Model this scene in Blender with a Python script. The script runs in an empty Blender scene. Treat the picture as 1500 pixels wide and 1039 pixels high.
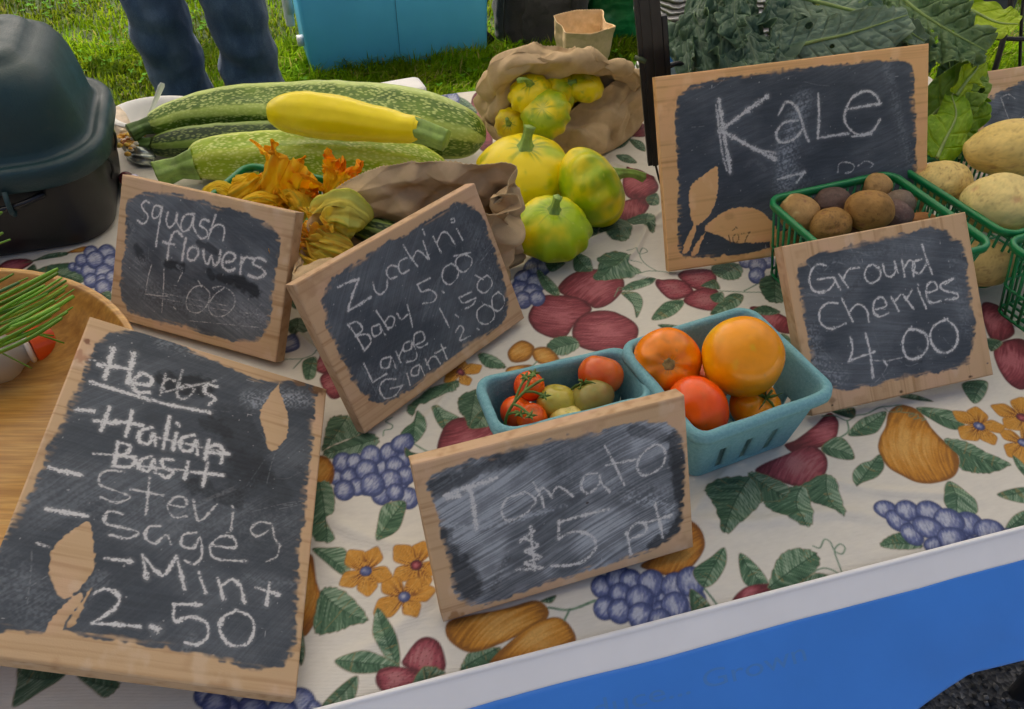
import bpy, bmesh, math, random
import numpy as np
from mathutils import Vector, Matrix, Euler
R = math.radians
rng = np.random.default_rng(7); random.seed(7)
S = bpy.context.scene
C = S.collection
TZ = 0.75                       # height of the table top
# ---------------------------------------------------------------- camera
CAM_H, PITCH, FPX = 0.66, R(42), 1200.0
cd = bpy.data.cameras.new('camera'); cam = bpy.data.objects.new('camera', cd); C.objects.link(cam)
cd.sensor_width = 36.0; cd.lens = 36.0*FPX/1500.0; cd.clip_start = 0.02; cd.clip_end = 500
cam.location = (0, 0, TZ+CAM_H); cam.rotation_euler = (R(90)-PITCH, 0, 0)
S.camera = cam
# ---------------------------------------------------------------- sky, sun, exposure
SUN_EL, SUN_AZ = R(52), R(-28)  # azimuth measured from +Y towards +X: the sun stands behind the stall, a little to the left
wd = bpy.data.worlds.new('World'); S.world = wd; wd.use_nodes = True
wn = wd.node_tree; bg = wn.nodes['Background']
sky = wn.nodes.new('ShaderNodeTexSky'); sky.sky_type = 'NISHITA'; sky.sun_disc = False
sky.sun_elevation = SUN_EL; sky.sun_rotation = SUN_AZ
sky.air_density = 0.7; sky.dust_density = 9.0; sky.ozone_density = 0.0
wn.links.new(sky.outputs[0], bg.inputs[0]); bg.inputs[1].default_value = 0.13
sd_ = bpy.data.lights.new('sun', 'SUN'); sun = bpy.data.objects.new('sun', sd_); C.objects.link(sun)
sd_.energy = 3.0; sd_.angle = R(0.6); sd_.color = (1, 0.95, 0.86)
sdir = Vector((math.sin(SUN_AZ)*math.cos(SUN_EL), math.cos(SUN_AZ)*math.cos(SUN_EL), math.sin(SUN_EL)))
sun.rotation_euler = sdir.to_track_quat('Z', 'Y').to_euler(); sun.location = sdir*20
S.view_settings.view_transform = 'Standard'; S.view_settings.look = 'None'
S.view_settings.gamma = 1.0; S.view_settings.exposure = 0.62
S.render.engine = 'CYCLES'
S.cycles.use_denoising = True
S.cycles.max_bounces = 8; S.cycles.diffuse_bounces = 4; S.cycles.transparent_max_bounces = 8
S.cycles.caustics_reflective = False; S.cycles.caustics_refractive = False
# ---------------------------------------------------------------- photo pixel -> place
_c, _s = math.cos(PITCH), math.sin(PITCH)
def ray(px, py):
    u = (px-750)/FPX; v = (519.5-py)/FPX
    return np.array([u, _c+v*_s, -_s+v*_c])
def P(px, py, z=0.0):           # point at height z above the table top
    r = ray(px, py); t = (z-CAM_H)/r[2]
    return np.array([r[0]*t, r[1]*t, TZ+z])
def PG(px, py, z=0.0):          # point at height z above the ground
    return P(px, py, z-TZ)
def PY(px, py, y):              # point at forward distance y
    r = ray(px, py); t = y/r[1]
    return np.array([r[0]*t, y, TZ+CAM_H+r[2]*t])
def depth(p): return p[1]*_c-(p[2]-TZ-CAM_H)*_s
def mpp(p): return depth(p)/FPX  # metres per photo pixel there
T0 = np.array([0.0592, 0.3612]); TA = R(15.3)
tex_, tey_ = np.array([math.cos(TA), math.sin(TA)]), np.array([-math.sin(TA), math.cos(TA)])
TDEP = 1.105
def toT(p): d = np.asarray(p)[..., :2]-T0; return np.stack([d@tex_, d@tey_], -1)
def frT(x, y, z=0.0): q = T0+tex_*x+tey_*y; return np.array([q[0], q[1], TZ+z])
# ---------------------------------------------------------------- numpy noise
def _hash(ix, iy, iz, seed):
    h = (ix.astype(np.int64)*374761393+iy.astype(np.int64)*668265263+iz.astype(np.int64)*2147483647+seed*974634777) & 0xFFFFFFFF
    h = ((h ^ (h >> 13))*1274126177) & 0xFFFFFFFF
    h = (h ^ (h >> 16)) & 0xFFFFFFFF
    h = (h*2246822519) & 0xFFFFFFFF
    return ((h ^ (h >> 15)) & 0xFFFFFF)/float(0xFFFFFF)
def vn2(x, y, seed=0):
    x = np.asarray(x, float); y = np.asarray(y, float)
    ix = np.floor(x); iy = np.floor(y); fx = x-ix; fy = y-iy
    fx = fx*fx*(3-2*fx); fy = fy*fy*(3-2*fy); z = np.zeros_like(ix)
    a = _hash(ix, iy, z, seed); b = _hash(ix+1, iy, z, seed); c = _hash(ix, iy+1, z, seed); d = _hash(ix+1, iy+1, z, seed)
    return (a*(1-fx)+b*fx)*(1-fy)+(c*(1-fx)+d*fx)*fy
def vn3(x, y, z, seed=0):
    iz = np.floor(z); fz = z-iz; fz = fz*fz*(3-2*fz)
    ix = np.floor(x); iy = np.floor(y); fx = x-ix; fy = y-iy; fx = fx*fx*(3-2*fx); fy = fy*fy*(3-2*fy)
    def lay(k):
        a = _hash(ix, iy, k, seed); b = _hash(ix+1, iy, k, seed); c = _hash(ix, iy+1, k, seed); d = _hash(ix+1, iy+1, k, seed)
        return (a*(1-fx)+b*fx)*(1-fy)+(c*(1-fx)+d*fx)*fy
    return lay(iz)*(1-fz)+lay(iz+1)*fz
def fbm2(x, y, seed=0, o=4):
    s = 0; a = .5; t = 0
    for k in range(o):
        s = s+a*vn2(x*2**k, y*2**k, seed+k); t += a; a *= .5
    return s/t
def fbm3(x, y, z, seed=0, o=3):
    s = 0; a = .5; t = 0
    for k in range(o):
        s = s+a*vn3(x*2**k, y*2**k, z*2**k, seed+k); t += a; a *= .5
    return s/t
def sm(a, b, x): t = np.clip((x-a)/(b-a), 0, 1); return t*t*(3-2*t)
def mixc(a, b, t): return a*(1-t[..., None])+np.asarray(b)*t[..., None]
# ---------------------------------------------------------------- mesh helpers
def np_mesh(name, V, F4=None, F3=None, smooth=True, attrs=None):
    V = np.ascontiguousarray(V, np.float32).reshape(-1, 3)
    m = bpy.data.meshes.new(name); m.vertices.add(len(V)); m.vertices.foreach_set('co', V.ravel())
    parts = []; st = []; n = 0
    for F, k in ((F4, 4), (F3, 3)):
        if F is None or len(F) == 0: continue
        F = np.asarray(F, np.int32).reshape(-1, k)
        st.append(n+np.arange(len(F), dtype=np.int32)*k); parts.append(F.ravel()); n += F.size
    L = np.concatenate(parts); ST = np.concatenate(st)
    m.loops.add(len(L)); m.loops.foreach_set('vertex_index', L)
    m.polygons.add(len(ST)); m.polygons.foreach_set('loop_start', ST)
    m.polygons.foreach_set('use_smooth', np.full(len(ST), smooth))
    m.update(calc_edges=True)
    for k, a in (attrs or {}).items():
        a = np.asarray(a, np.float32)
        if a.ndim == 1 or a.shape[-1] == 1:
            at = m.attributes.new(k, 'FLOAT', 'POINT'); at.data.foreach_set('value', a.ravel())
        else:
            at = m.attributes.new(k, 'FLOAT_VECTOR', 'POINT'); at.data.foreach_set('vector', np.ascontiguousarray(a).ravel())
    return m
def grid_faces(n, m, cu=False, cv=False, off=0):
    i = np.arange(n if cu else n-1)[:, None]; j = np.arange(m if cv else m-1)[None, :]
    a = i*m+j; b = ((i+1) % n)*m+j; c = ((i+1) % n)*m+(j+1) % m; d = i*m+(j+1) % m
    return np.stack([a, d, c, b], -1).reshape(-1, 4)+off
class MB:                        # collects pieces into one mesh
    def __init__(s): s.V = []; s.F4 = []; s.F3 = []; s.n = 0; s.A = []
    def add(s, V, F4=None, F3=None, col=None):
        V = np.asarray(V, float).reshape(-1, 3)
        if F4 is not None and len(F4): s.F4.append(np.asarray(F4)+s.n)
        if F3 is not None and len(F3): s.F3.append(np.asarray(F3)+s.n)
        s.V.append(V); s.n += len(V)
        c = np.zeros((len(V), 3)) if col is None else np.broadcast_to(np.asarray(col, float), (len(V), 3))
        s.A.append(c)
    def grid(s, V, cu=False, cv=False, col=None, flip=False):
        n, m = V.shape[:2]; F = grid_faces(n, m, cu, cv)
        if flip: F = F[:, ::-1]
        s.add(V.reshape(-1, 3), F, col=None if col is None else np.broadcast_to(col, (n, m, 3)).reshape(-1, 3))
    def box(s, c, d, M=None, col=None, bev=0.0):
        c = np.asarray(c, float); h = np.asarray(d, float)/2
        if bev > 0:
            bm = bmesh.new(); bmesh.ops.create_cube(bm, size=1)
            bmesh.ops.scale(bm, vec=Vector(h*2), verts=bm.verts)
            bmesh.ops.bevel(bm, geom=bm.edges[:], offset=bev, segments=3, profile=.6, affect='EDGES')
            bm.verts.ensure_lookup_table(); V = np.array([v.co[:] for v in bm.verts])
            F4 = [[v.index for v in f.verts] for f in bm.faces if len(f.verts) == 4]; F3 = [[v.index for v in f.verts] for f in bm.faces if len(f.verts) == 3]
            bm.free()
        else:
            V = np.array([[x, y, z] for x in (-1, 1) for y in (-1, 1) for z in (-1, 1)])*h
            F4 = [[0, 1, 3, 2], [4, 6, 7, 5], [0, 4, 5, 1], [2, 3, 7, 6], [0, 2, 6, 4], [1, 5, 7, 3]]; F3 = None
        if M is not None: V = V@np.array(M).T
        s.add(V+c, F4, F3, col)
    def bar(s, p, q, w, t, up=(0, 0, 1), col=None):   # rectangular bar from p to q
        p = np.asarray(p, float); q = np.asarray(q, float); d = q-p; L = np.linalg.norm(d); d /= L
        x = np.cross(d, up); x /= np.linalg.norm(x)+1e-9; y = np.cross(x, d)
        s.box((p+q)/2, (w, L, t), np.stack([x, d, y], 1), col)
    def tube(s, pts, rad, n=10, cap=True, col=None, flat=1.0, ref=None):
        pts = np.asarray(pts, float); rad = np.broadcast_to(np.asarray(rad, float), (len(pts),))
        X, Y, _ = frames(pts, ref); th = np.linspace(0, 2*math.pi, n, endpoint=False)
        V = pts[:, None]+rad[:, None, None]*(np.cos(th)[None, :, None]*X[:, None]+flat*np.sin(th)[None, :, None]*Y[:, None])
        if cap: V = np.concatenate([np.repeat(pts[:1, None], n, 1), V, np.repeat(pts[-1:, None], n, 1)])
        s.grid(V, cv=True, col=col)
    def build(s, name, mat, parent=None, smooth=True, loc=None):
        m = np_mesh(name, np.concatenate(s.V), np.concatenate(s.F4) if s.F4 else None, np.concatenate(s.F3) if s.F3 else None, smooth, {'col': np.concatenate(s.A)})
        return link(name, m, mat, parent)
def frames(pts, ref=None):
    pts = np.asarray(pts, float); T = np.gradient(pts, axis=0); T /= np.linalg.norm(T, axis=1)[:, None]+1e-12
    r = np.asarray(ref if ref is not None else ((0, 0, 1) if abs(T[0][2]) < .9 else (0, 1, 0)), float)
    X = []; x = r-T[0]*r.dot(T[0]); x /= np.linalg.norm(x)
    for t in T:
        x = x-t*x.dot(t); x /= np.linalg.norm(x)+1e-12; X.append(x)
    X = np.array(X); return X, np.cross(T, X), T
def spline(pts, n, closed=False):
    p = np.asarray(pts, float); N = len(p)
    if closed: q = np.concatenate([p[-1:], p, p[:2]]); segs = N
    else: q = np.concatenate([2*p[:1]-p[1:2], p, 2*p[-1:]-p[-2:-1]]); segs = N-1
    t = np.linspace(0, segs, n, endpoint=not closed); i = np.minimum(t.astype(int), segs-1); f = (t-i)[:, None]
    a, b, c, d = q[i], q[i+1], q[i+2], q[i+3]
    return .5*((2*b)+(-a+c)*f+(2*a-5*b+4*c-d)*f*f+(-a+3*b-3*c+d)*f**3)
def link(name, m, mat, parent=None):
    o = bpy.data.objects.new(name, m); C.objects.link(o)
    if mat is not None: m.materials.append(mat)
    if parent is not None: o.parent = parent
    return o
def tag(o, label=None, cat=None, group=None, kind=None):
    if label: o['label'] = label
    if cat: o['category'] = cat
    if group: o['group'] = group
    if kind: o['kind'] = kind
    return o
def thing(name, label, cat, loc=(0, 0, 0), rz=0.0, group=None):
    o = bpy.data.objects.new(name, None); C.objects.link(o); o.empty_display_size = .02
    o.location = loc; o.rotation_euler = (0, 0, rz) if not hasattr(rz, '__len__') else rz
    return tag(o, label, cat, group)
def solid(o, t, off=-1):
    md = o.modifiers.new('solidify', 'SOLIDIFY'); md.thickness = t; md.offset = off; return o
# ---------------------------------------------------------------- materials
class NT:
    def __init__(s, name):
        s.m = bpy.data.materials.new(name); s.m.use_nodes = True; s.t = s.m.node_tree; s.b = s.t.nodes['Principled BSDF']; s.out = s.t.nodes['Material Output']
    def n(s, typ, **kw):
        o = s.t.nodes.new(typ)
        for k, v in kw.items():
            if k in o.inputs: o.inputs[k].default_value = v
            else: setattr(o, k, v)
        return o
    def l(s, a, b): s.t.links.new(a, b)
    def co(s, attr=None):
        if attr: return s.n('ShaderNodeAttribute', attribute_name=attr).outputs['Vector']
        return s.n('ShaderNodeTexCoord').outputs['Object']
    def noise(s, co, scale, detail=4, rough=.55, stretch=None):
        if stretch is not None:
            mp = s.n('ShaderNodeMapping'); mp.inputs['Scale'].default_value = stretch; s.l(co, mp.inputs[0]); co = mp.outputs[0]
        o = s.n('ShaderNodeTexNoise', Scale=scale, Detail=detail, Roughness=rough); s.l(co, o.inputs['Vector']); return o.outputs[0]
    def ramp(s, fac, stops):
        o = s.n('ShaderNodeValToRGB'); e = o.color_ramp.elements
        while len(e) < len(stops): e.new(.5)
        for k, (p, c) in zip(e, stops): k.position = p; k.color = (*c, 1) if len(c) == 3 else c
        s.l(fac, o.inputs[0]); return o.outputs[0]
    def mix(s, a, b, fac, mode='MIX'):
        o = s.n('ShaderNodeMix', data_type='RGBA', blend_type=mode)
        for v, i in ((fac, 0), (a, 6), (b, 7)):
            if isinstance(v, bpy.types.NodeSocket): s.l(v, o.inputs[i])
            else: o.inputs[i].default_value = (*v, 1) if hasattr(v, '__len__') else v
        return o.outputs[2]
    def math(s, op, a, b=0.0):
        o = s.n('ShaderNodeMath', operation=op)
        for v, i in ((a, 0), (b, 1)):
            if isinstance(v, bpy.types.NodeSocket): s.l(v, o.inputs[i])
            else: o.inputs[i].default_value = v
        return o.outputs[0]
    def base(s, c):
        if isinstance(c, bpy.types.NodeSocket): s.l(c, s.b.inputs['Base Color'])
        else: s.b.inputs['Base Color'].default_value = (*c, 1)
        return s
    def set(s, **kw):
        for k, v in kw.items():
            k = {'rough': 'Roughness', 'spec': 'Specular IOR Level', 'metal': 'Metallic', 'coat': 'Coat Weight', 'coatr': 'Coat Roughness', 'trans': 'Transmission Weight', 'alpha': 'Alpha', 'sss': 'Subsurface Weight', 'sssr': 'Subsurface Radius', 'ssss': 'Subsurface Scale', 'sheen': 'Sheen Weight', 'ior': 'IOR'}[k]
            if isinstance(v, bpy.types.NodeSocket): s.l(v, s.b.inputs[k])
            else: s.b.inputs[k].default_value = v
        return s
    def bump(s, h, strength=.3, dist=.001):
        o = s.n('ShaderNodeBump', Strength=strength, Distance=dist); s.l(h, o.inputs['Height']); s.l(o.outputs[0], s.b.inputs['Normal']); return s
def pm(name, col, rough=.5, vary=.25, scale=30, bump=.2, bscale=None, dist=.001, attr=None, **kw):
    t = NT(name); co = t.co(attr); c = np.array(col)
    t.base(t.ramp(t.noise(co, scale), [(.3, c*(1-vary)), (.7, np.minimum(c*(1+vary), 1))])).set(rough=rough, **kw)
    if bump: t.bump(t.noise(co, bscale or scale*4), bump, dist)
    return t.m
def am(name, rough=.6, bump=.15, bscale=900, dist=.0006, vary=.0, vscale=40, **kw):   # colour comes from the mesh's 'col' attribute
    t = NT(name); c = t.n('ShaderNodeAttribute', attribute_name='col').outputs['Color']; co = t.co()
    if vary: c = t.mix(c, t.ramp(t.noise(co, vscale), [(.3, (1-vary,)*3), (.7, (1,)*3)]), 1.0, 'MULTIPLY')
    t.base(c).set(rough=rough, **kw)
    if bump: t.bump(t.noise(co, bscale), bump, dist)
    return t.m
# ================================================================ ground, added paving and canopy
t = NT('soil'); co = t.co()
t.base(t.ramp(t.noise(co, 9, 6), [(.3, (.018, .03, .006)), (.55, (.035, .06, .008)), (.75, (.06, .07, .015))])).set(rough=.95).bump(t.noise(co, 60), .6, .02)
mb = MB(); mb.add([[-60, -40, 0], [60, -40, 0], [60, 80, 0], [-60, 80, 0]], [[0, 1, 2, 3]])
tag(mb.build('ground', t.m, smooth=False), kind='structure')
t = NT('gravel'); co = t.co()
v = t.n('ShaderNodeTexVoronoi', Scale=120.0); t.l(co, v.inputs['Vector'])
g = t.mix(t.ramp(v.outputs['Color'], [(.0, (.04, .042, .046)), (.6, (.11, .112, .115)), (1, (.28, .27, .25))]), t.ramp(t.noise(co, 5, 5), [(.35, (.45,)*3), (.65, (1.1,)*3)]), 1.0, 'MULTIPLY')
t.base(g).set(rough=.9).bump(v.outputs['Distance'], .8, .006)
q = [frT(-3, -2.5)[:2], frT(3, -2.5)[:2], frT(3, .55)[:2], frT(-3, .55)[:2]]
mb = MB(); mb.add([[a[0], a[1], .004] for a in q], [[0, 1, 2, 3]])
tag(mb.build('path', t.m, smooth=False), kind='structure')
mb = MB()                        # loose stones of the gravel under the table front
for k in range(2600):
    x, y = rng.uniform(.1, 1.0), rng.uniform(-.25, .5); r = rng.uniform(.003, .010); p = frT(x, y); p[2] = .004+r*.4
    th = rng.uniform(0, 6.28); c = np.array([1, .97, .92])*rng.choice([.03, .05, .08, .16, .26])
    V = np.array([[1, 0, 0], [-.9, .2, 0], [.1, .8, .1], [0, -.9, 0], [.1, .1, .8], [0, 0, -.7]])*r*rng.uniform(.7, 1.2, 3)
    M = np.array([[math.cos(th), -math.sin(th), 0], [math.sin(th), math.cos(th), 0], [0, 0, 1]])
    mb.add(V@M.T+p, None, [[0, 2, 4], [2, 1, 4], [1, 3, 4], [3, 0, 4], [2, 0, 5], [1, 2, 5], [3, 1, 5], [0, 3, 5]], col=c)
tag(mb.build('gravel', am('gravel_stone', .9), smooth=True), kind='stuff')
t = NT('bounce_pavement_concrete'); co = t.co()  # unseen pale paving, added behind the camera to bounce sunlight onto upright faces
t.base(t.ramp(t.noise(co, 6, 6), [(.3, (.40, .37, .32)), (.7, (.50, .47, .41))])).set(rough=.9).bump(t.noise(co, 150, 4), .3, .004)
q = [frT(-14, -12)[:2], frT(14, -12)[:2], frT(14, -1.1)[:2], frT(-14, -1.1)[:2]]
mb = MB(); mb.add([[a[0], a[1], .008] for a in q], [[0, 1, 2, 3]])
tag(mb.build('bounce_pavement', t.m, smooth=False), kind='structure')
# grass blades
def grass(n, x0, x1, y0, y1, hmin, hmax, w, seed):
    g = np.random.default_rng(seed)
    x = g.uniform(x0, x1, n); y = g.uniform(y0, y1, n)
    cl = fbm2(x*5, y*5, 3); keep = g.random(n) < .35+.9*cl; x, y, cl = x[keep], y[keep], cl[keep]; n = len(x)
    h = g.uniform(hmin, hmax, n)*(.55+.9*fbm2(x*3, y*3, 9)); az = g.uniform(0, 6.283, n); ben = g.uniform(.25, 1.3, n)
    tu = fbm2(x*11, y*11, 31); az = az*.45+tu*9
    d = np.stack([np.cos(az), np.sin(az), 0*az], 1); pe = np.stack([-np.sin(az), np.cos(az), 0*az], 1)
    ww = w*g.uniform(.6, 1.3, n)
    b = np.stack([x, y, 0*x], 1); up = np.array([0, 0, 1.])
    m1 = b+up*(h*.5)[:, None]+d*(h*.22*ben)[:, None]; tip = b+up*(h*(1.05-.42*ben))[:, None]+d*(h*.75*ben)[:, None]
    V = np.stack([b-pe*ww[:, None]*.5, b+pe*ww[:, None]*.5, m1+pe*ww[:, None]*.45, m1-pe*ww[:, None]*.45, tip], 1)
    i = np.arange(n)[:, None]*5
    hue = g.random(n); dry = (g.random(n) < .07)
    col = np.stack([.065+.11*hue*cl*1.6, .15+.13*hue, .001+.001*hue], 1); col[dry] = [.28, .24, .08]
    big = vn2(x*2.2, y*2.2, 77); col *= (.45+.75*sm(.2, .8, big)*(.5+fbm2(x*7, y*7, 55)))[:, None]
    return V.reshape(-1, 3), i+np.array([0, 1, 2, 3]), i+np.array([3, 2, 4]), np.repeat(col, 5, 0)
mb = MB()
for a in ((90000, -2.2, 2.2, 1.5, 3.6, .03, .075, .006, 1), (55000, -3.2, 3.0, 3.3, 6.0, .03, .075, .007, 2), (16000, -1.0, .3, 2.75, 3.5, .05, .11, .006, 4)):
    V, f4, f3, c = grass(*a); mb.add(V, f4, f3, c)
g2 = np.random.default_rng(5)     # clover and small broad leaves among the grass
for k in range(5200):
    x, y = g2.uniform(-2.6, 2.6), g2.uniform(1.6, 4.8)
    if fbm2(np.array([x*4]), np.array([y*4]), 91)[0] < .52: continue
    z = g2.uniform(.02, .06); r = g2.uniform(.008, .020); c = np.array([.07, .20, .012])*g2.uniform(.6, 1.5)
    for j in range(3):
        a = j*2.094+g2.uniform(-.3, .3)+x*50; d = np.array([math.cos(a), math.sin(a), g2.uniform(-.1, .5)]); e = np.array([-math.sin(a), math.cos(a), g2.uniform(-.2, .2)])
        o = np.array([x, y, z]); mb.add([o, o+d*r*.6+e*r*.5, o+d*r*1.15, o+d*r*.6-e*r*.5], [[0, 1, 2, 3]], col=c)
t = NT('grass_blade'); c = t.n('ShaderNodeAttribute', attribute_name='col').outputs['Color']; t.base(c).set(rough=.7, spec=.05)
tr = t.n('ShaderNodeBsdfTranslucent'); t.l(t.mix(c, (.8, 1.0, .05), .15), tr.inputs[0]); mx = t.n('ShaderNodeMixShader'); mx.inputs[0].default_value = .4
t.l(t.b.outputs[0], mx.inputs[1]); t.l(tr.outputs[0], mx.inputs[2]); t.l(mx.outputs[0], t.out.inputs[0])
tag(mb.build('grass', t.m), kind='stuff')
ROOF_HALF, ROOF_MID = 1.75, 1.5
# unseen cloth roof, added above the frame to shade the table and soften its light
t = NT('added_roof_cloth'); t.base((.8, .8, .78)).set(rough=.9)
tr = t.n('ShaderNodeBsdfTranslucent'); tr.inputs[0].default_value = (.88, .83, .74, 1); mx = t.n('ShaderNodeMixShader'); mx.inputs[0].default_value = .60
t.l(t.b.outputs[0], mx.inputs[1]); t.l(tr.outputs[0], mx.inputs[2]); t.l(mx.outputs[0], t.out.inputs[0])
mb = MB(); n = 13; V = np.zeros((n, n, 3))
for i in range(n):
    for j in range(n):
        u, w = i/(n-1)*2-1, j/(n-1)*2-1; p = frT(u*2.6, .35+w*ROOF_HALF+ROOF_MID); V[i, j] = [p[0], p[1], 2.55+.55*(1-max(abs(u), abs(w)))]
mb.grid(V); tag(mb.build('added_canopy_roof', t.m, smooth=False), kind='structure')
# ================================================================ table, tablecloth, banner
XL, XR = -1.35, 1.03
cloth_white = pm('hem_white', (.74, .74, .74), .6, .04, 20, .1)
tb = thing('folding_table', 'folding table hidden beneath the fruit printed cloth', 'table', frT(0, TDEP/2)-np.array([0, 0, TZ]), TA)
mt = pm('table_plastic', (.55, .54, .5), .5, .05); ms = pm('table_steel', (.25, .25, .26), .35, .1, metal=.9)
mb = MB(); mb.box(((XL+XR)/2, 0, TZ-.028), (XR-XL-.02, TDEP-.02, .04), bev=.006); mb.build('tabletop', mt, tb)
for x in (XL+.15, XR-.15):
    for y in (-TDEP/2+.08, TDEP/2-.08):
        mb = MB(); mb.tube([[x, y, TZ-.045], [x, y, .002]], .014, 12); mb.build('leg', ms, tb)
# ---- printed cloth: colour painted on a fine grid in the table's own coordinates (metres)
def pip(X, Y, Q):
    inside = np.zeros(X.shape, bool); n = len(Q); D = np.full(X.shape, 1e9)
    for i in range(n):
        x1, y1 = Q[i]; x2, y2 = Q[(i+1) % n]
        if y1 != y2:
            cr = ((y1 > Y) != (y2 > Y)); inside ^= cr & (X < (x2-x1)*(Y-y1)/(y2-y1)+x1)
        dx, dy = x2-x1, y2-y1; tt = np.clip(((X-x1)*dx+(Y-y1)*dy)/(dx*dx+dy*dy+1e-15), 0, 1)
        D = np.minimum(D, (X-x1-tt*dx)**2+(Y-y1-tt*dy)**2)
    D = np.sqrt(D); return np.where(inside, -D, D)
def pld(X, Y, Q):
    D = np.full(X.shape, 1e9); Tm = np.zeros(X.shape); L = 0.0
    for i in range(len(Q)-1):
        x1, y1 = Q[i]; x2, y2 = Q[i+1]; dx, dy = x2-x1, y2-y1; l = math.hypot(dx, dy)
        tt = np.clip(((X-x1)*dx+(Y-y1)*dy)/(dx*dx+dy*dy+1e-15), 0, 1); d = (X-x1-tt*dx)**2+(Y-y1-tt*dy)**2
        m = d < D; D[m] = d[m]; Tm[m] = (L+tt*l)[m]; L += l
    return np.sqrt(D), Tm
class Print:
    def __init__(s, xs, ys, col, px): s.xs, s.ys, s.col, s.px, s.off = xs, ys, col, px, np.zeros(2); s.hid = False
    def win(s, Q, pad):
        a, b = Q.min(0)-pad, Q.max(0)+pad
        i0, i1 = np.searchsorted(s.ys, [a[1], b[1]]); j0, j1 = np.searchsorted(s.xs, [a[0], b[0]])
        if i1-i0 < 1 or j1-j0 < 1: return None
        Y, X = np.meshgrid(s.ys[i0:i1], s.xs[j0:j1], indexing='ij'); return (slice(i0, i1), slice(j0, j1)), X, Y
    def put(s, sl, c, a): s.col[sl] = s.col[sl]*(1-a[..., None])+c*a[..., None]
    def shape(s, Q, fn, edge=None, ew=.0009, rag=0.0):
        w = s.win(Q, .004)
        if w is None: return
        sl, X, Y = w; sd = pip(X, Y, Q)
        if rag: sd = sd+(vn2(X/.004, Y/.004, 5)-.5)*rag
        if (sd < 0).sum() == 0: return
        c = fn(X, Y, sd, Q)
        c = c*(.88+.24*vn2(X/.0011, Y/.0011, 8))[..., None]
        if edge is not None: c = mixc(c, edge, sm(-ew*1.6, -ew*.2, sd)*.75)
        s.put(sl, c, np.clip(.5-sd/s.px, 0, 1))
def axis(Q):
    D = ((Q[:, None]-Q[None])**2).sum(-1); i, j = np.unravel_index(D.argmax(), D.shape); a, b = Q[i], Q[j]
    return a, b
def leaf_fn(tone=1.0, seed=0, flip=False):
    def f(X, Y, sd, Q):
        a, b = axis(Q)
        if flip: a, b = b, a
        L = np.linalg.norm(b-a); e = (b-a)/L; nrm = np.array([-e[1], e[0]])
        cen = Q.mean(0); off = (cen-a)@nrm*.6
        u = ((X-a[0])*e[0]+(Y-a[1])*e[1])/L; v = ((X-a[0])*nrm[0]+(Y-a[1])*nrm[1])-off*4*u*(1-u)
        ph = (u*L-np.abs(v)*.9)/.013+seed
        vein = np.abs((ph % 1)-.5)*2
        hat = vn2((u*L-np.abs(v)*.7)/.0011, v/.011, seed)
        dk = np.array([.022, .075, .038]); md = np.array([.085, .18, .098]); lt = np.array([.32, .43, .30])
        t = .34+.30*sm(-.002, .002, v)+.16*(vein-.5)+.75*(hat-.5)+.25*(fbm2(X/.02, Y/.02, seed+3)-.5)
        c = np.where(t[..., None] < .5, mixc(dk+0*t[..., None], md, np.clip(t*2, 0, 1)), mixc(md+0*t[..., None], lt, np.clip(t*2-1, 0, 1)))
        c = mixc(c, [.26, .19, .06], (vn2(u*L/.002, v/.02, seed+9) > .86)*.5)
        c = mixc(c, dk, sm(.0011, .0003, np.abs(v))*.8)
        return c*tone
    return f
def fruit_fn(dk, md, lt, seed=0, hl=(.4, .6), ang=.5, streak=.012):
    dk, md, lt = map(np.array, (dk, md, lt))
    def f(X, Y, sd, Q):
        a, b = Q.min(0), Q.max(0); cx, cy = a+(b-a)*np.array(hl); r = np.linalg.norm(b-a)*.42
        d = np.hypot(X-cx, Y-cy)/r; ca, sa = math.cos(ang), math.sin(ang)
        ux, uy = X*ca+Y*sa, -X*sa+Y*ca
        bend = .012*np.sin(ux/.03)
        st = vn2((uy+bend)/.0014, ux/streak, seed)-.5
        t = 1.12-d+.62*st+.35*(fbm2(X/.012, Y/.012, seed)-.5)-.55*sm(-.006, 0, sd)
        c = np.where(t[..., None] < .5, mixc(dk+0*t[..., None], md, np.clip(t*2, 0, 1)), mixc(md+0*t[..., None], lt, np.clip(t*2-1, 0, 1)))
        return c
    return f
RED = ((.12, .018, .026), (.25, .04, .055), (.46, .13, .15)); STR = ((.13, .02, .03), (.30, .055, .075), (.42, .15, .16))
ORA = ((.24, .085, .012), (.50, .20, .022), (.62, .33, .07)); YEL = ((.26, .10, .012), (.55, .235, .025), (.66, .36, .09))
BLU = ((.055, .078, .20), (.14, .17, .34), (.44, .47, .57))
def ell(cx, cy, rx, ry=None, rot=0, n=26):
    ry = rx if ry is None else ry; a = np.linspace(0, 2*math.pi, n, endpoint=False); c, s_ = math.cos(rot), math.sin(rot)
    return [(cx+rx*math.cos(k)*c-ry*math.sin(k)*s_, cy+rx*math.cos(k)*s_+ry*math.sin(k)*c) for k in a]
def px2T(pts): return toT(np.array([P(x, y) for x, y in pts]))
def sub(pts, ox, oy, sc): return [(ox+x/sc, oy+y/sc) for x, y in pts]
MOT = []
def leaf(v, pts, tone=1.0, ser=0): MOT.append(('leaf', sub(pts, *v), tone, ser))
def fruit(v, pts, pal, hl=(.4, .55), ang=.5, streak=.012, dots=False): MOT.append(('fruit', sub(pts, *v), pal, hl, ang, streak, dots))
def grapes(v, cs): MOT.append(('grapes', [(ell(v[0]+c[0]/v[2], v[1]+c[1]/v[2], c[2]*1.16/v[2], (c[3] if len(c) > 3 else c[2])*1.16/v[2], c[4] if len(c) > 4 else 0)) for c in cs]))
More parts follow.
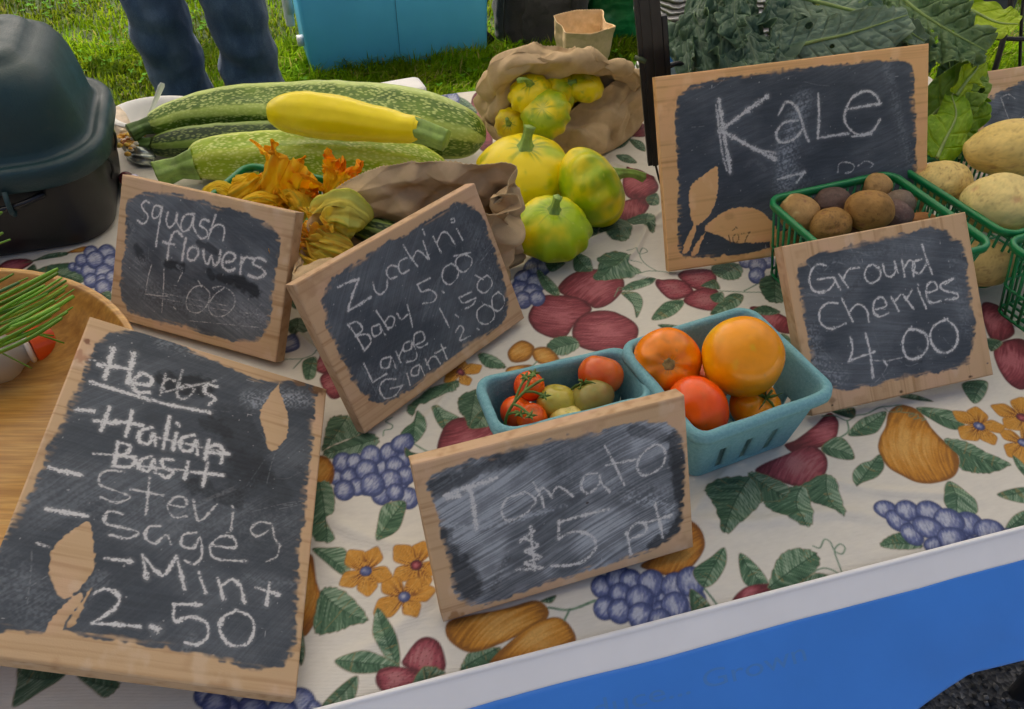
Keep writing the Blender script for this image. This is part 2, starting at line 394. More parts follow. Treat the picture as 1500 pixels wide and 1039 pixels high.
def flower(v, c, tips, cc): MOT.append(('flower', (v[0]+c[0]/v[2], v[1]+c[1]/v[2]), sub(tips, *v), cc))
def vine(v, pts, w=2.2): MOT.append(('vine', sub(pts, *v), w))
A = (400, 600, 2.366); Z7 = (440, 560, 5.196); C3 = (850, 600, 2.308); PR = (1200, 560, 4.33); U = (700, 300, 3.0); PP = (700, 180, 3.463); ZL = (0, 300, 4.0); Z5 = (400, 240, 2.598); Z4 = (0, 240, 3.0); B8 = (0, 930, 3.0); GC = (1050, 280, 2.887)
# left of the tomato sign
vine(Z7, [(380, 255), (400, 235), (430, 215)], 3)
leaf(Z7, [(160, 530), (175, 440), (200, 320), (235, 268), (300, 252), (380, 260), (430, 300), (462, 390), (330, 440), (220, 490)], .85, 1)
leaf(Z7, [(165, 545), (230, 490), (350, 440), (462, 392), (530, 385), (590, 420), (595, 470), (500, 530), (430, 550), (340, 560), (235, 590)], .8, 1)
leaf(Z7, [(890, 215), (950, 290), (955, 370), (870, 465), (800, 430), (760, 400), (800, 345), (860, 300)])
leaf(Z7, [(1000, 195), (1080, 205), (1215, 270), (1150, 310), (1090, 360), (1030, 290)])
fruit((0, 0, 1), [(640, 660), (648, 630), (662, 615), (683, 611), (700, 620), (722, 624), (745, 640), (740, 668), (690, 680), (655, 672)], RED, (.5, .4), .3)
leaf(Z7, [(1210, 110), (1360, 55), (1420, 150), (1400, 280), (1290, 350), (1250, 270), (1205, 215)], .75, 1)
leaf(Z7, [(1290, 350), (1330, 260), (1400, 210), (1460, 320), (1400, 345)], .8)
leaf(Z7, [(1010, 30), (1200, 0), (1190, 60), (1140, 95), (1010, 130), (950, 165), (900, 170), (850, 265), (810, 190), (900, 110)], .9, 1)
vine(Z7, [(700, 270), (650, 300), (700, 330), (690, 360), (640, 370), (630, 410)])
vine(Z7, [(865, 470), (970, 530)], 3)
grapes(Z7, [(620, 650, 60), (760, 760, 60), (290, 725, 62), (325, 615, 70), (415, 610, 60), (500, 800, 60), (540, 562, 72), (680, 538, 68), (785, 590, 55), (720, 640, 68), (800, 710, 65), (370, 720, 62), (505, 675, 78), (430, 800, 62), (335, 825, 72), (620, 858, 72), (690, 745, 75), (550, 782, 82), (820, 882, 75), (722, 840, 62), (775, 468, 82, 60, -.3)])
leaf(Z7, [(795, 500), (850, 530), (910, 548), (870, 570), (805, 568)], .9)
leaf(A, [(460, 320), (455, 365), (430, 420), (360, 462), (364, 380), (380, 335), (420, 318)])
fruit(A, ell(165, 220, 48, 60), ORA, ang=1.2)
leaf(A, [(140, 275), (190, 250), (214, 300), (210, 360), (185, 385), (215, 455), (135, 440)], .95, 1)
leaf(A, [(135, 485), (190, 480), (250, 485), (268, 560), (240, 576), (180, 530)])
fruit(A, [(90, 540), (135, 505), (150, 590), (163, 640), (155, 710), (110, 785), (80, 720)], ORA, ang=1.3)
leaf(A, [(140, 768), (160, 640), (200, 614), (260, 640), (330, 726), (270, 750), (210, 771)], 1, 1)
flower(A, (497, 540), [(525, 455), (420, 478), (415, 592), (520, 640), (585, 560)], 'red')
flower(A, (455, 650), [(380, 585), (348, 712), (500, 724), (566, 632), (510, 585)], 'blue')
flower(A, (322, 562), [(362, 478), (414, 580), (330, 650), (229, 610), (262, 488)], 'blue')
leaf(A, [(366, 688), (430, 790), (438, 890), (400, 872), (352, 800), (345, 750)])
leaf(A, [(213, 870), (300, 839), (375, 852), (440, 892), (370, 911), (270, 912)])
fruit(A, [(448, 885), (460, 850), (500, 800), (540, 787), (580, 812), (599, 890), (560, 925), (510, 915)], STR, (.5, .5), .9, .01, True)
fruit(A, [(354, 940), (370, 900), (430, 890), (510, 905), (528, 930), (500, 960), (420, 986), (375, 972)], STR, (.4, .5), .3, .01, True)
leaf(A, [(600, 910), (550, 890), (515, 895), (480, 955), (530, 950), (560, 925)], .85, 1)
leaf(A, [(520, 893), (545, 905), (530, 940)], .7); leaf(A, [(560, 890), (575, 905), (540, 925)], .8)
leaf(A, [(160, 1037), (230, 960), (292, 922), (286, 990), (240, 1037)], .85)
leaf(A, [(653, 905), (665, 860), (690, 838), (790, 824), (745, 885)], .9, 1)
leaf(A, [(925, 665), (980, 644), (965, 672)], .8)
fruit(A, [(598, 750), (640, 720), (800, 690), (910, 662), (956, 700), (930, 745), (840, 790), (740, 830), (670, 840), (610, 800)], YEL, (.5, .6), .5, .02)
fruit(A, [(745, 885), (800, 822), (900, 747), (980, 720), (1030, 750), (1042, 810), (900, 862), (800, 895)], YEL, (.6, .6), .6, .02)
vine(A, [(955, 688), (1030, 695), (1115, 663)], 3.4); vine(A, [(1028, 694), (1010, 730)], 3)
# right of it
fruit(C3, [(350, 390), (385, 386), (415, 420), (418, 475), (370, 540), (300, 563), (230, 545), (205, 525), (280, 480)], ORA, (.5, .5), .5, .02)
grapes(C3, [(255, 620, 45), (300, 640, 40), (75, 600, 35), (130, 572, 40), (170, 580, 35), (280, 690, 40), (380, 650, 42), (240, 590, 42), (320, 600, 42), (320, 665, 42), (135, 627, 36), (85, 672, 36), (375, 583, 45), (135, 682, 38), (200, 640, 42), (205, 697, 40), (270, 712, 36)])
leaf(C3, [(380, 548), (440, 500), (486, 468), (494, 520), (460, 582), (415, 602)])
leaf(C3, [(538, 487), (600, 530), (637, 592), (580, 602), (545, 572)])
fruit(C3, [(515, 645), (560, 600), (640, 588), (658, 606), (590, 640)], RED)
leaf(C3, [(640, 608), (642, 570), (670, 500), (720, 470), (790, 480), (811, 520), (770, 570), (700, 600)], 1, 1)
leaf(C3, [(740, 596), (790, 553), (840, 556), (860, 575)], .9, 1)
leaf(C3, [(370, 610), (410, 630), (443, 668), (380, 684)], .85)
vine(C3, [(787, 462), (810, 468), (825, 440), (845, 448), (860, 478), (885, 488), (895, 468), (878, 455), (860, 475), (870, 510), (892, 558)]); vine(C3, [(775, 552), (830, 535), (892, 556)])
vine(C3, [(420, 608), (468, 662)], 3.2); vine(C3, [(0, 668), (50, 648)], 3)
fruit(C3, [(690, 120), (730, 100), (790, 55), (840, 10), (868, 30), (874, 60), (858, 105), (800, 132), (730, 150)], RED, (.7, .5), .4)
fruit(C3, [(590, 205), (700, 150), (780, 122), (832, 160), (826, 222), (760, 263), (680, 247)], STR, (.6, .6), .4)
leaf(C3, [(813, 130), (860, 93), (900, 105), (927, 167), (850, 161)])
leaf(C3, [(735, 268), (830, 220), (870, 260), (893, 363), (830, 330), (770, 305)], 1.05, 1)
leaf(C3, [(618, 312), (700, 265), (765, 270), (782, 393), (690, 365)], 1.05, 1)
leaf(C3, [(565, 225), (600, 212), (702, 258), (690, 300), (640, 312), (600, 300)], .8, 1)
leaf(C3, [(418, 272), (480, 235), (575, 228), (612, 290), (600, 330), (492, 423), (455, 330)], .8, 1)
fruit(PR, [(440, 190), (500, 148), (560, 150), (640, 190), (720, 300), (800, 380), (870, 440), (891, 520), (850, 600), (720, 642), (620, 636), (520, 590), (430, 530), (375, 430), (385, 350), (420, 280)], YEL, (.42, .5), 1.0, .02)
leaf(PR, [(185, 338), (240, 250), (330, 205), (428, 187), (390, 290), (330, 332)])
leaf(PR, [(228, 674), (211, 580), (260, 520), (330, 495), (385, 458), (414, 530), (370, 600), (275, 640)])
leaf(PR, [(612, 163), (840, 180), (925, 265), (870, 303), (760, 268)])
leaf(PR, [(785, 368), (870, 360), (960, 385), (1060, 440), (1214, 515), (1100, 572), (1030, 577), (970, 572), (892, 540), (885, 470)], 1, 1)
flower(PR, (1299, 385), [(1138, 302), (1200, 470), (1320, 540), (1450, 430), (1400, 280)], 'blue')
flower(PR, (1290, 225), [(1088, 145), (1180, 290), (1360, 330), (1450, 150), (1290, 95)], 'red')
flower(PR, (1015, 277), [(998, 153), (1182, 281), (1112, 398), (903, 358), (846, 182)], 'blue')
leaf(PR, [(1228, 462), (1299, 520), (1330, 620), (1262, 550)])
leaf(PR, [(830, 622), (980, 740), (1000, 832), (870, 846), (800, 782), (785, 715)])
leaf(PR, [(1128, 708), (1260, 668), (1330, 680), (1340, 765), (1220, 752)]); leaf(PR, [(1188, 935), (1230, 850), (1320, 815), (1340, 920)])
leaf(PR, [(385, 1035), (440, 975), (530, 952), (600, 990), (660, 1045), (500, 1060)], .95, 1)
grapes(PR, [(590, 900, 60, 40, .6), (900, 930, 80, 60), (1200, 948, 60, 24), (425, 812, 74, 52, .35), (500, 880, 82, 52, .6), (560, 815, 74, 54, .4), (590, 965, 78, 50, .7), (705, 825, 86, 58, .4), (950, 895, 86, 62, .4), (825, 880, 92, 66, .4), (1085, 945, 96, 64, .3), (690, 920, 92, 58, .4), (980, 1005, 50, 30), (730, 1025, 60, 40), (845, 990, 86, 60, .3)])
vine(PR, [(20, 213), (100, 212), (178, 242), (230, 210), (300, 200), (380, 160), (450, 152), (520, 145)], 2.6); vine(PR, [(178, 242), (185, 310), (130, 352)], 3)
vine(PR, [(415, 165), (440, 185), (500, 188), (525, 172), (505, 160), (490, 178), (520, 190), (600, 200), (570, 210), (580, 222), (620, 205), (625, 230), (600, 235), (640, 228), (675, 235), (650, 245)], 1.8)
fruit(GC, [(1170, 690), (1200, 640), (1300, 630), (1330, 740), (1300, 840), (1220, 800)], RED)
leaf(GC, [(1035, 820), (1100, 800), (1147, 812), (1130, 870), (1085, 897)]); leaf(GC, [(775, 875), (830, 860), (915, 892)], .8); leaf(GC, [(485, 930), (580, 915), (575, 960)], .7)
fruit(GC, [(1120, 480), (1200, 490), (1260, 600), (1160, 630)], RED); leaf(GC, [(1140, 625), (1210, 640), (1160, 680)], .7)
# behind the baskets and round the pattypans
fruit(U, [(350, 370), (400, 310), (480, 283), (560, 290), (632, 320), (641, 370), (590, 430), (520, 457), (470, 430), (400, 410)], RED, (.55, .5), .3)
fruit(U, [(223, 480), (280, 405), (350, 398), (440, 410), (502, 460), (430, 520), (380, 587), (300, 580), (240, 540)], RED, (.5, .5), -.2)
fruit(U, [(413, 560), (440, 500), (510, 468), (600, 470), (692, 520), (702, 580), (640, 652), (520, 647), (440, 620)], RED, (.5, .55), .1)
leaf(U, [(508, 330), (530, 275), (525, 235), (600, 203), (668, 222), (665, 255), (717, 290), (700, 318), (620, 327)], .95, 1)
leaf(U, [(422, 285), (425, 222), (480, 235), (507, 287), (460, 295)]); leaf(U, [(260, 292), (300, 310), (350, 360), (355, 402), (290, 370)])
leaf(U, [(632, 372), (690, 335), (782, 335), (740, 360), (670, 380)]); leaf(U, [(628, 388), (700, 388), (726, 430), (698, 497), (680, 440)])
leaf(U, [(762, 502), (820, 430), (907, 420), (880, 470), (820, 502)], 1.05); leaf(U, [(790, 530), (840, 525), (900, 540), (850, 560)], .8)
fruit(U, [(878, 310), (920, 285), (1030, 288), (1045, 345), (970, 375), (905, 340)], STR, (.5, .5), .2, .01, True)
fruit(U, [(778, 345), (870, 328), (925, 350), (945, 390), (850, 417)], STR, (.5, .5), .2, .01, True)
fruit(U, [(903, 420), (960, 373), (1045, 370), (1075, 440), (1040, 467), (960, 457)], STR, (.5, .5), .2, .01, True)
leaf(U, [(1028, 270), (1100, 253), (1162, 270), (1150, 322), (1090, 330), (1040, 305)], .9, 1); leaf(U, [(1070, 420), (1120, 390), (1167, 400), (1150, 442), (1090, 472), (1020, 482)], .9)
leaf(U, [(980, 355), (1040, 328), (1065, 372), (1010, 365)], .8); leaf(U, [(1020, 400), (1075, 385), (1080, 425), (1040, 430)], .8)
vine(U, [(715, 300), (760, 290), (870, 300)], 2.6); vine(U, [(660, 245), (700, 248), (720, 255)], 2.0); vine(U, [(1060, 380), (1170, 385), (1255, 385)], 2.6); vine(U, [(1170, 380), (1250, 338)], 3); vine(U, [(655, 200), (690, 195), (710, 215), (745, 205), (725, 190), (712, 222), (740, 262), (785, 290)])
vine(U, [(600, 405), (615, 380), (640, 372), (620, 365), (605, 395)], 1.8)
grapes(U, [(1180, 245, 30), (1270, 250, 30), (1230, 268, 35), (1225, 312, 32)])
leaf(U, [(1235, 340), (1300, 308), (1345, 340), (1345, 425), (1270, 420)], .7, 1)
fruit(U, [(1195, 460), (1240, 448), (1365, 500), (1375, 565), (1280, 540)], RED); leaf(U, [(1325, 570), (1370, 580), (1390, 655)], .8); leaf(U, [(1200, 470), (1260, 440), (1330, 470), (1280, 485)], .7, 1)
grapes(U, [(220, 345, 38), (270, 275, 40), (240, 285, 36), (290, 275, 28), (200, 330, 38), (255, 345, 38), (190, 380, 40), (240, 392, 40), (200, 420, 35), (260, 412, 32)])
leaf(U, [(258, 300), (275, 290), (310, 330), (352, 372), (340, 402), (285, 365)]); leaf(U, [(298, 253), (340, 246), (385, 255), (340, 292), (312, 290)], .8)
leaf(U, [(298, 642), (330, 590), (410, 580), (447, 622), (380, 662)], .95, 1)
fruit(U, [(125, 740), (140, 712), (238, 703), (190, 745)], YEL); fruit(U, [(238, 640), (300, 625), (357, 672), (330, 700), (260, 692)], YEL, ang=.2); fruit(U, [(132, 645), (190, 598), (248, 625), (222, 682), (150, 692)], YEL, ang=.2)
vine(U, [(235, 712), (260, 688)], 2.6); vine(U, [(345, 682), (415, 672)], 2.6)
leaf(U, [(0, 668), (20, 650), (80, 670), (124, 717), (40, 717)], 1, 1)
flower(Z5, (715, 800), [(722, 752), (795, 768), (745, 845), (650, 832), (640, 790)], 'red')
leaf(PP, [(662, 133), (720, 85), (777, 68), (740, 122)], .8); leaf(PP, [(768, 83), (835, 98), (850, 145), (800, 127)], .8); leaf(PP, [(700, 165), (760, 163), (808, 202), (740, 200)], .8)
fruit(PP, [(660, 62), (740, 20), (840, 8), (850, 70), (740, 66)], RED)
fruit(PP, [(735, 330), (750, 240), (820, 236), (900, 290), (912, 345), (840, 387), (770, 385)], RED, ang=.8); fruit(PP, [(685, 482), (740, 400), (850, 383), (867, 430), (800, 492)], RED, ang=.8)
leaf(PP, [(853, 380), (910, 358), (918, 412), (870, 417)], .8); leaf(PP, [(750, 502), (830, 462), (893, 470), (893, 560), (830, 532)], .85, 1); leaf(PP, [(612, 542), (700, 488), (772, 510), (778, 562), (740, 602), (650, 577)], .85, 1); leaf(PP, [(555, 510), (608, 498), (605, 570), (565, 582)], .8)
fruit((0, 0, 1), [(690, 150), (705, 138), (722, 210), (700, 215)], STR); leaf((0, 0, 1), [(668, 142), (684, 147), (700, 166), (680, 160)], .9); grapes((0, 0, 1), [(662, 146, 10), (648, 150, 10)]); vine((0, 0, 1), [(672, 140), (690, 156), (700, 160)], 2)
# left
fruit(ZL, [(-20, 375), (50, 325), (150, 318), (195, 340), (100, 395), (0, 420)], RED)
leaf(ZL, [(110, 350), (200, 325), (290, 288), (402, 278), (380, 302), (250, 325)], .8, 1); leaf(ZL, [(200, 392), (300, 350), (430, 343), (440, 372), (330, 420), (230, 408)], .8, 1); leaf(ZL, [(330, 420), (440, 385), (500, 440), (430, 470)], .8, 1); fruit(ZL, [(395, 282), (480, 248), (545, 250), (480, 280)], ORA)
leaf(ZL, [(150, 390), (200, 350), (215, 395)], .7)
grapes(ZL, [(590, 340, 50), (425, 365, 24), (475, 368, 36), (535, 285, 40), (480, 330, 36), (530, 390, 50), (625, 290, 50), (560, 325, 48), (650, 340, 42), (610, 400, 48), (535, 447, 40), (600, 445, 36), (660, 430, 40), (605, 487, 45)])
leaf(ZL, [(575, 530), (640, 505), (660, 560)], .8)
leaf(Z4, [(1258, 712), (1300, 678), (1352, 690), (1357, 732), (1290, 757)], .6); fruit(Z4, [(1225, 790), (1280, 750), (1312, 770), (1312, 812), (1240, 832)], BLU); leaf(Z4, [(1262, 600), (1310, 590), (1300, 640)], .7)
vine(Z4, [(1240, 860), (1330, 855), (1412, 822)], 2.6); vine(Z4, [(1330, 856), (1290, 900)], 2.4)
fruit(Z4, [(1385, 905), (1400, 855), (1425, 832), (1450, 900), (1430, 925)], STR, dots=True); fruit(Z4, [(1405, 950), (1440, 915), (1490, 940), (1500, 1020), (1450, 1030)], STR, dots=True); leaf(Z4, [(1330, 870), (1390, 850), (1385, 935), (1340, 945)], .9)
leaf(B8, [(95, 135), (290, 165), (170, 260), (58, 320), (75, 220)], .7); leaf(B8, [(340, 175), (525, 205), (465, 277), (400, 237)], .7, 1)
grapes(B8, [(1000, 340, 60), (900, 272, 44), (950, 310, 56), (1110, 330, 60), (1320, 300, 60), (1240, 340, 60), (1380, 320, 30)])
leaf((0, 0, 1), [(438, 905), (447, 950), (440, 975), (430, 940)], .7)
def paint_cloth(xs, ys):
    Y, X = np.meshgrid(ys, xs, indexing='ij')
    col = np.empty(X.shape+(3,)); col[:] = (.72, .685, .60)
    n = fbm2(X/.006, Y/.0014, 3, 2); col *= (.95+.09*n)[..., None]; col *= (.96+.07*fbm2(X/.12, Y/.12, 4))[..., None]
    PR_ = Print(xs, ys, col, .0015)
    for off in ((0, 0), (-.93, .18), (.90, -.12), (.62, .55), (-.25, .98)):
        off = np.array(off); k = 0
        for m in MOT:
            k += 1
            allp = sum(m[1], []) if m[0] == 'grapes' else (m[2] if m[0] == 'flower' else m[1])
            cx = np.mean([p[0] for p in allp]); cy = np.mean([p[1] for p in allp])
            if off.any():       # repeats of the print only where the photograph does not reach or shows no print of its own
                c = px2T([(cx, cy)])[0]+off; q = frT(c[0], c[1]); d = q-np.array([0, 0, TZ+CAM_H]); dp = depth(q)
                u, v = d[0]/dp*FPX, (d[1]*_s+d[2]*_c)/dp*FPX
                if abs(u) < 800 and abs(v) < 560: continue
            if m[0] == 'leaf':
                Q = px2T(m[1]); Q = spline(Q, max(30, len(Q)*7), True) if not m[3] else spline(Q, 70, True)
                if m[3]:
                    cen = Q.mean(0); d = Q-cen; s_ = np.arange(len(Q)); Q = cen+d*(1+.075*((s_*.24) % 1-.5))[:, None]
                PR_.shape(Q+off, leaf_fn(m[2], k), (.20, .14, .05), .0007)
            elif m[0] == 'fruit':
                Q = spline(px2T(m[1]), max(40, len(m[1])*7), True)+off; pal = m[2]
                fn = fruit_fn(*pal, seed=k, hl=m[3], ang=m[4], streak=m[5])
                if m[6]:
                    f0 = fn
                    def fn(X, Y, sd, Q, f0=f0):
                        c = f0(X, Y, sd, Q); gx, gy = (X+Y)/.0075, (X-Y)/.0075; dd = np.hypot((gx % 1)-.5, ((gy % 1)-.5)*1.6)
                        return mixc(c, [.10, .015, .02], sm(.2, .08, dd)*.7)
                PR_.shape(Q, fn, np.array(pal[0])*.8, .0009)
            elif m[0] == 'grapes':
                for i, e in enumerate(m[1]): PR_.shape(px2T(e)+off, fruit_fn(*BLU, seed=i+k, hl=(.42, .58), ang=.8, streak=.004), (.02, .03, .10), .0008)
            elif m[0] == 'flower':
                c = px2T([m[1]])[0]+off; tips = px2T(m[2])+off; N = len(tips)
                for i in range(N):
                    tp = tips[i]; e = tp-c; L = np.linalg.norm(e); e /= L; nn = np.array([-e[1], e[0]]); w = L*(.36 if N < 6 else .3)
                    Q = spline(np.array([c, c+e*L*.3+nn*w*.7, c+e*L*.62+nn*w, c+e*L*.85+nn*w*.55, tp, c+e*L*.85-nn*w*.55, c+e*L*.62-nn*w, c+e*L*.3-nn*w*.7]), 48, True)
                    def fn(X, Y, sd, Q, e=e, nn=nn, L=L, c=c, i=i):
                        u = ((X-c[0])*e[0]+(Y-c[1])*e[1])/L; v = ((X-c[0])*nn[0]+(Y-c[1])*nn[1])/L
                        st = vn2(v/np.maximum(u, .15)*26, u*2, i); cc = mixc(mixc(np.broadcast_to(np.array([.56, .25, .025]), X.shape+(3,)), [.68, .40, .10], np.clip(st-.35, 0, 1)), [.20, .06, .01], sm(.45, .75, vn2(v/np.maximum(u, .15)*20, u*1.2, i+50))*sm(.75, .25, u))
                        return cc
                    PR_.shape(Q, fn, (.26, .10, .012), .0008)
                r = np.linalg.norm(tips-c, axis=1).mean()*.21
                PR_.shape(c+r*np.array([(math.cos(a), math.sin(a)) for a in np.linspace(0, 6.2, 20)]), fruit_fn(*(BLU if m[3] == 'blue' else RED), seed=k), (.03, .02, .05))
            else:
                Q = spline(px2T(m[1]), len(m[1])*10)+off; w = PR_.win(Q, .006)
                if w is None: continue
                sl, X_, Y_ = w; d, tt = pld(X_, Y_, Q); hw = m[2]*.00034
                c = mixc(np.broadcast_to(np.array([.06, .15, .085]), X_.shape+(3,)), [.20, .32, .20], sm(0, 1, vn2(tt/.006, d/.0006, k)))
                PR_.put(sl, c, np.clip(.5-(d-hw)/.0012, 0, 1)*.95)
    return X, Y, col
def nonuni(a, b, f): 
    out = [a]
    while out[-1] < b: out.append(out[-1]+f(out[-1]))
    out[-1] = b; return np.array(out)
xs = np.concatenate([nonuni(XL, -.62, lambda x: .007)[:-1], nonuni(-.62, .74, lambda x: .00125)[:-1], nonuni(.74, XR, lambda x: .004)])
ys = nonuni(0.0, TDEP, lambda y: .0010+.0013*y)
X, Y, col = paint_cloth(xs, ys)
def fold(p, q, w, h):
    (x1, y1), (x2, y2) = toT(P(*p)), toT(P(*q)); L = math.hypot(x2-x1, y2-y1); ux, uy = (x2-x1)/L, (y2-y1)/L
    u = (X-x1)*ux+(Y-y1)*uy; v = -(X-x1)*uy+(Y-y1)*ux+.006*np.sin(u/.03)
    return h*np.exp(-(v/w)**2)*sm(-.03, .03, u)*sm(L+.03, L-.03, u)
Z = .0030*(fbm2(X/.09, Y/.05, 21)-.5)+.0013*(np.abs(fbm2(X/.05, Y/.03, 25)-.5)-.15)+.0008*(fbm2(X/.018, Y/.010, 22)-.5)
for f in (((770, 380), (960, 330), .006, .0035), ((840, 370), (970, 420), .005, .0025), ((720, 470), (600, 650), .006, .002), ((900, 395), (985, 300), .004, .002), ((1010, 760), (1290, 760), .007, .002), ((480, 760), (600, 800), .008, .002), ((660, 480), (780, 400), .004, .003), ((1200, 700), (1430, 740), .006, .0018), ((430, 480), (480, 520), .004, .003), ((900, 240), (960, 260), .004, .003), ((520, 960), (760, 760), .008, .0016), ((940, 800), (1080, 690), .006, .0014)): Z = Z+fold(*f[:3], f[3]*2.0)
Z -= .004*np.exp(-Y/.004); ZT = Z
V = np.stack([T0[0]+X*tex_[0]+Y*tey_[0], T0[1]+X*tex_[1]+Y*tey_[1], TZ+Z], -1)
mb_rows = []; colr = []
for k in range(1, 9):            # the cloth hangs down behind the table
    d = .03*k; w = .012*np.sin(xs*9)+.01*np.sin(xs*23+1); o = V[-1].copy(); o += np.concatenate([tey_, [0]])*np.minimum(.006*k, .012)+(tey_[None]*1.0 if False else 0)*0
    o[:, :2] += tey_[None]*(w*min(1, k/4))[:, None]; o[:, 2] = TZ-d; mb_rows.append(o); colr.append(col[-1])
front = []
for k in range(6, 0, -1): o = V[0].copy(); o[:, :2] -= tey_[None]*.0015; o[:, 2] = TZ-.006-.03*k; front.append(o)
VV = np.concatenate([np.array(front), V, np.array(mb_rows)]); CC = np.concatenate([np.repeat(col[:1], 6, 0), col, np.array(colr)])
t = NT('printed_cloth'); c = t.n('ShaderNodeAttribute', attribute_name='col').outputs['Color']; co = t.co()
t.base(c).set(rough=.52, spec=.35)
wv = t.n('ShaderNodeTexWave', Scale=260.0, Distortion=2.0, Detail=2.0); wv.bands_direction = 'Y'; t.l(co, wv.inputs['Vector'])
h = t.math('ADD', t.math('MULTIPLY', wv.outputs[0], .4), t.noise(co, 45, 5)); t.bump(h, .4, .0018)
cl = link('tablecloth', np_mesh('tablecloth', VV, grid_faces(*VV.shape[:2]), attrs={'col': CC.reshape(-1, 3)}), t.m)
tag(cl, 'cream tablecloth printed with fruit, grapes and leaves, spread over the market table', 'tablecloth')
def cz(p):                       # height of the cloth under a world point
    q = toT(p); j = np.clip(np.searchsorted(xs, q[..., 0]), 0, len(xs)-1); i = np.clip(np.searchsorted(ys, q[..., 1]), 0, len(ys)-1); return TZ+ZT[i, j]
# ---- banner clipped along the front edge
bn = thing('banner', 'blue banner with white top hem hanging from the front edge of the table', 'banner', frT(0, 0), TA)
BSL = 1.1                        # banner slope, tilted outward so hem and panel catch more light from above
def bsurf(x, z): return np.stack([x, -.004+BSL*np.minimum(z, 0)-.003*np.sin(x*9+z*7)*np.clip(-z*6, 0, 1)-.006*(fbm2(x/.11+3, z/.05+x*2, 71)-.5)*np.clip(-z*30, 0, 1), z], -1)
bx = np.linspace(-.55, 1.0, 160); hem = -.0175-.0003*np.sin(bx*30)
def bsheet(z0, z1, n):
    f = np.linspace(0, 1, n)[:, None]; z = z0[None]*(1-f)+z1[None]*f; x = np.broadcast_to(bx[None], z.shape); return bsurf(x, z)
top = np.full_like(bx, .0022)
mb = MB(); mb.grid(np.concatenate([bsurf(bx, top)[None]+np.array([0, .004, .0006]), bsheet(top, hem, 14)])); o = solid(mb.build('hem', pm('hem_cloth', (.86, .86, .87), .55, .03, 14, .08), bn), .0006)
low = -.077-.2*np.clip(.36-bx, 0, .4)-.0015*np.sin(bx*17)
mb = MB(); mb.grid(bsheet(hem, low, 40)); o = solid(mb.build('blue_panel', pm('banner_blue', (.045, .235, .75), .5, .06, 9, .12), bn), .0006)
def banner_x(px, py):
    o_ = np.array([0, 0, TZ+CAM_H]); n_ = np.array([tey_[0], tey_[1], 0]); a_ = frT(0, -.008); n_ = n_-np.array([0, 0, BSL]); r = ray(px, py); p = o_+r*(n_.dot(a_-o_)/n_.dot(r)); return toT(p)[0], p[2]-TZ
def text_mesh(txt, size):
    cu = bpy.data.curves.new('lettering', 'FONT'); cu.body = txt; cu.size = size; o = bpy.data.objects.new('lettering', cu); C.objects.link(o)
    dg = bpy.context.evaluated_depsgraph_get(); m = bpy.data.meshes.new_from_object(o.evaluated_get(dg)); bpy.data.objects.remove(o)
    v = np.array([q.co[:] for q in m.vertices]); f = [list(p.vertices) for p in m.polygons]; return v, f
v, f = text_mesh('Produce... Grown', .036); x1, z1 = banner_x(1052, 1008); 
gx = v[:, 0].max()*.655; v[:, 1] *= .42; v = bsurf(v[:, 0]-gx+x1, v[:, 1]+z1)+np.array([0, -.0012, 0])
m = bpy.data.meshes.new('lettering'); m.from_pydata(v.tolist(), [], f); link('lettering', m, pm('banner_print', (.068, .24, .64), .5, .03, 9, .05), bn)
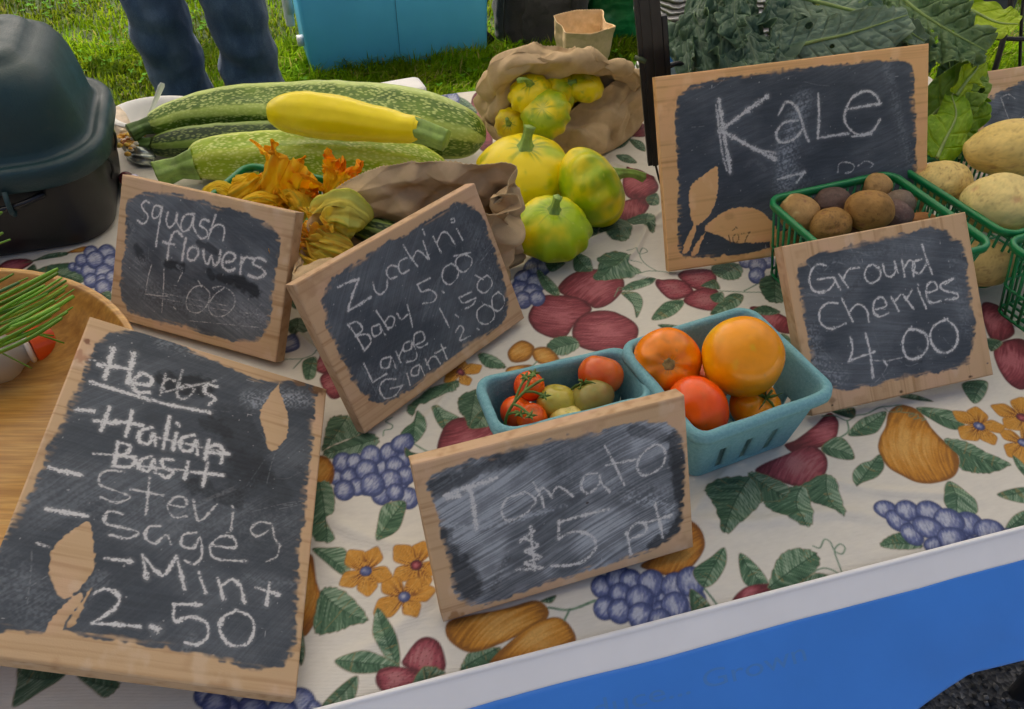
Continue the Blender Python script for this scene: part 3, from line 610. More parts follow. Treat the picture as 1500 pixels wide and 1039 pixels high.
# ================================================================ chalkboard signs
wood_mat = NT('chalkboard_wood'); c_ = wood_mat.n('ShaderNodeAttribute', attribute_name='col').outputs['Color']; co = wood_mat.co()
wood_mat.base(c_).set(rough=.68, spec=.3).bump(wood_mat.math('ADD', wood_mat.noise(co, 700, 3), wood_mat.noise(co, 60, 5, stretch=(.6, 8, 8))), .22, .0008)
wood_mat = wood_mat.m
def sign(key, pos, ang, w, h, t, patch, strokes, label, cut=(), dark=(), smudge=(), haze=.25, hdir=.35, tone=(1, 1, 1), marks=(), stamp=(), group=None, sp=.00068, grainx=True, rag=.008, sk=.55):
    az, til, roll = map(R, ang)
    ex = np.array([math.cos(az)*math.cos(roll), math.sin(az)*math.cos(roll), math.sin(roll)]); nb = np.array([-math.sin(az), math.cos(az), 0])
    up = nb*math.cos(til)+np.array([0, 0, 1])*math.sin(til); up -= ex*up.dot(ex); up /= np.linalg.norm(up); nz = np.cross(ex, up)
    o0 = np.array(pos)+np.array([0, 0, TZ]); cam0 = np.array([0, 0, TZ+CAM_H])
    def loc(px, py):
        r = ray(px, py); p = cam0+r*(nz.dot(o0-cam0)/nz.dot(r))-o0; return (p@ex, p@up)
    na, nb_ = int(w/sp), int(h/sp); A, B = np.meshgrid(np.linspace(0, w, na), np.linspace(0, h, nb_), indexing='ij')
    sd0 = abs(hash(key)) % 1 if False else sum(map(ord, key)) % 97
    g1, g2 = (A, B) if grainx else (B, A)
    warp = g2+.006*(fbm2(g1/.12, g2/.05, sd0)-.5)
    gr = vn2(warp/.0042, g1/.25, sd0+1)*.6+vn2(warp/.0016, g1/.12, sd0+2)*.4
    def wood(gr, A, B):
        c = mixc(np.broadcast_to(np.array([.60, .41, .235]), A.shape+(3,)), [.40, .235, .105], sm(.5, .95, gr)*.75)
        c = mixc(c, [.66, .43, .29], sm(.45, .75, fbm2(A/.05, B/.05, sd0+4))*.5)
        c = mixc(c, [.36, .20, .09], sm(.66, .8, fbm2(A/.03, B/.025, sd0+6))*.35)
        c = mixc(c, [.74, .60, .45], sm(.62, .8, fbm2(A/.02, B/.03, sd0+8))*.3)
        return c*np.array(tone)
    col = wood(gr, A, B)
    def poly(pts, n=90): return spline(np.array([loc(*p) for p in pts]), n, True)
    Q = poly(patch, 160); s_ = pip(A, B, Q); nxx, nyy = np.gradient(s_, sp); nl_ = np.hypot(nxx, nyy)+1e-6; nxx, nyy = nyy/nl_, nxx/nl_
    br = (vn2(A/.018, B/.0024, sd0+11)-.5)*rag*.26*np.abs(nxx)*sm(.35, .6, vn2(A/.03, B/.03, sd0+51))+(vn2(A/.0024, B/.018, sd0+13)-.5)*rag*.26*np.abs(nyy)*sm(.35, .6, vn2(A/.03, B/.03, sd0+52))+(vn2(A/.006, B/.006, sd0+53)-.5)*.003+(vn2(A/.0030, B/.0030, sd0+12)-.5)*.0026+(fbm2(A/.02, B/.02, sd0+14)-.5)*.006
    cov = sm(.0012, -.0012, s_+br)*(1-sm(-.006, .001, s_+br)*sm(.45, .70, vn2(A/.020, B/.0022, sd0+15)*.6+fbm2(A/.03, B/.03, sd0+16)*.4)*.9)
    for cp in cut:
        q = poly(cp, 70); s2 = pip(A, B, q)+(vn2(A/.0025, B/.0025, sd0+16)-.5)*.0022; cov = cov*sm(-.0004, .0006, s2)
    ca, sa = math.cos(hdir), math.sin(hdir); sw = .003*np.sin(A/.06+B/.05)+.010*(fbm2(A/.09, B/.07, sd0+40)-.5)
    ua, ub = A*ca+B*sa, -A*sa+B*ca+sw
    strk = vn2(ub/.0009, ua/.05, sd0+20)*.45+vn2(ub/.0028, ua/.08, sd0+21)*.25+fbm2(A/.012, B/.010, sd0+44)*.30
    area = fbm2(A/.05, B/.04, sd0+22)
    hz = haze*(.45+1.1*sm(.3, .7, area))*(.45+.5*(1-sk)+.95*sk*sm(.3, .8, strk))
    pc = np.array([.045, .056, .070])*(.85+.35*vn2(A/.02, B/.0016, sd0+23))[..., None]
    for (pts, r, amt) in dark:
        d, _ = pld(A, B, spline(np.array([loc(*p) for p in pts]), 30)); m = sm(r, r*.45, d+(fbm2(A/.006, B/.006, sd0+24)-.5)*r*.9); hz = hz*(1-m*amt); pc = pc*(1-.55*m*amt)[..., None]
    for (pts, r, amt) in smudge:
        d, _ = pld(A, B, spline(np.array([loc(*p) for p in pts]), 30)); hz = hz+amt*sm(r, 0, d)*(.15+1.1*sm(.35, .75, strk*.5+.5*vn2(A/.0018, B/.0018, sd0+25)))
    pc = mixc(pc, [.44, .48, .53], np.clip(hz, 0, .9))
    gs_ = np.random.default_rng(sd0)
    for _ in range(26):           # scratches and finger swipes in the dust
        x0, y0, an, ln = gs_.uniform(0, w), gs_.uniform(0, h), gs_.normal(hdir, .6), gs_.uniform(.01, .07); q = np.array([(x0, y0), (x0+math.cos(an)*ln*.5, y0+math.sin(an)*ln*.5+gs_.normal(0, .004)), (x0+math.cos(an)*ln, y0+math.sin(an)*ln)])
        d, tt = pld(A, B, spline(q, 14)); r = gs_.choice([.0006, .0007, .0009, .003, .005]); k = gs_.uniform(.05, .30) if r < .002 else gs_.uniform(-.35, .16)
        mk = sm(r, r*.3, d)*sm(.2, .6, vn2(A/.0016, B/.0016, sd0+60)); pc = mixc(pc, [.5, .52, .54], mk*k) if k > 0 else pc*(1+k*mk)[..., None]
    pc = pc*(.93+.14*vn2(A/.0009, B/.0009, sd0+26))[..., None]
    fl = vn2(A/.0035, B/.0035, sd0+27); pc = mixc(pc, [.5, .5, .5], sm(.965, .985, fl)*.6)
    for (pts, wd, op) in strokes:
        q = np.array([loc(*p) for p in pts]); q = spline(q, len(q)*9) if len(q) > 2 else q
        a0, b0 = q.min(0)-.012, q.max(0)+.012; i0, i1 = np.searchsorted(A[:, 0], [a0[0], b0[0]]); j0, j1 = np.searchsorted(B[0], [a0[1], b0[1]])
        if i1 <= i0 or j1 <= j0: continue
        a, b = A[i0:i1, j0:j1], B[i0:i1, j0:j1]; d, tt = pld(a, b, q); hw = wd*.0005*(.55+.75*vn2(tt/.006, 0*tt+wd, sd0)); d = np.hypot(d, 0)+.0006*(vn2(tt/.004, 0*tt+3, sd0+5)-.5)
        dd = d+(vn2(a/.0011, b/.0011, sd0+30)-.5)*hw*1.1
        g = vn2(a/.0011, b/.0011, sd0+31)*.55+vn2(a/.0032, b/.0009, sd0+32)*.30+vn2(tt/.012, 0*tt+7, sd0+33)*.15
        m = sm(hw*1.1, hw*.6, dd)*(.12+.88*sm(.34, .56, g+op*.26-.12))*min(1, .35+.75*op)
        pc[i0:i1, j0:j1] = mixc(pc[i0:i1, j0:j1], [.66, .66, .655], m)
        fz = sm(hw*2.6, hw, d)*.10*op; pc[i0:i1, j0:j1] = mixc(pc[i0:i1, j0:j1], [.6, .6, .6], fz)
    col = col*(1-cov[..., None])+pc*cov[..., None]
    for (pt, r, c) in marks:      # nail holes, knots and stains
        q = loc(*pt); d = np.hypot(A-q[0], (B-q[1])*1.2)+(vn2(A/.003, B/.003, 3)-.5)*r*.7; col = mixc(col, c, sm(r, r*.4, d)*.9)
    for (pts, wd, c) in stamp:
        q = np.array([loc(*p) for p in pts]); q = spline(q, len(q)*9) if len(q) > 2 else q; d, _ = pld(A, B, q); col = mixc(col, c, sm(wd*.0006, wd*.0003, d)*sm(.25, .5, vn2(A/.0012, B/.0012, 4))*.8)
    m_ = MB(); bv = .0012
    V = np.stack([A, B, 0*A], -1); er = np.minimum(np.minimum(A, w-A), np.minimum(B, h-B)); V[..., 2] = -bv*np.clip(1-er/(bv*1.4), 0, 1)**2
    V[..., 2] += -.00025*cov+.0003*(vn2(A/.004, B/.004, 5)-.5)*0
    m_.grid(V, col=col)
    def side(p, q, dn, nu):       # edge strips: front rim -> back
        n = 60; f = np.linspace(0, 1, n); e = np.array(p)[None]*(1-f)[:, None]+np.array(q)[None]*f[:, None]; dep = np.linspace(0, 1, 14)
        z = -bv*.95-(t-bv)*dep; Vs = np.zeros((n, 14, 3)); Vs[..., :2] = e[:, None]+np.array(dn)[None, None]*0; Vs[..., 2] = z
        k = np.broadcast_to(e[:, None, 0]+e[:, None, 1], (n, 14)); g = vn2(k/.0045+z[None]/.01, z[None]/.006+0*k, sd0+33)
        c = wood(g*.9+.1, k, np.broadcast_to(z[None]*3, k.shape))*(.92 if nu else .8); m_.grid(Vs, col=c, flip=True)
    side((0, 0), (w, 0), (0, -1), 1); side((w, 0), (w, h), (1, 0), 0); side((w, h), (0, h), (0, 1), 1); side((0, h), (0, 0), (-1, 0), 0)
    m_.add([[0, 0, -t], [0, h, -t], [w, h, -t], [w, 0, -t]], [[0, 1, 2, 3]], col=np.array([.5, .33, .18]))
    ob = m_.build('chalkboard_sign', wood_mat)
    ob.matrix_world = Matrix(((ex[0], up[0], nz[0], o0[0]), (ex[1], up[1], nz[1], o0[1]), (ex[2], up[2], nz[2], o0[2]), (0, 0, 0, 1)))
    return tag(ob, label, 'chalkboard', 'chalkboard price signs on the table')
def ST(v, L): return [(sub(p, *v), w, o) for p, w, o in L]
Z3 = (900, 0, 2.498); Z6 = (650, 420, 2.498); ZH = (0, 450, 1.764)
def pl(w, o, *ps): return [(list(p), w, o) for p in ps]
sq = ST(Z4, pl(3.0, .95, [(655, 172), (640, 163), (622, 182), (632, 205), (648, 225), (645, 250), (625, 264), (605, 250)], [(708, 190), (682, 185), (668, 215), (675, 240), (697, 228), (710, 195)], [(712, 188), (700, 260), (690, 320), (685, 362)],
  [(738, 215), (730, 250), (742, 280), (765, 262), (778, 222)], [(778, 218), (776, 255), (792, 282)], [(850, 222), (815, 225), (795, 262), (802, 297), (832, 285), (850, 240)], [(853, 222), (848, 270), (862, 305)], [(917, 252), (892, 245), (878, 270), (905, 290), (910, 317), (885, 330), (868, 315)], [(946, 226), (930, 280), (914, 332)], [(922, 292), (955, 268), (985, 282), (980, 337)])
  +pl(3.6, 1, [(800, 318), (778, 297), (757, 312), (742, 360), (735, 418)], [(716, 345), (765, 355)], [(815, 330), (806, 380), (800, 425)], [(850, 365), (828, 380), (825, 415), (848, 425), (870, 400), (866, 370), (850, 365)], [(893, 380), (898, 420), (912, 442), (928, 405), (940, 447), (960, 430), (968, 385)], [(985, 432), (1022, 427), (1032, 402), (1000, 390), (978, 420), (980, 455), (1010, 472), (1032, 462)], [(1062, 413), (1055, 482)], [(1058, 442), (1080, 412), (1112, 418)], [(1166, 427), (1130, 413), (1113, 440), (1150, 460), (1164, 485), (1130, 502), (1093, 490)])
  +pl(1.5, .55, [(665, 445), (650, 500), (640, 568)], [(638, 572), (690, 580), (738, 582)], [(720, 460), (718, 540), (710, 655)], [(762, 630), (772, 640)], [(890, 535), (850, 545), (820, 590), (825, 640), (870, 655), (910, 620), (920, 570), (888, 533)], [(985, 545), (940, 580), (915, 630), (940, 668), (990, 665), (1030, 620), (1022, 570), (980, 540), (935, 545)], [(870, 515), (885, 540)], [(800, 480), (780, 520)])
  +pl(.7, .4, [(700, 590), (900, 630), (1145, 665)], [(690, 565), (1000, 625)], [(830, 690), (1140, 720)]))
sign('squash', (-.5036, .7927, .0106), (-20.94, 58.02, .23), .2428, .1764, .018,
  sub([(560, 170), (620, 130), (740, 130), (900, 165), (1100, 225), (1200, 280), (1230, 350), (1215, 480), (1195, 620), (1170, 740), (1100, 790), (950, 765), (800, 720), (650, 680), (560, 640), (530, 560), (540, 400), (555, 250)], *Z4), sq,
  'wooden chalkboard sign reading squash flowers 4.00, beside the dark bin', haze=.17, hdir=-.42,
  dark=[(sub([(735, 440), (800, 455)], *Z4), .008, .9), (sub([(870, 350), (960, 390)], *Z4), .006, .7), (sub([(960, 500), (1010, 510)], *Z4), .008, .9), (sub([(1050, 520), (1120, 560)], *Z4), .011, .95), (sub([(600, 370), (620, 410)], *Z4), .007, .7), (sub([(920, 480), (935, 495)], *Z4), .006, .8)],
  smudge=[(sub([(640, 560), (1140, 690)], *Z4), .03, .16), (sub([(600, 440), (640, 420)], *Z4), .012, .2), (sub([(780, 450), (800, 465)], *Z4), .004, .4)])
zu = ST(Z5, pl(2.6, .9, [(248, 470), (285, 452), (328, 438)], [(326, 440), (308, 485), (290, 540), (285, 562)], [(285, 560), (330, 535), (372, 508)])
  +pl(2.0, .85, [(380, 452), (390, 485), (410, 497), (432, 475), (435, 440)], [(472, 392), (447, 388), (432, 410), (445, 437), (472, 430)], [(512, 358), (485, 370), (478, 395), (490, 418), (518, 405)], [(497, 310), (520, 350), (550, 390)], [(530, 368), (545, 335), (562, 335), (590, 362)], [(572, 295), (594, 362)], [(570, 250), (578, 272)], [(610, 278), (640, 338)], [(625, 300), (642, 264), (665, 265), (692, 305)], [(700, 248), (722, 290)], [(678, 212), (689, 208), (691, 222), (680, 224)],
  [(285, 612), (320, 660), (348, 712)], [(285, 612), (320, 603), (341, 630), (315, 657)], [(315, 655), (360, 650), (372, 680), (346, 714)], [(402, 612), (377, 625), (385, 657), (412, 640), (405, 612), (427, 652)], [(393, 560), (420, 600), (440, 632)], [(425, 605), (445, 580), (462, 590), (455, 620), (436, 627)], [(473, 570), (488, 592), (512, 575)], [(512, 538), (525, 590), (531, 622)], [(598, 435), (550, 460)], [(550, 460), (565, 487), (597, 480), (622, 500), (610, 525), (570, 532)], [(645, 485), (651, 491)], [(680, 380), (650, 400), (646, 440), (672, 460), (700, 435), (706, 400), (680, 380)], [(730, 345), (700, 360), (698, 395), (725, 413), (752, 390), (756, 360), (730, 345)], [(688, 352), (752, 338)],
  [(345, 760), (365, 800), (380, 832)], [(380, 831), (432, 800)], [(447, 735), (415, 745), (413, 775), (440, 775), (452, 738), (468, 778)], [(468, 715), (487, 757)], [(478, 738), (492, 708)], [(527, 675), (500, 685), (498, 712), (525, 705), (530, 680), (547, 722), (540, 747), (508, 755)], [(543, 690), (577, 670), (567, 640), (540, 650), (538, 685), (560, 700), (588, 685)], [(635, 552), (655, 590), (671, 622)], [(695, 575), (706, 583)], [(755, 488), (708, 510)], [(708, 510), (725, 530), (772, 510)], [(772, 513), (762, 535), (733, 552)], [(815, 425), (785, 445), (778, 475), (805, 492), (832, 465), (831, 440), (815, 425)],
  [(467, 820), (425, 823), (406, 855), (425, 892), (465, 882), (492, 845)], [(492, 845), (448, 856)], [(510, 798), (522, 842)], [(557, 765), (530, 780), (528, 805), (552, 802), (560, 770), (577, 807)], [(580, 743), (597, 782)], [(585, 765), (602, 738), (620, 735), (637, 762)], [(640, 688), (662, 742)], [(616, 722), (657, 700)], [(695, 640), (712, 617), (726, 632), (712, 672), (752, 655)], [(777, 628), (784, 632)], [(805, 535), (778, 560), (783, 600), (815, 610), (842, 585), (836, 550), (805, 535)], [(857, 488), (835, 510), (838, 550), (860, 560), (880, 535), (877, 505), (857, 488)], [(770, 425), (800, 440)]))
sign('zuc', (-.1571, .5956, .0094), (47.98, 64.14, .59), .2584, .1784, .017,
  sub([(185, 530), (200, 480), (280, 400), (400, 320), (560, 235), (680, 160), (740, 155), (790, 190), (830, 290), (870, 400), (895, 520), (880, 590), (800, 660), (680, 740), (560, 830), (470, 895), (400, 910), (340, 880), (290, 800), (240, 700), (200, 600)], *Z5), zu,
  'wooden chalkboard sign listing zucchini prices, leaning on a paper bag', haze=.14, hdir=.75, tone=(1, .96, .96), smudge=[(sub([(400, 830), (560, 740)], *Z5), .03, .15), (sub([(740, 220), (860, 480)], *Z5), .02, .1)])
he = ST(ZH, pl(5.2, 1, [(293, 108), (283, 145), (270, 184)], [(258, 148), (338, 160)], [(346, 120), (338, 155), (330, 196)], [(350, 198), (386, 200), (392, 182), (365, 172), (343, 195), (353, 218), (386, 220)])
  +pl(3.0, .45, [(428, 172), (415, 227)], [(420, 200), (435, 185), (452, 190)], [(472, 162), (457, 220), (475, 237), (502, 215), (482, 200), (462, 210)], [(420, 220), (560, 190)])+pl(4, .8, [(562, 205), (535, 200), (530, 220), (556, 235), (540, 252)])
  +pl(4.4, 1, [(236, 194), (330, 222), (430, 250), (542, 272)], [(198, 265), (242, 268)])+pl(2, .6, [(225, 135), (246, 138)], [(95, 610), (130, 620)])
  +pl(4.0, .95, [(284, 258), (262, 318)], [(243, 293), (305, 300)], [(342, 268), (325, 335)], [(300, 293), (367, 305)], [(392, 310), (365, 320), (360, 345), (385, 352), (397, 325), (402, 357)], [(438, 283), (422, 367)], [(456, 325), (447, 367)], [(458, 300), (462, 306)], [(502, 330), (470, 340), (468, 365), (492, 372), (507, 345), (510, 382)], [(540, 343), (530, 392)], [(535, 365), (560, 355), (577, 370), (572, 402)], [(535, 375), (590, 380)])+pl(2.4, .7, [(400, 335), (592, 378)], [(242, 378), (350, 386)])
  +pl(3.6, .9, [(305, 348), (295, 410)], [(305, 350), (337, 358), (325, 380), (300, 382)], [(300, 382), (347, 392), (337, 412), (293, 411)], [(392, 385), (365, 395), (360, 415), (385, 422), (397, 395), (402, 427)], [(447, 395), (420, 393), (423, 413), (447, 425), (430, 441), (413, 432)], [(486, 400), (477, 442)], [(537, 403), (524, 462)], [(488, 425), (578, 435)])+pl(2.4, .6, [(355, 410), (578, 432)])
  +pl(4.2, .95, [(128, 413), (165, 425), (208, 433)], [(122, 521), (170, 530), (225, 539)])
  +pl(2.2, .62, [(322, 424), (270, 424), (256, 455), (300, 475), (337, 490), (300, 505), (260, 490)], [(387, 438), (377, 537)], [(338, 470), (422, 486)], [(440, 510), (477, 516), (480, 495), (455, 490), (433, 515), (450, 542), (482, 540)], [(500, 498), (515, 552), (562, 508)], [(602, 530), (597, 577)], [(599, 514), (602, 518)], [(703, 560), (670, 555), (648, 575), (665, 592), (697, 575)], [(705, 568), (712, 600), (724, 617)])+pl(1.6, .4, [(724, 617), (715, 645), (688, 657)])
  +pl(2.5, .75, [(318, 534), (280, 528), (273, 558), (320, 570), (358, 582), (330, 597), (282, 588)], [(417, 565), (385, 568), (376, 595), (400, 610), (430, 590), (442, 612)], [(507, 583), (475, 588), (470, 615), (500, 622), (517, 595), (522, 640), (502, 664), (478, 655)], [(548, 615), (607, 621), (602, 595), (570, 593), (543, 620), (560, 650), (637, 656)])
  +pl(3.2, .9, [(272, 649), (338, 656)], [(368, 640), (380, 702)], [(370, 643), (420, 692), (456, 643)], [(456, 643), (478, 728)], [(518, 698), (532, 738)], [(513, 684), (517, 688)], [(563, 700), (577, 752)], [(570, 722), (600, 703), (622, 725), (632, 763)], [(697, 713), (689, 768)], [(662, 724), (720, 743)])
  +pl(3.0, .88, [(243, 740), (272, 728), (307, 745), (295, 780), (238, 816)], [(238, 816), (300, 820), (360, 826)], [(448, 767), (520, 769)], [(450, 768), (452, 811), (490, 800), (532, 815), (537, 850), (510, 872), (478, 866)], [(615, 783), (580, 800), (568, 835), (595, 872), (637, 871), (657, 835), (647, 800), (608, 782)])+pl(6, 1, [(390, 825), (404, 832)]))
sign('herbs', (-.376, .2782, .1367), (7.53, 6.78, -31.06), .2383, .3283, .013,
  sub([(285, 65), (400, 70), (560, 140), (680, 185), (810, 205), (812, 300), (800, 430), (775, 640), (765, 850), (735, 920), (640, 930), (450, 890), (250, 850), (60, 835), (-80, 825), (-75, 700), (10, 590), (95, 430), (180, 250), (220, 150), (245, 100)], *ZH), he,
  'large wooden chalkboard sign listing herbs, propped on the rim of the wooden bowl', sp=.0007,
  cut=[sub([(228, 555), (185, 580), (140, 620), (128, 680), (150, 745), (190, 742), (235, 690), (245, 650), (238, 600)], *ZH), sub([(200, 742), (150, 785), (118, 840), (145, 850), (180, 800), (215, 752)], *ZH), sub([(236, 725), (215, 755), (172, 820), (188, 825), (215, 775)], *ZH), sub([(722, 195), (690, 240), (672, 275), (685, 330), (700, 370), (735, 345), (746, 300), (735, 250), (722, 215)], *ZH)],
  dark=[(sub([(430, 195), (520, 205)], *ZH), .016, .95), (sub([(540, 300), (580, 320)], *ZH), .012, .6), (sub([(610, 300), (660, 400)], *ZH), .03, .5), (sub([(640, 420), (700, 480)], *ZH), .03, .4), (sub([(500, 460), (610, 500)], *ZH), .012, .7)],
  smudge=[(sub([(650, 240), (780, 235)], *ZH), .018, .5), (sub([(420, 95), (640, 150)], *ZH), .012, .22), (sub([(100, 480), (700, 560)], *ZH), .05, .08), (sub([(20, 700), (110, 780)], *ZH), .03, .14), (sub([(640, 700), (780, 720)], *ZH), .008, .14), (sub([(200, 760), (260, 700)], *ZH), .012, .2)], haze=.10, hdir=.9, tone=(.98, .98, .97), rag=.005,
  marks=[((126, 500), .005, (.22, .09, .05)), ((440, 560), .008, (.22, .12, .06)), ((112, 520), .012, (.46, .25, .15)), ((465, 570), .010, (.18, .09, .04))])
to = ST(Z6, pl(4.2, 1, [(10, 766), (70, 742), (130, 722), (195, 700)], [(95, 742), (108, 790), (120, 885)], [(15, 775), (60, 765)])
  +pl(2.2, .78, [(292, 758), (235, 775), (212, 820), (235, 857), (300, 830), (337, 785), (300, 753), (270, 762)], [(328, 718), (358, 770), (366, 808)], [(345, 765), (365, 738), (397, 772)], [(395, 765), (418, 733), (450, 750), (474, 768)], [(562, 683), (520, 690), (503, 735), (530, 757), (567, 725), (572, 690)], [(572, 690), (578, 720), (607, 752)], [(590, 583), (625, 650), (662, 727)], [(593, 655), (702, 633)], [(772, 578), (730, 610), (708, 655), (730, 692), (790, 667), (812, 620), (797, 583), (762, 580)])
  +pl(3.2, .8, [(318, 880), (325, 960), (335, 1040)], [(280, 932), (330, 895)], [(295, 920), (345, 948), (300, 970), (357, 990), (300, 1012), (360, 1030), (270, 1035)], [(425, 862), (500, 840), (602, 815)], [(423, 862), (420, 922)], [(420, 922), (480, 897), (540, 912), (556, 955), (520, 1000), (460, 1020), (396, 1022)], [(670, 903), (685, 978)], [(670, 905), (702, 868), (738, 870), (737, 900), (678, 927)], [(773, 795), (790, 860), (802, 918)], [(733, 866), (832, 838)]))
sign('tom', (-.0597, .3745, .0082), (17.87, 68.52, 1.17), .2413, .1576, .017,
  [(628, 705), (660, 684), (760, 655), (860, 632), (950, 618), (985, 625), (1000, 660), (1003, 720), (998, 770), (978, 796), (900, 825), (800, 855), (720, 885), (690, 888), (668, 870), (655, 820), (645, 770), (630, 730)], to,
  'wooden chalkboard sign reading Tomato 15 pt, in front of the blue punnets', haze=.60, sk=1.0, hdir=.30, tone=(1.02, 1.0, .99),
  dark=[([(640, 790), (690, 860)], .016, .8), ([(640, 715), (760, 665)], .010, .7), ([(990, 640), (1000, 760), (960, 800)], .010, .85), ([(930, 630), (970, 640)], .008, .6)],
  smudge=[([(650, 770), (720, 770), (830, 740)], .005, .55), ([(920, 730), (980, 740), (970, 770)], .010, .5), ([(660, 700), (980, 640)], .03, .08), ([(820, 700), (980, 720)], .012, .15)], marks=[((861, 737), .0022, (.04, .025, .02)), ((600, 705), .003, (.3, .16, .06)), ((668, 905), .010, (.42, .22, .09))])
gc = ST(GC, pl(2.5, .85, [(462, 315), (425, 311), (397, 345), (394, 392), (420, 427), (470, 420), (500, 385)], [(428, 374), (492, 366), (505, 385), (524, 418)], [(518, 352), (555, 407)], [(533, 378), (558, 332), (602, 324)], [(660, 309), (635, 325), (626, 360), (650, 390), (687, 370), (691, 335), (660, 309)], [(703, 308), (713, 350), (738, 362), (757, 335), (752, 298)], [(752, 300), (766, 345)], [(783, 288), (795, 362)], [(790, 328), (815, 294), (836, 310), (832, 360)], [(866, 289), (835, 300), (829, 335), (860, 347), (886, 310)], [(868, 224), (885, 280), (912, 352)],
  [(512, 475), (470, 474), (437, 505), (439, 555), (480, 582), (547, 560)], [(529, 453), (575, 552)], [(560, 512), (595, 479), (632, 500), (644, 552)], [(668, 502), (717, 486), (700, 450), (668, 465), (664, 510), (690, 532), (727, 515)], [(738, 448), (770, 507)], [(750, 472), (777, 438)], [(788, 438), (832, 497)], [(800, 462), (827, 418)], [(850, 412), (886, 497)], [(850, 394), (854, 398)], [(888, 432), (932, 415), (920, 384), (893, 395), (888, 440), (905, 472), (948, 465)], [(1000, 369), (948, 395), (960, 420), (1012, 433), (1018, 452), (968, 460)], [(966, 394), (1000, 372)])
  +pl(2.9, .9, [(565, 618), (575, 670), (558, 722)], [(558, 721), (610, 700), (668, 680)], [(630, 603), (650, 690), (661, 788)], [(825, 575), (795, 610), (788, 660), (810, 707), (860, 702), (892, 660), (886, 610), (850, 588), (812, 584)], [(977, 539), (920, 570), (903, 620), (930, 672), (980, 682), (1017, 640), (1012, 580), (962, 537)], [(705, 715), (720, 736)])+pl(1.2, .5, [(665, 716), (720, 718), (800, 700)]))
sign('gc', (.3272, .6176, .0138), (14.83, 48.95, 1.73), .2275, .1875, .018,
  sub([(340, 340), (370, 300), (440, 260), (600, 220), (780, 180), (920, 158), (990, 180), (1045, 250), (1070, 380), (1090, 560), (1080, 680), (1040, 740), (900, 770), (720, 810), (540, 845), (460, 820), (400, 740), (380, 600), (355, 450)], *GC), gc,
  'wooden chalkboard sign reading Ground Cherries 4.00, resting against green baskets', haze=.13, hdir=-.25, tone=(1.03, 1.0, .98), grainx=False,
  smudge=[(sub([(400, 600), (430, 720), (520, 790)], *GC), .018, .28), (sub([(1000, 300), (1060, 600)], *GC), .012, .14), (sub([(400, 320), (900, 220)], *GC), .012, .1)], marks=[(sub([(489, 905)], *GC)[0], .0022, (.03, .02, .015)), (sub([(780, 848)], *GC)[0], .003, (.10, .05, .02)), (sub([(1072, 785)], *GC)[0], .003, (.08, .04, .02)), (sub([(1145, 728)], *GC)[0], .002, (.04, .04, .08)), (sub([(489, 890)], *GC)[0], .006, (.36, .22, .12))])
ka = ST(Z3, pl(6.0, .9, [(383, 368), (395, 450), (410, 540), (425, 632)], [(560, 353), (480, 410), (385, 482)], [(400, 482), (490, 532), (588, 582)])+pl(3, .7, [(372, 385), (395, 560), (412, 625)], [(500, 545), (590, 560)])
  +pl(3.6, .85, [(600, 422), (628, 375), (662, 388), (682, 430), (700, 490), (712, 517)], [(672, 440), (620, 450), (593, 490), (610, 522), (660, 507), (692, 470)], [(746, 343), (749, 420), (745, 507)], [(743, 506), (800, 497), (858, 489)], [(845, 402), (920, 388), (975, 380)], [(972, 382), (958, 350), (920, 333), (870, 360), (845, 410), (848, 455), (890, 492), (942, 482), (972, 438)], [(868, 500), (942, 492)], [(598, 657), (697, 630)], [(697, 630), (668, 667)])+pl(2.2, .6, [(818, 632), (823, 600), (850, 594), (877, 605), (870, 627), (848, 634)], [(893, 607), (920, 590), (947, 600), (938, 614)], [(798, 676), (930, 655)]))
kb = sign('kale', (.2102, .8906, .0074), (9.61, 62.96, 2.92), .3679, .2497, .012,
  sub([(225, 385), (250, 340), (330, 300), (500, 270), (700, 245), (900, 225), (1040, 220), (1088, 250), (1098, 380), (1105, 560), (1100, 720), (1050, 810), (900, 870), (570, 912), (450, 935), (310, 945), (240, 920), (235, 750), (228, 600)], *Z3), ka,
  'large wooden chalkboard sign reading KaLe, standing under the kale leaves', sp=.0008, haze=.09, hdir=.3, tone=(1.38, 1.17, .86),
  cut=[sub([(375, 613), (330, 640), (285, 677), (273, 720), (283, 800), (300, 826), (345, 790), (370, 740), (378, 680)], *Z3), sub([(330, 840), (380, 790), (440, 762), (500, 762), (550, 785), (590, 830), (590, 880), (450, 888), (385, 862)], *Z3), sub([(292, 824), (262, 880), (250, 922), (268, 925), (286, 880), (300, 835)], *Z3), sub([(333, 850), (292, 905), (283, 935), (300, 932), (318, 890)], *Z3)],
  stamp=[(p, w_, (.16, .07, .03)) for p, w_, _ in ST(Z3, pl(2.0, 1, [(418, 862), (425, 890)], [(443, 858), (434, 868), (436, 886), (447, 888), (455, 876), (452, 860), (443, 858)], [(466, 856), (496, 850)], [(496, 850), (484, 868), (478, 884)], [(432, 843), (440, 838)], [(444, 832), (450, 836)]))],
  smudge=[(sub([(690, 370), (640, 520), (620, 680)], *Z3), .022, .42), (sub([(1000, 250), (1080, 600)], *Z3), .012, .16), (sub([(620, 560), (700, 700)], *Z3), .03, .12)])
# stamped figures on the bare wood of the kale sign
sign('right', (.664, 1.122, .014), (17, 62, 0), .20, .150, .018, [(1442, 160), (1455, 140), (1500, 118), (1560, 95), (1640, 85), (1650, 200), (1560, 240), (1450, 240)],
  ST((1330, 0, 4.329), pl(2.4, .45, [(590, 620), (615, 690), (640, 755)], [(595, 615), (640, 600), (680, 625)], [(650, 770), (700, 770), (735, 740)])), 'wooden chalkboard sign cut off by the frame, behind the big pale potatoes', haze=.34, hdir=-.3, tone=(1.36, 1.28, 1.2))
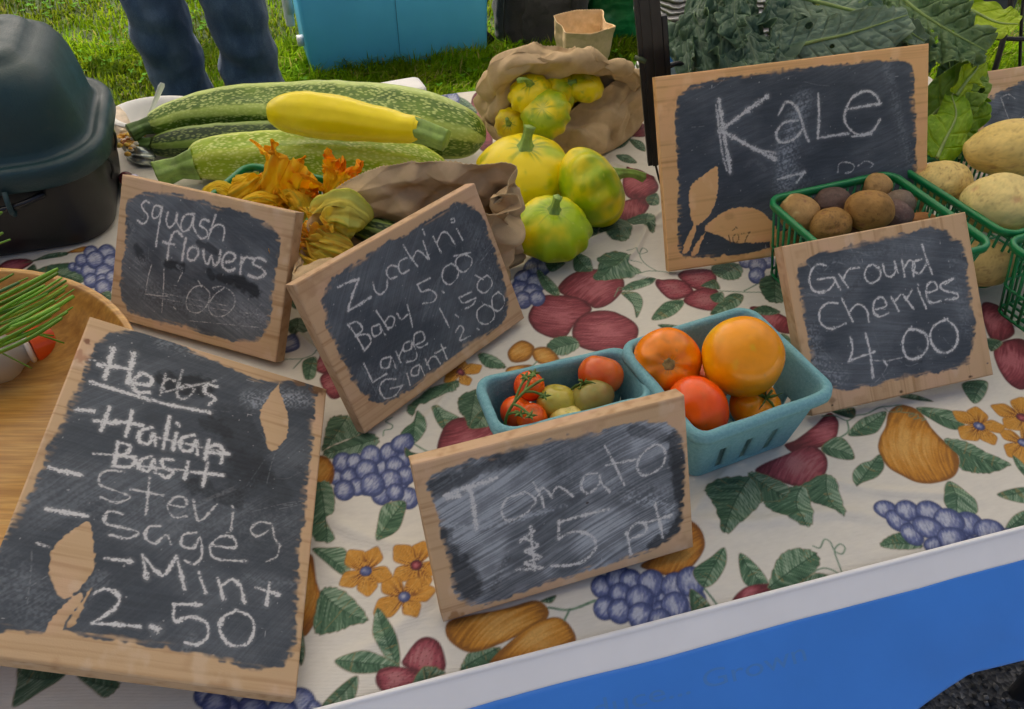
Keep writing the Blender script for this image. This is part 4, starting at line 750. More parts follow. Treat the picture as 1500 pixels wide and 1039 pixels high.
# ================================================================ helpers for round things
def wloc(p):
    L = np.zeros(3)
    while p is not None: L += np.array(p.location); p = p.parent
    return L
def buildw(mb, name, mat, parent=None, smooth=True):   # vertices given in world metres
    L = wloc(parent); mb.V = [v-L for v in mb.V]; return mb.build(name, mat, parent, smooth)
def gridobj(name, V, mat, parent=None, cu=False, cv=False, attrs=None, smooth=True, flip=False):
    n, m = V.shape[:2]; F = grid_faces(n, m, cu, cv)
    if flip: F = F[:, ::-1]
    me = np_mesh(name, V.reshape(-1, 3)-wloc(parent), F, smooth=smooth, attrs={k: np.asarray(a).reshape(n*m, -1) for k, a in (attrs or {}).items()}); return link(name, me, mat, parent)
def single(V, name, mat, label, cat, group=None, cv=True, attrs=None, cu=False):   # a thing that is one mesh, origin at its base
    b = V.reshape(-1, 3); o = np.array([b[:, 0].mean(), b[:, 1].mean(), b[:, 2].min()])
    ob = gridobj(name, V-o, mat, None, cu, cv, attrs); ob.location = o; return tag(ob, label, cat, group)
def basis(ax, ref=(0, 0, 1)):
    a = np.asarray(ax, float); a = a/np.linalg.norm(a); r = np.asarray(ref, float)
    if abs(a@r) > .95: r = np.array([0, 1., 0])
    x = np.cross(r, a); x /= np.linalg.norm(x); return np.stack([x, np.cross(a, x), a], 1)
def tubeV(pts, rad, n, mod=None, ref=None, N=None):
    pts = np.asarray(pts, float); rad = np.asarray(rad, float)
    if N: t = np.linspace(0, 1, len(pts)); pts, rad = spline(pts, N), np.maximum(np.interp(np.linspace(0, 1, N), t, rad) if len(rad) < 4 else spline(np.stack([rad, rad], 1), N)[:, 0], 1e-5)
    X, Y, T = frames(pts, ref); th = np.linspace(0, 2*math.pi, n, endpoint=False)
    s = np.concatenate([[0], np.cumsum(np.linalg.norm(np.diff(pts, axis=0), axis=1))])
    r = np.repeat(rad[:, None], n, 1); U = (s/s[-1])[:, None]+0*th[None]; TH = th[None]+0*U
    if mod is not None: r = r*mod(TH, U)
    V = pts[:, None]+r[..., None]*(np.cos(TH)[..., None]*X[:, None]+np.sin(TH)[..., None]*Y[:, None])
    st = np.stack([r*np.cos(TH), r*np.sin(TH), s[:, None]+0*TH], -1); return V, st, TH, U
# ---------------------------------------------------------------- zucchini
def zmat(name, dark, mid, pale, stripe, fl=.5):
    t = NT(name); st = t.co('st'); rb = t.n('ShaderNodeAttribute', attribute_name='rib').outputs['Fac']
    mp = t.n('ShaderNodeMapping'); mp.inputs['Scale'].default_value = (1, 1, .42); t.l(st, mp.inputs[0]); s2 = mp.outputs[0]
    nz = t.n('ShaderNodeTexNoise', Scale=70.0, Detail=3.0); t.l(s2, nz.inputs['Vector']); wv = t.n('ShaderNodeVectorMath', operation='MULTIPLY_ADD'); t.l(nz.outputs['Color'], wv.inputs[0]); wv.inputs[1].default_value = (.004,)*3; t.l(s2, wv.inputs[2])
    vo = t.n('ShaderNodeTexVoronoi', Scale=300.0, Randomness=1.0); t.l(wv.outputs[0], vo.inputs['Vector'])
    f1 = t.ramp(vo.outputs['Distance'], [(.26, (1,)*3), (.52, (0,)*3)])
    big = t.noise(st, 26, 4, .6); f1 = t.math('MULTIPLY', f1, t.ramp(big, [(.30, (.35,)*3), (.50, (1,)*3)]))
    base = t.mix(dark, mid, t.ramp(t.noise(s2, 34, 5, .6), [(.35, (0,)*3), (.65, (1,)*3)]))
    sf = t.math('ADD', rb, t.math('MULTIPLY', t.math('SUBTRACT', t.noise(s2, 60, 4), .5), .9))
    base = t.mix(base, stripe, t.ramp(sf, [(.58, (0,)*3), (.84, (.9,)*3)]))
    base = t.mix(base, pale, t.math('MULTIPLY', f1, fl))
    sc = t.ramp(t.noise(st, 20, 6, .7), [(.70, (0,)*3), (.76, (1,)*3)]); base = t.mix(base, (.30, .22, .09), t.math('MULTIPLY', sc, .35))
    t.base(base).set(rough=.42, spec=.35, coat=.05, coatr=.3).bump(t.math('ADD', vo.outputs['Distance'], t.noise(st, 50, 4)), .12, .0015); return t.m
zm_dark = zmat('zucchini_dark', (.055, .125, .012), (.14, .25, .02), (.58, .68, .22), (.46, .58, .13), .75)
zm_lite = zmat('zucchini_light', (.22, .36, .006), (.37, .51, .010), (.74, .80, .24), (.54, .64, .07), .8)
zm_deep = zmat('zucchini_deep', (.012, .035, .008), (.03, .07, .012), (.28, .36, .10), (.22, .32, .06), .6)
stem_m = pm('squash_stem', (.24, .38, .07), .5, .35, 60, .4, 260, attr=None)
stem_d = pm('squash_stem_dark', (.085, .16, .035), .55, .4, 60, .4, 260)
def zucchini(label, mat, spx, rpx, zf, stem, srp, smat, group, ribs=5, ramp=.045, phase=0.0, rr=None):
    pts = [P(x, y, z) for (x, y), z in zip(spx, zf)]; rad = [r*mpp(p) for r, p in zip(rpx, pts)]
    V, st, TH, U = tubeV(pts, rad, 72, lambda th, u: 1+ramp*np.cos(ribs*th+phase)*(.4+.6*np.sin(np.pi*np.clip(u*1.1, 0, 1)))+.02*np.cos(2*th+u*4), N=110)
    V = V+((fbm3(V[..., 0]/.035, V[..., 1]/.035, V[..., 2]/.035, 4)-.5)*.006)[..., None]*np.array([0, 0, 1.])
    rib = .5+.5*np.cos(ribs*TH+phase)
    th = thing('zucchini' if 'yellow' not in label else 'yellow_squash', label, 'squash', (*pts[2][:2], TZ), 0, group)
    gridobj('fruit', V, mat, th, cv=True, attrs={'st': st, 'rib': rib[..., None]})
    sp = [P(x, y, z) for x, y, z in stem]; sr = [r*mpp(sp[0]) for r in srp]
    sv, st2, TH2, U2 = tubeV(sp, sr, 40, lambda th, u: 1+.26*np.abs(np.cos(2.5*th))-.13+.03*np.cos(11*th), N=24)
    sv = np.concatenate([sv, np.repeat(sv[-1:].mean(1, keepdims=True), 40, 1)])
    gridobj('stem', sv, smat, th, cv=True); return th
G = 'big squashes heaped at the back of the table'
zucchini('giant dark green speckled zucchini with pale ribs, rearmost and longest of the heap', zm_dark, [(214, 183), (226, 181), (262, 172), (330, 164), (420, 164), (520, 170), (610, 182), (670, 194), (700, 202), (711, 206)], [3, 17, 24, 33, 40, 47, 49, 40, 24, 2], [.052, .052, .05, .05, .052, .058, .062, .058, .05, .045], [(222, 183, .052), (208, 187, .05), (190, 195, .047)], [12, 10, 12], stem_d, G, 5, .07, .9)
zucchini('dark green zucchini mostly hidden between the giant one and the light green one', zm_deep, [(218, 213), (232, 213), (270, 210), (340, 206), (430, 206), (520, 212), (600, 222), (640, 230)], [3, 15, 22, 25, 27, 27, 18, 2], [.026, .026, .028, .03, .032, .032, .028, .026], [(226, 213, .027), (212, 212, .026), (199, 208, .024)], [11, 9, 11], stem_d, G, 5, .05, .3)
zucchini('light green speckled zucchini with thick ribbed stem, nearest the squash flowers', zm_lite, [(274, 239), (284, 238), (320, 233), (400, 229), (500, 231), (590, 240), (640, 250), (662, 256)], [4, 22, 31, 34, 36, 34, 22, 2], [.036, .036, .036, .038, .04, .038, .034, .03], [(288, 240, .036), (262, 246, .033), (230, 257, .028)], [22, 15, 19], stem_m, G, 5, .075, 2.0)
t = NT('yellow_skin'); co = t.co()
t.base(t.ramp(t.noise(co, 22, 4), [(.3, (.84, .66, .001)), (.7, (.93, .77, .003))])).set(rough=.36, spec=.35, coat=.08, coatr=.25).bump(t.noise(co, 60, 3), .1, .002)
zucchini('glossy yellow squash with cut green stem lying on top of the zucchini heap', t.m, [(391, 164), (396, 164), (415, 165), (450, 168), (500, 174), (550, 181), (585, 187), (607, 190), (616, 191)], [3, 15, 26, 32, 31, 26, 22, 21, 18], [.118, .118, .118, .118, .116, .113, .110, .108, .108], [(608, 190, .108), (628, 196, .106), (654, 206, .10)], [18, 16, 15], stem_m, G, 10, .012)
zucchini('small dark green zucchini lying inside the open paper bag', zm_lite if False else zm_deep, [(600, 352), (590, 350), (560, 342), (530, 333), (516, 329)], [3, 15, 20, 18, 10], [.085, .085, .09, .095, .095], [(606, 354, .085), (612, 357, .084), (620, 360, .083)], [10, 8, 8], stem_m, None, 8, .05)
# ---------------------------------------------------------------- pattypan squashes
pat_m = am('pattypan_skin', .38, .12, 90, .002, coat=.06, coatr=.25, spec=.35)
def pattypan(px, py, z, rpx, ax, label, yel, seed, name='pattypan_squash', group='pattypan squashes', hup=.62, hdn=.42, lobes=11, stem=(.5, .0), slen=.42, spin=0., parent=None, green=(.34, .50, .002), amp=.045):
    c = P(px, py, z); r = rpx*mpp(c); M = basis(ax)
    ph = np.linspace(0, math.pi, 56); th = np.linspace(0, 2*math.pi, 96, endpoint=False); PH, TH = np.meshgrid(ph, th, indexing='ij')
    rr = np.sin(PH)**.86; zz = np.where(PH < math.pi/2, hup*np.cos(PH)**1.0-.05*np.exp(-(PH/.25)**2), hdn*np.cos(PH)*np.abs(np.cos(PH))**-.25 if False else hdn*np.cos(PH))
    sc = np.exp(-((PH-1.62)/.42)**2)*np.cos(lobes*(TH+spin)+.6*np.sin(2*TH))+.25*np.exp(-((PH-.9)/.5)**2)*np.cos(lobes*(TH+spin))
    rr = rr*(1+amp*sc); x, y = rr*np.cos(TH), rr*np.sin(TH)
    k = 1+.14*(fbm3(x*1.3+seed, y*1.3, zz*1.3, seed)-.5)
    Lc = np.stack([x*k, y*k, zz*k], -1)*r; V = Lc@M.T+c
    f = fbm3(x*1.6+seed*3, y*1.6, zz*1.6+4, seed+3, 4); rim = np.exp(-((PH-1.5)/.5)**2)
    tt = np.clip(sm(.30, .70, f+.35*(yel-.5)+.22*(yel > .2)*rim*(fbm3(x+7, y, zz, seed+8)-.35)), 0, 1)
    col = mixc(np.broadcast_to(np.array(green), TH.shape+(3,)), [.84, .66, .002], tt)
    rays = vn2(TH*9+seed, PH*1.0, seed+4)*np.clip(1.2-PH, 0, 1); col = mixc(col, [.14, .27, .008], sm(.45, .8, rays)*.6)
    col = mixc(col, [.12, .28, .004], sm(.66, .80, fbm3(x*3+1, y*3, zz*3, seed+12))*.45); col = mixc(col, [.60, .60, .13], sm(.26, .05, PH)*.6)
    sp = vn2(TH*22, PH*14, seed+17); col = mixc(col, [.62, .62, .10], sm(.9, .97, sp)*.5)
    o = np.array([c[0], c[1], V[..., 2].min()]); thg = thing(name, label, 'squash', o, 0, group)
    gridobj('fruit', V, pat_m, thg, cv=True, attrs={'col': col})
    if slen > 0:
        p0 = c+M@np.array([0, 0, hup*r*.9]); d1 = M@np.array([stem[0]*.3, stem[1]*.3, 1.]); d2 = M@np.array([stem[0], stem[1], 1.]); L = slen*r
        pts = [p0, p0+d1*L*.35, p0+d1*L*.6+d2*L*.15, p0+d1*L*.6+d2*L*.5]
        sv, _, _, _ = tubeV(pts, [.19*r, .115*r, .095*r, .115*r], 30, lambda t_, u: 1+.13*np.cos(5*t_), N=20)
        sv = np.concatenate([sv, np.repeat(sv[-1:].mean(1, keepdims=True), 30, 1)]); gridobj('stem', sv, stem_m, thg, cv=True)
    return thg
pattypan(768, 256, .046, 70, (.03, -.12, 1), 'yellow pattypan squash with green streaks, between paper bag and zucchini', .85, 2, stem=(.25, .25), slen=.42, hup=.72, hdn=.55)
pattypan(808, 338, .040, 57, (.06, -.18, 1), 'lime green pattypan squash with upright stem, nearest the tablecloth apples', .15, 5, stem=(.2, .1), slen=.40, hup=.74, hdn=.5)
pattypan(868, 275, .050, 60, (.86, .32, .40), 'green and yellow pattypan squash tipped on its side, stem to the right', .5, 9, stem=(-.2, -1.2), slen=.6, hup=.66, hdn=.78, green=(.27, .43, .002))
GB = 'pattypan squashes in the paper bag'
pattypan(778, 140, .105, 33, (-.1, -.5, 1), 'warty yellow pattypan at the top left inside the crumpled bag', 1.0, 12, stem=(-.6, -1.0), slen=.8, hup=.8, hdn=.6, amp=.07, group=GB)
pattypan(800, 168, .088, 37, (-.3, -.7, .8), 'lime pattypan at the front of the crumpled bag', .1, 15, slen=0, hup=.7, hdn=.5, group=GB, green=(.33, .44, .008))
pattypan(824, 130, .107, 28, (.5, -.4, .6), 'half green half yellow pattypan in the middle of the crumpled bag', .6, 17, slen=.3, stem=(.6, -.5), hup=.7, hdn=.6, group=GB, amp=.09)
pattypan(856, 127, .108, 28, (.2, -.3, 1), 'plain yellow pattypan at the right inside the crumpled bag', 1.0, 19, slen=0, hup=.7, hdn=.6, group=GB)
pattypan(804, 122, .11, 20, (.2, .2, 1), 'green pattypan half hidden at the back of the crumpled bag', .0, 23, slen=0, hup=.7, hdn=.6, group=GB, green=(.10, .22, .012))
pattypan(748, 182, .06, 24, (-.2, -.9, .5), 'orange yellow pattypan with a pale stem, lowest in the crumpled bag', 1.0, 29, stem=(0, .6), slen=.6, hup=.7, hdn=.6, group=GB, green=(.55, .32, .02))
# ---------------------------------------------------------------- tomatoes
tom_m = am('tomato_skin', .27, .10, 26, .004, coat=.12, coatr=.10, spec=.4)
vine_m = pm('tomato_vine', (.12, .20, .035), .6, .3, 90, .2); scar_m = pm('stem_scar', (.30, .22, .07), .8, .4, 240, .5)
def tomV(c, r, ax, seed, squash=.86, dimple=.16, ribs=.006):
    M = basis(ax); ph = np.linspace(0, math.pi, 48); th = np.linspace(0, 2*math.pi, 72, endpoint=False); PH, TH = np.meshgrid(ph, th, indexing='ij')
    rr = 1+ribs*np.cos(5*TH+seed)*np.sin(PH)+.03*(fbm3(np.sin(PH)*np.cos(TH)*1.2+seed, np.sin(PH)*np.sin(TH)*1.2, np.cos(PH)*1.2, seed)-.5)
    rr = rr+(.03 if ribs > .004 else .006)*np.exp(-((PH-.75)/.4)**2)*np.cos(7*TH+seed+.8*np.sin(2*TH)); x, y = rr*np.sin(PH)*np.cos(TH), rr*np.sin(PH)*np.sin(TH); z = squash*rr*np.cos(PH)-dimple*np.exp(-(PH/.33)**2)+.03*np.exp(-((math.pi-PH)/.3)**2)
    return np.stack([x, y, z], -1)*r@M.T+c, PH, TH, M
def tomato(px, py, z, rpx, ax, c1, c2, label, seed, end='scar', parent=None, squash=.86, group='tomatoes in the blue punnets', spl=.5, dark=0.):
    c = P(px, py, z); r = rpx*mpp(c); V, PH, TH, M = tomV(c, r, ax, seed, squash, ribs=.008 if rpx > 36 else .003)
    d = V-c; f = fbm3(d[..., 0]/r*1.2+seed, d[..., 1]/r*1.2, d[..., 2]/r*1.2, seed); w = sm(.3, .7, f+(.5-PH/math.pi)*.8)
    col = mixc(np.broadcast_to(np.array(c1), TH.shape+(3,)), c2, w); col = mixc(col, np.array(c2)*[1, 1.25, 1.1], sm(.35, .1, PH)*.5)
    col = mixc(col, np.array(c2)*[.8, 1.35, 2.0]+.01, sm(.60, .75, fbm3(d[..., 0]/r*2.6+5, d[..., 1]/r*2.6, d[..., 2]/r*2.6, seed+1))*.30); col = col*(.90+.2*fbm3(d[..., 0]/r*7, d[..., 1]/r*7, d[..., 2]/r*7, seed+2))[..., None]
    col = mixc(col, [.30, .16, .05], sm(.90, .96, vn3(d[..., 0]/r*13, d[..., 1]/r*13, d[..., 2]/r*13, seed+9))*.3); col = mixc(col, [.34, .20, .07], sm(.34, .2, PH)*sm(.45, .7, vn2(TH*14, PH*3, seed))*.55)
    if dark: col = mixc(col, [.09, .06, .02], sm(.5, .7, fbm3(d[..., 0]/r*2, d[..., 1]/r*2, d[..., 2]/r*2, seed+3))*dark)
    if parent is None: thg = thing('tomato', label, 'tomato', (c[0], c[1], V[..., 2].min()), 0, group)
    else: thg = parent
    body = gridobj('fruit' if parent is None else 'cherry_tomato', V, tom_m, thg, cv=True, attrs={'col': col})
    tgt = thg if parent is None else body; top = c+M@np.array([0, 0, (squash-.14)*r])
    if end == 'scar':
        mb = MB(); n = 20
        for k in range(4): pass
        a = np.linspace(0, 2*math.pi, n, endpoint=False); rad = np.array([.19, .16, .11, .05, .0])*r; hz = np.array([-.01, .015, .02, .0, .0])*r+.006*r
        Vs = np.stack([np.stack([q*(1+.09*np.sin(a*5+seed)+.07*np.sin(a*8+1)+.05*np.sin(a*13))*np.cos(a), q*(1+.09*np.sin(a*5+seed)+.07*np.sin(a*8+1)+.05*np.sin(a*13))*np.sin(a), h+0*a], -1) for q, h in zip(rad, hz)])@M.T+top
        gridobj('stem_scar', Vs, scar_m, tgt, cv=True)
    elif end == 'sepal':
        mb = MB()
        for k in range(5):
            a = k*1.2566+seed; dd = M@np.array([math.cos(a), math.sin(a), 0]); up = M@np.array([0, 0, 1.]); L = r*rng.uniform(.55, .85)
            mb.tube([top+up*r*.05, top+dd*L*.4+up*r*.12, top+dd*L*.75+up*r*.06, top+dd*L+up*r*(.22 if k % 2 else -.02)], [r*.06, r*.085, r*.05, r*.008], 8, flat=.35)
        mb.tube([top, top+M@np.array([.06, .04, .22])*r, top+M@np.array([.2, .1, .38])*r], [r*.06, r*.05, r*.055], 10)
        buildw(mb, 'sepal_stem', vine_m, tgt)
    return thg, c, r, M
TO = (.80, .20, .006); TY = (.86, .36, .012); TR_ = (.76, .05, .004); TRO = (.84, .12, .004)
tomato(1088, 523, .098, 60, (-.1, .5, -.5), (.92, .33, .001), (.94, .46, .002), 'largest golden orange tomato, on top at the right of its punnet', 3, None, squash=.90)
tomato(977, 530, .082, 50, (-.1, -.75, .55), (.90, .17, .001), (.92, .25, .002), 'orange tomato with its stem scar facing out, back left of the larger punnet', 5, 'scar', dark=.25)
tomato(1021, 598, .076, 49, (-.75, -.55, -.1), (.84, .05, .001), (.88, .10, .001), 'red orange tomato against the edge of the tomato sign', 8, 'scar')
tomato(1106, 595, .050, 38, (.25, -.3, .8), (.84, .19, .001), (.90, .30, .002), 'orange tomato with dried green stem, lowest under the golden one', 11, 'sepal')
tomato(1036, 560, .045, 34, (0, 0, 1), TR_, TRO, 'red tomato barely seen between the three big ones', 14, None)
tomato(880, 549, .075, 34, (.2, .5, .7), (.60, .06, .006), (.68, .13, .01), 'dull red tomato in the back corner of the smaller punnet', 21, None)
tomato(868, 582, .066, 33, (-.5, .3, .7), (.27, .16, .035), (.30, .24, .05), 'brownish green tomato with spidery sepals, in the smaller punnet', 24, 'sepal')
tomato(816, 590, .060, 31, (.1, .3, .8), (.52, .30, .03), (.46, .38, .05), 'yellow green tomato in the middle of the smaller punnet', 27, None)
tomato(832, 618, .056, 28, (.1, .1, .9), (.66, .50, .10), (.70, .56, .16), 'pale lemon tomato just behind the tomato sign', 31, None)
tr_o = P(772, 590, 0); truss = thing('tomato_truss', 'three small red cherry tomatoes still on their green vine', 'tomato truss', tr_o, 0, 'tomatoes in the blue punnets')
cs = []
for px, py, z, rp, ax, sd in ((775, 566, .072, 23, (.1, -.2, .9), 1), (757, 604, .058, 25, (.5, .2, .7), 2), (779, 613, .062, 23, (.1, -.2, .8), 3)):
    _, c, r, M = tomato(px, py, z, rp, ax, TR_, TRO, '', sd, None, truss, .95); cs.append((c, r, M))
mb = MB(); tp = [P(739, 626, .055), P(743, 608, .07), P(752, 592, .083), P(768, 574, .092), P(788, 560, .098), P(797, 556, .10)]
mb.tube(spline(tp, 30), .0016, 8)
for a, b, e in ((2, (770, 553, .096), 0), (3, (782, 548, .092), 0), (3, (797, 581, .085), 0), (1, (762, 607, .078), 0), (2, (777, 610, .085), 0)):
    p0 = tp[a]; p1 = P(*b); mb.tube(spline([p0, (p0+p1)/2+[0, 0, .003], p1], 12), [.0013]*9+[.0016, .0022, .0028], 8)
    for k in range(5):
        q = p1+np.array([math.cos(k*1.26), math.sin(k*1.26), .2])*.007; mb.tube([p1, (p1+q)/2+[0, 0, .001], q], [.0012, .0014, .0003], 6)
buildw(mb, 'vine', vine_m, truss)
# ---------------------------------------------------------------- potatoes
pot_m = am('potato_skin', .62, .35, 240, .0012, spec=.3)
def potato(px, py, z, rx, ry, rot, base, label, seed, group, eyes=5, spots=(.25, .13, .05), sp=.5, name='potato', rz_=.85, eye=(.20, .07, .05), light=None):
    c = P(px, py, z); k = mpp(c); ph = np.linspace(0, math.pi, 60); th = np.linspace(0, 2*math.pi, 90, endpoint=False); PH, TH = np.meshgrid(ph, th, indexing='ij')
    n = np.stack([np.cos(PH), np.sin(PH)*np.cos(TH), np.sin(PH)*np.sin(TH)], -1)
    g = np.random.default_rng(seed); rr = 1+.22*(fbm3(n[..., 0]*1.1+seed, n[..., 1]*1.1, n[..., 2]*1.1, seed)-.5)+.02*(fbm3(n[..., 0]*5, n[..., 1]*5, n[..., 2]*5, seed+1)-.5)
    em = np.zeros_like(rr)
    for _ in range(eyes*2):
        e = g.normal(size=3); e /= np.linalg.norm(e); d = np.arccos(np.clip(n@e, -1, 1)); rr -= .045*np.exp(-(d/.16)**2); em = np.maximum(em, np.exp(-(d/.12)**2)*g.uniform(.2, 1))
    f = fbm3(n[..., 0]*2.4+seed, n[..., 1]*2.4, n[..., 2]*2.4, seed+5, 4); sk = fbm3(n[..., 0]*11, n[..., 1]*11, n[..., 2]*11, seed+6)
    col = np.broadcast_to(np.array(base), rr.shape+(3,))*(.75+.5*f)[..., None]; col = mixc(col, spots, sm(.60, .72, sk)*sp)
    col = mixc(col, np.array(base)*.55, sm(.52, .7, vn3(n[..., 0]*22, n[..., 1]*22, n[..., 2]*22, seed+2))*.22*sp*2)
    if light is not None: col = mixc(col, light, sm(.58, .7, fbm3(n[..., 0]*1.8+9, n[..., 1]*1.8, n[..., 2]*1.8, seed+11)))
    col = mixc(col, eye, em*sm(.3, .6, fbm3(n[..., 0]*9, n[..., 1]*9, n[..., 2]*9, seed+7))*.75)
    cr, sr = math.cos(rot), math.sin(rot); L = n*rr[..., None]*np.array([rx, ry, ry*rz_])*k
    V = np.stack([L[..., 0]*cr-L[..., 1]*sr, L[..., 1]*_s*1.0*cr+L[..., 0]*sr*.8, L[..., 2]+L[..., 0]*sr*.35], -1)+c
    V = np.stack([L[..., 0]*cr-L[..., 1]*sr, L[..., 0]*sr+L[..., 1]*cr, L[..., 2]], -1)+c
    return single(V, name, pot_m, label, 'potato', group, attrs={'col': col})
GP = 'small mixed potatoes in the green basket'; BR_ = (.34, .19, .06); LB = (.42, .25, .09); PU = (.12, .075, .06)
potato(1170, 312, .095, 29, 31, .3, LB, 'tan potato with a pale patch, at the left end of the basket', 1, GP, 4, light=(.58, .42, .18), sp=.4)
potato(1217, 330, .095, 32, 28, .5, (.33, .18, .05), 'netted brown potato with a light scar, front of the left basket', 2, GP, 4, spots=(.16, .08, .03), sp=.8)
potato(1274, 308, .108, 31, 36, 1.4, (.37, .20, .055), 'largest brown potato, upright in the middle of the left basket', 3, GP, 5, spots=(.18, .09, .03), sp=.7)
potato(1286, 272, .104, 21, 21, .2, LB, 'smallest tan potato at the back of the left basket', 4, GP, 4)
potato(1221, 296, .098, 28, 24, .2, PU, 'dark purple brown potato tucked behind the tan ones', 5, GP, 4, spots=(.07, .05, .04), sp=.6, eye=(.05, .04, .03))
potato(1318, 298, .098, 23, 22, .6, (.19, .14, .10), 'grey dusty potato at the right side of the left basket', 6, GP, 6, spots=(.28, .22, .16))
potato(1311, 316, .090, 23, 26, .9, (.14, .085, .075), 'purple grey potato leaning on the largest brown one', 7, GP, 4, spots=(.24, .18, .14))
potato(1345, 322, .085, 26, 12, .2, (.45, .19, .055), 'thin orange brown potato by the corner of the ground cherries sign', 8, GP, 3)
potato(1250, 340, .075, 22, 18, .3, (.20, .11, .05), 'brown potato almost hidden under the largest one', 9, GP, 4)
potato(1150, 356, .045, 24, 20, .8, LB, 'tan potato seen through the slats at the basket corner', 10, GP, 4)
GL = 'big pale potatoes in the green basket'; PA = (.80, .63, .24)
potato(1380, 268, .088, 43, 36, .25, (.76, .57, .20), 'medium yellow potato at the left of the big pale ones', 11, GL, 5, spots=(.36, .20, .07), sp=.7, eye=(.26, .10, .06))
potato(1487, 218, .120, 74, 46, .1, (.78, .57, .18), 'big yellow potato at the back, cut by the right edge', 12, GL, 6, spots=(.42, .25, .08), eye=(.36, .12, .07))
potato(1466, 298, .100, 60, 49, .15, PA, 'big pale potato with pink eyes, frontmost in the right basket', 13, GL, 6, spots=(.45, .28, .10), eye=(.50, .13, .10), light=(.70, .58, .22))
potato(1440, 385, .045, 50, 38, .2, (.55, .38, .13), 'yellow potato seen through the front slats under the pale ones', 14, GL, 5)
# ================================================================ baskets
def rrect(w, d, r, nc=6, ns=10):   # rounded rectangle loop, counter-clockwise from the front right corner
    pts = []; hw, hd = w/2-r, d/2-r
    for cx, cy, a0 in ((hw, -hd, -90), (hw, hd, 0), (-hw, hd, 90), (-hw, -hd, 180)):
        for k in range(nc+1): a = R(a0+90*k/nc); pts.append((cx+r*math.cos(a), cy+r*math.sin(a)))
    out = []; n = len(pts)
    for i in range(n):
        p, q = np.array(pts[i]), np.array(pts[(i+1) % n]); L = np.linalg.norm(q-p)
        if i % (nc+1) == nc: out += [p+(q-p)*k/ns for k in range(ns)]
        else: out.append(p)
    return np.array(out)
pulp = NT('pulp_board'); co = pulp.co()
pulp.base(pulp.ramp(pulp.noise(co, 300, 5, .7), [(.3, (.15, .36, .40)), (.7, (.25, .48, .52))])).set(rough=.9, spec=.15).bump(pulp.math('ADD', pulp.noise(co, 900, 4), pulp.noise(co, 120, 3, stretch=(1, 1, 4))), .55, .0012); pulp = pulp.m
def pulp_punnet(bl, br, fr, label, h, seed):
    bl, br, fr = map(np.array, (bl, br, fr)); ex = (br-bl)[:2]; w = np.linalg.norm(ex); ex /= w; ey = np.array([-ex[1], ex[0]]); d = abs((fr-br)[:2]@ey)
    c = (bl[:2]+br[:2])/2-ey*d/2; th = thing('pulp_punnet', label, 'punnet', (c[0], c[1], TZ+.002), math.atan2(ex[1], ex[0]), 'blue pulp punnets')
    ns = 14; rows = []; zs = [(0, .0, .4), (0, .0, .96), (.002, 0, 1.0)]+[(h*k/22, 0, 1) for k in range(1, 23)]
    for z, _, s in zs:
        tp = .80+.20*(z/h)**.9; L = rrect(w*tp, d*tp, .012+.004*z/h, 5, ns)*s; zz = z+.0022*np.sin(np.arange(len(L))*.9+seed)*(z/h)**6*.35; rows.append(np.column_stack([L, zz+0*L[:, 0]]))
    lip = rrect(w+.008, d+.008, .018, 5, ns)
    for dz, k in ((.0005, .5), (-.001, 1.0), (-.005, 1.05), (-.009, 1.0)):
        L = rrect(w+.009*k, d+.009*k, .018, 5, ns); j = np.arange(len(L)); rows.append(np.column_stack([L, h+dz+.0013*(vn2(j*.37+seed, j*0+dz*90, 3)-.5)]))
    V = np.array(rows); n, m = V.shape[:2]; F = grid_faces(n, m, False, True); ri, cj = np.divmod(np.arange(len(F)), m)
    side = m//4; keep = np.ones(len(F), bool); posn = cj % side
    for s0 in (5+2, 5+6, 5+10): keep &= ~((posn >= s0) & (posn < s0+1) & (ri >= 4) & (ri < 13))
    # vertical ribs pressed in each wall
    for i in range(n):
        q = (np.arange(m) % side); rib = sum(np.exp(-((q-(5+k+.5))/.9)**2) for k in (2, 6, 10)); 
        if 4 <= i < 22: V[i, :, :2] *= (1-.018*rib*(i < 18))[:, None]
    cap = np.arange(m)
    me = np_mesh('basket_wall', V.reshape(-1, 3), F[keep]); o = link('basket_wall', me, pulp, th); solid(o, .0024)
    fl = rrect(w*.8*.41, d*.8*.41, .004, 5, ns); Vf = np.stack([np.column_stack([fl, 0*fl[:, 0]+.0002]), np.column_stack([fl*.02, 0*fl[:, 0]+.0002])])
    gridobj('basket_floor', Vf+np.array(wloc(th)) if False else Vf, pulp, None, cv=True).parent = th
    return th
pulp_punnet(P(915, 508, .088), P(1095, 453, .088), P(1202, 577, .088), 'larger blue pulp punnet holding four big orange tomatoes', .086, 1)
pulp_punnet(P(703, 560, .080), P(912, 513, .080), P(957, 580, .080), 'blue pulp punnet with small mixed tomatoes, behind the tomato sign', .078, 4)
gp = NT('green_plastic'); gp.base((.006, .21, .062)).set(rough=.32, spec=.5, sss=.05, sssr=(.004, .02, .006), ssss=.2); gp.bump(gp.noise(gp.co(), 120), .05, .001); gp = gp.m
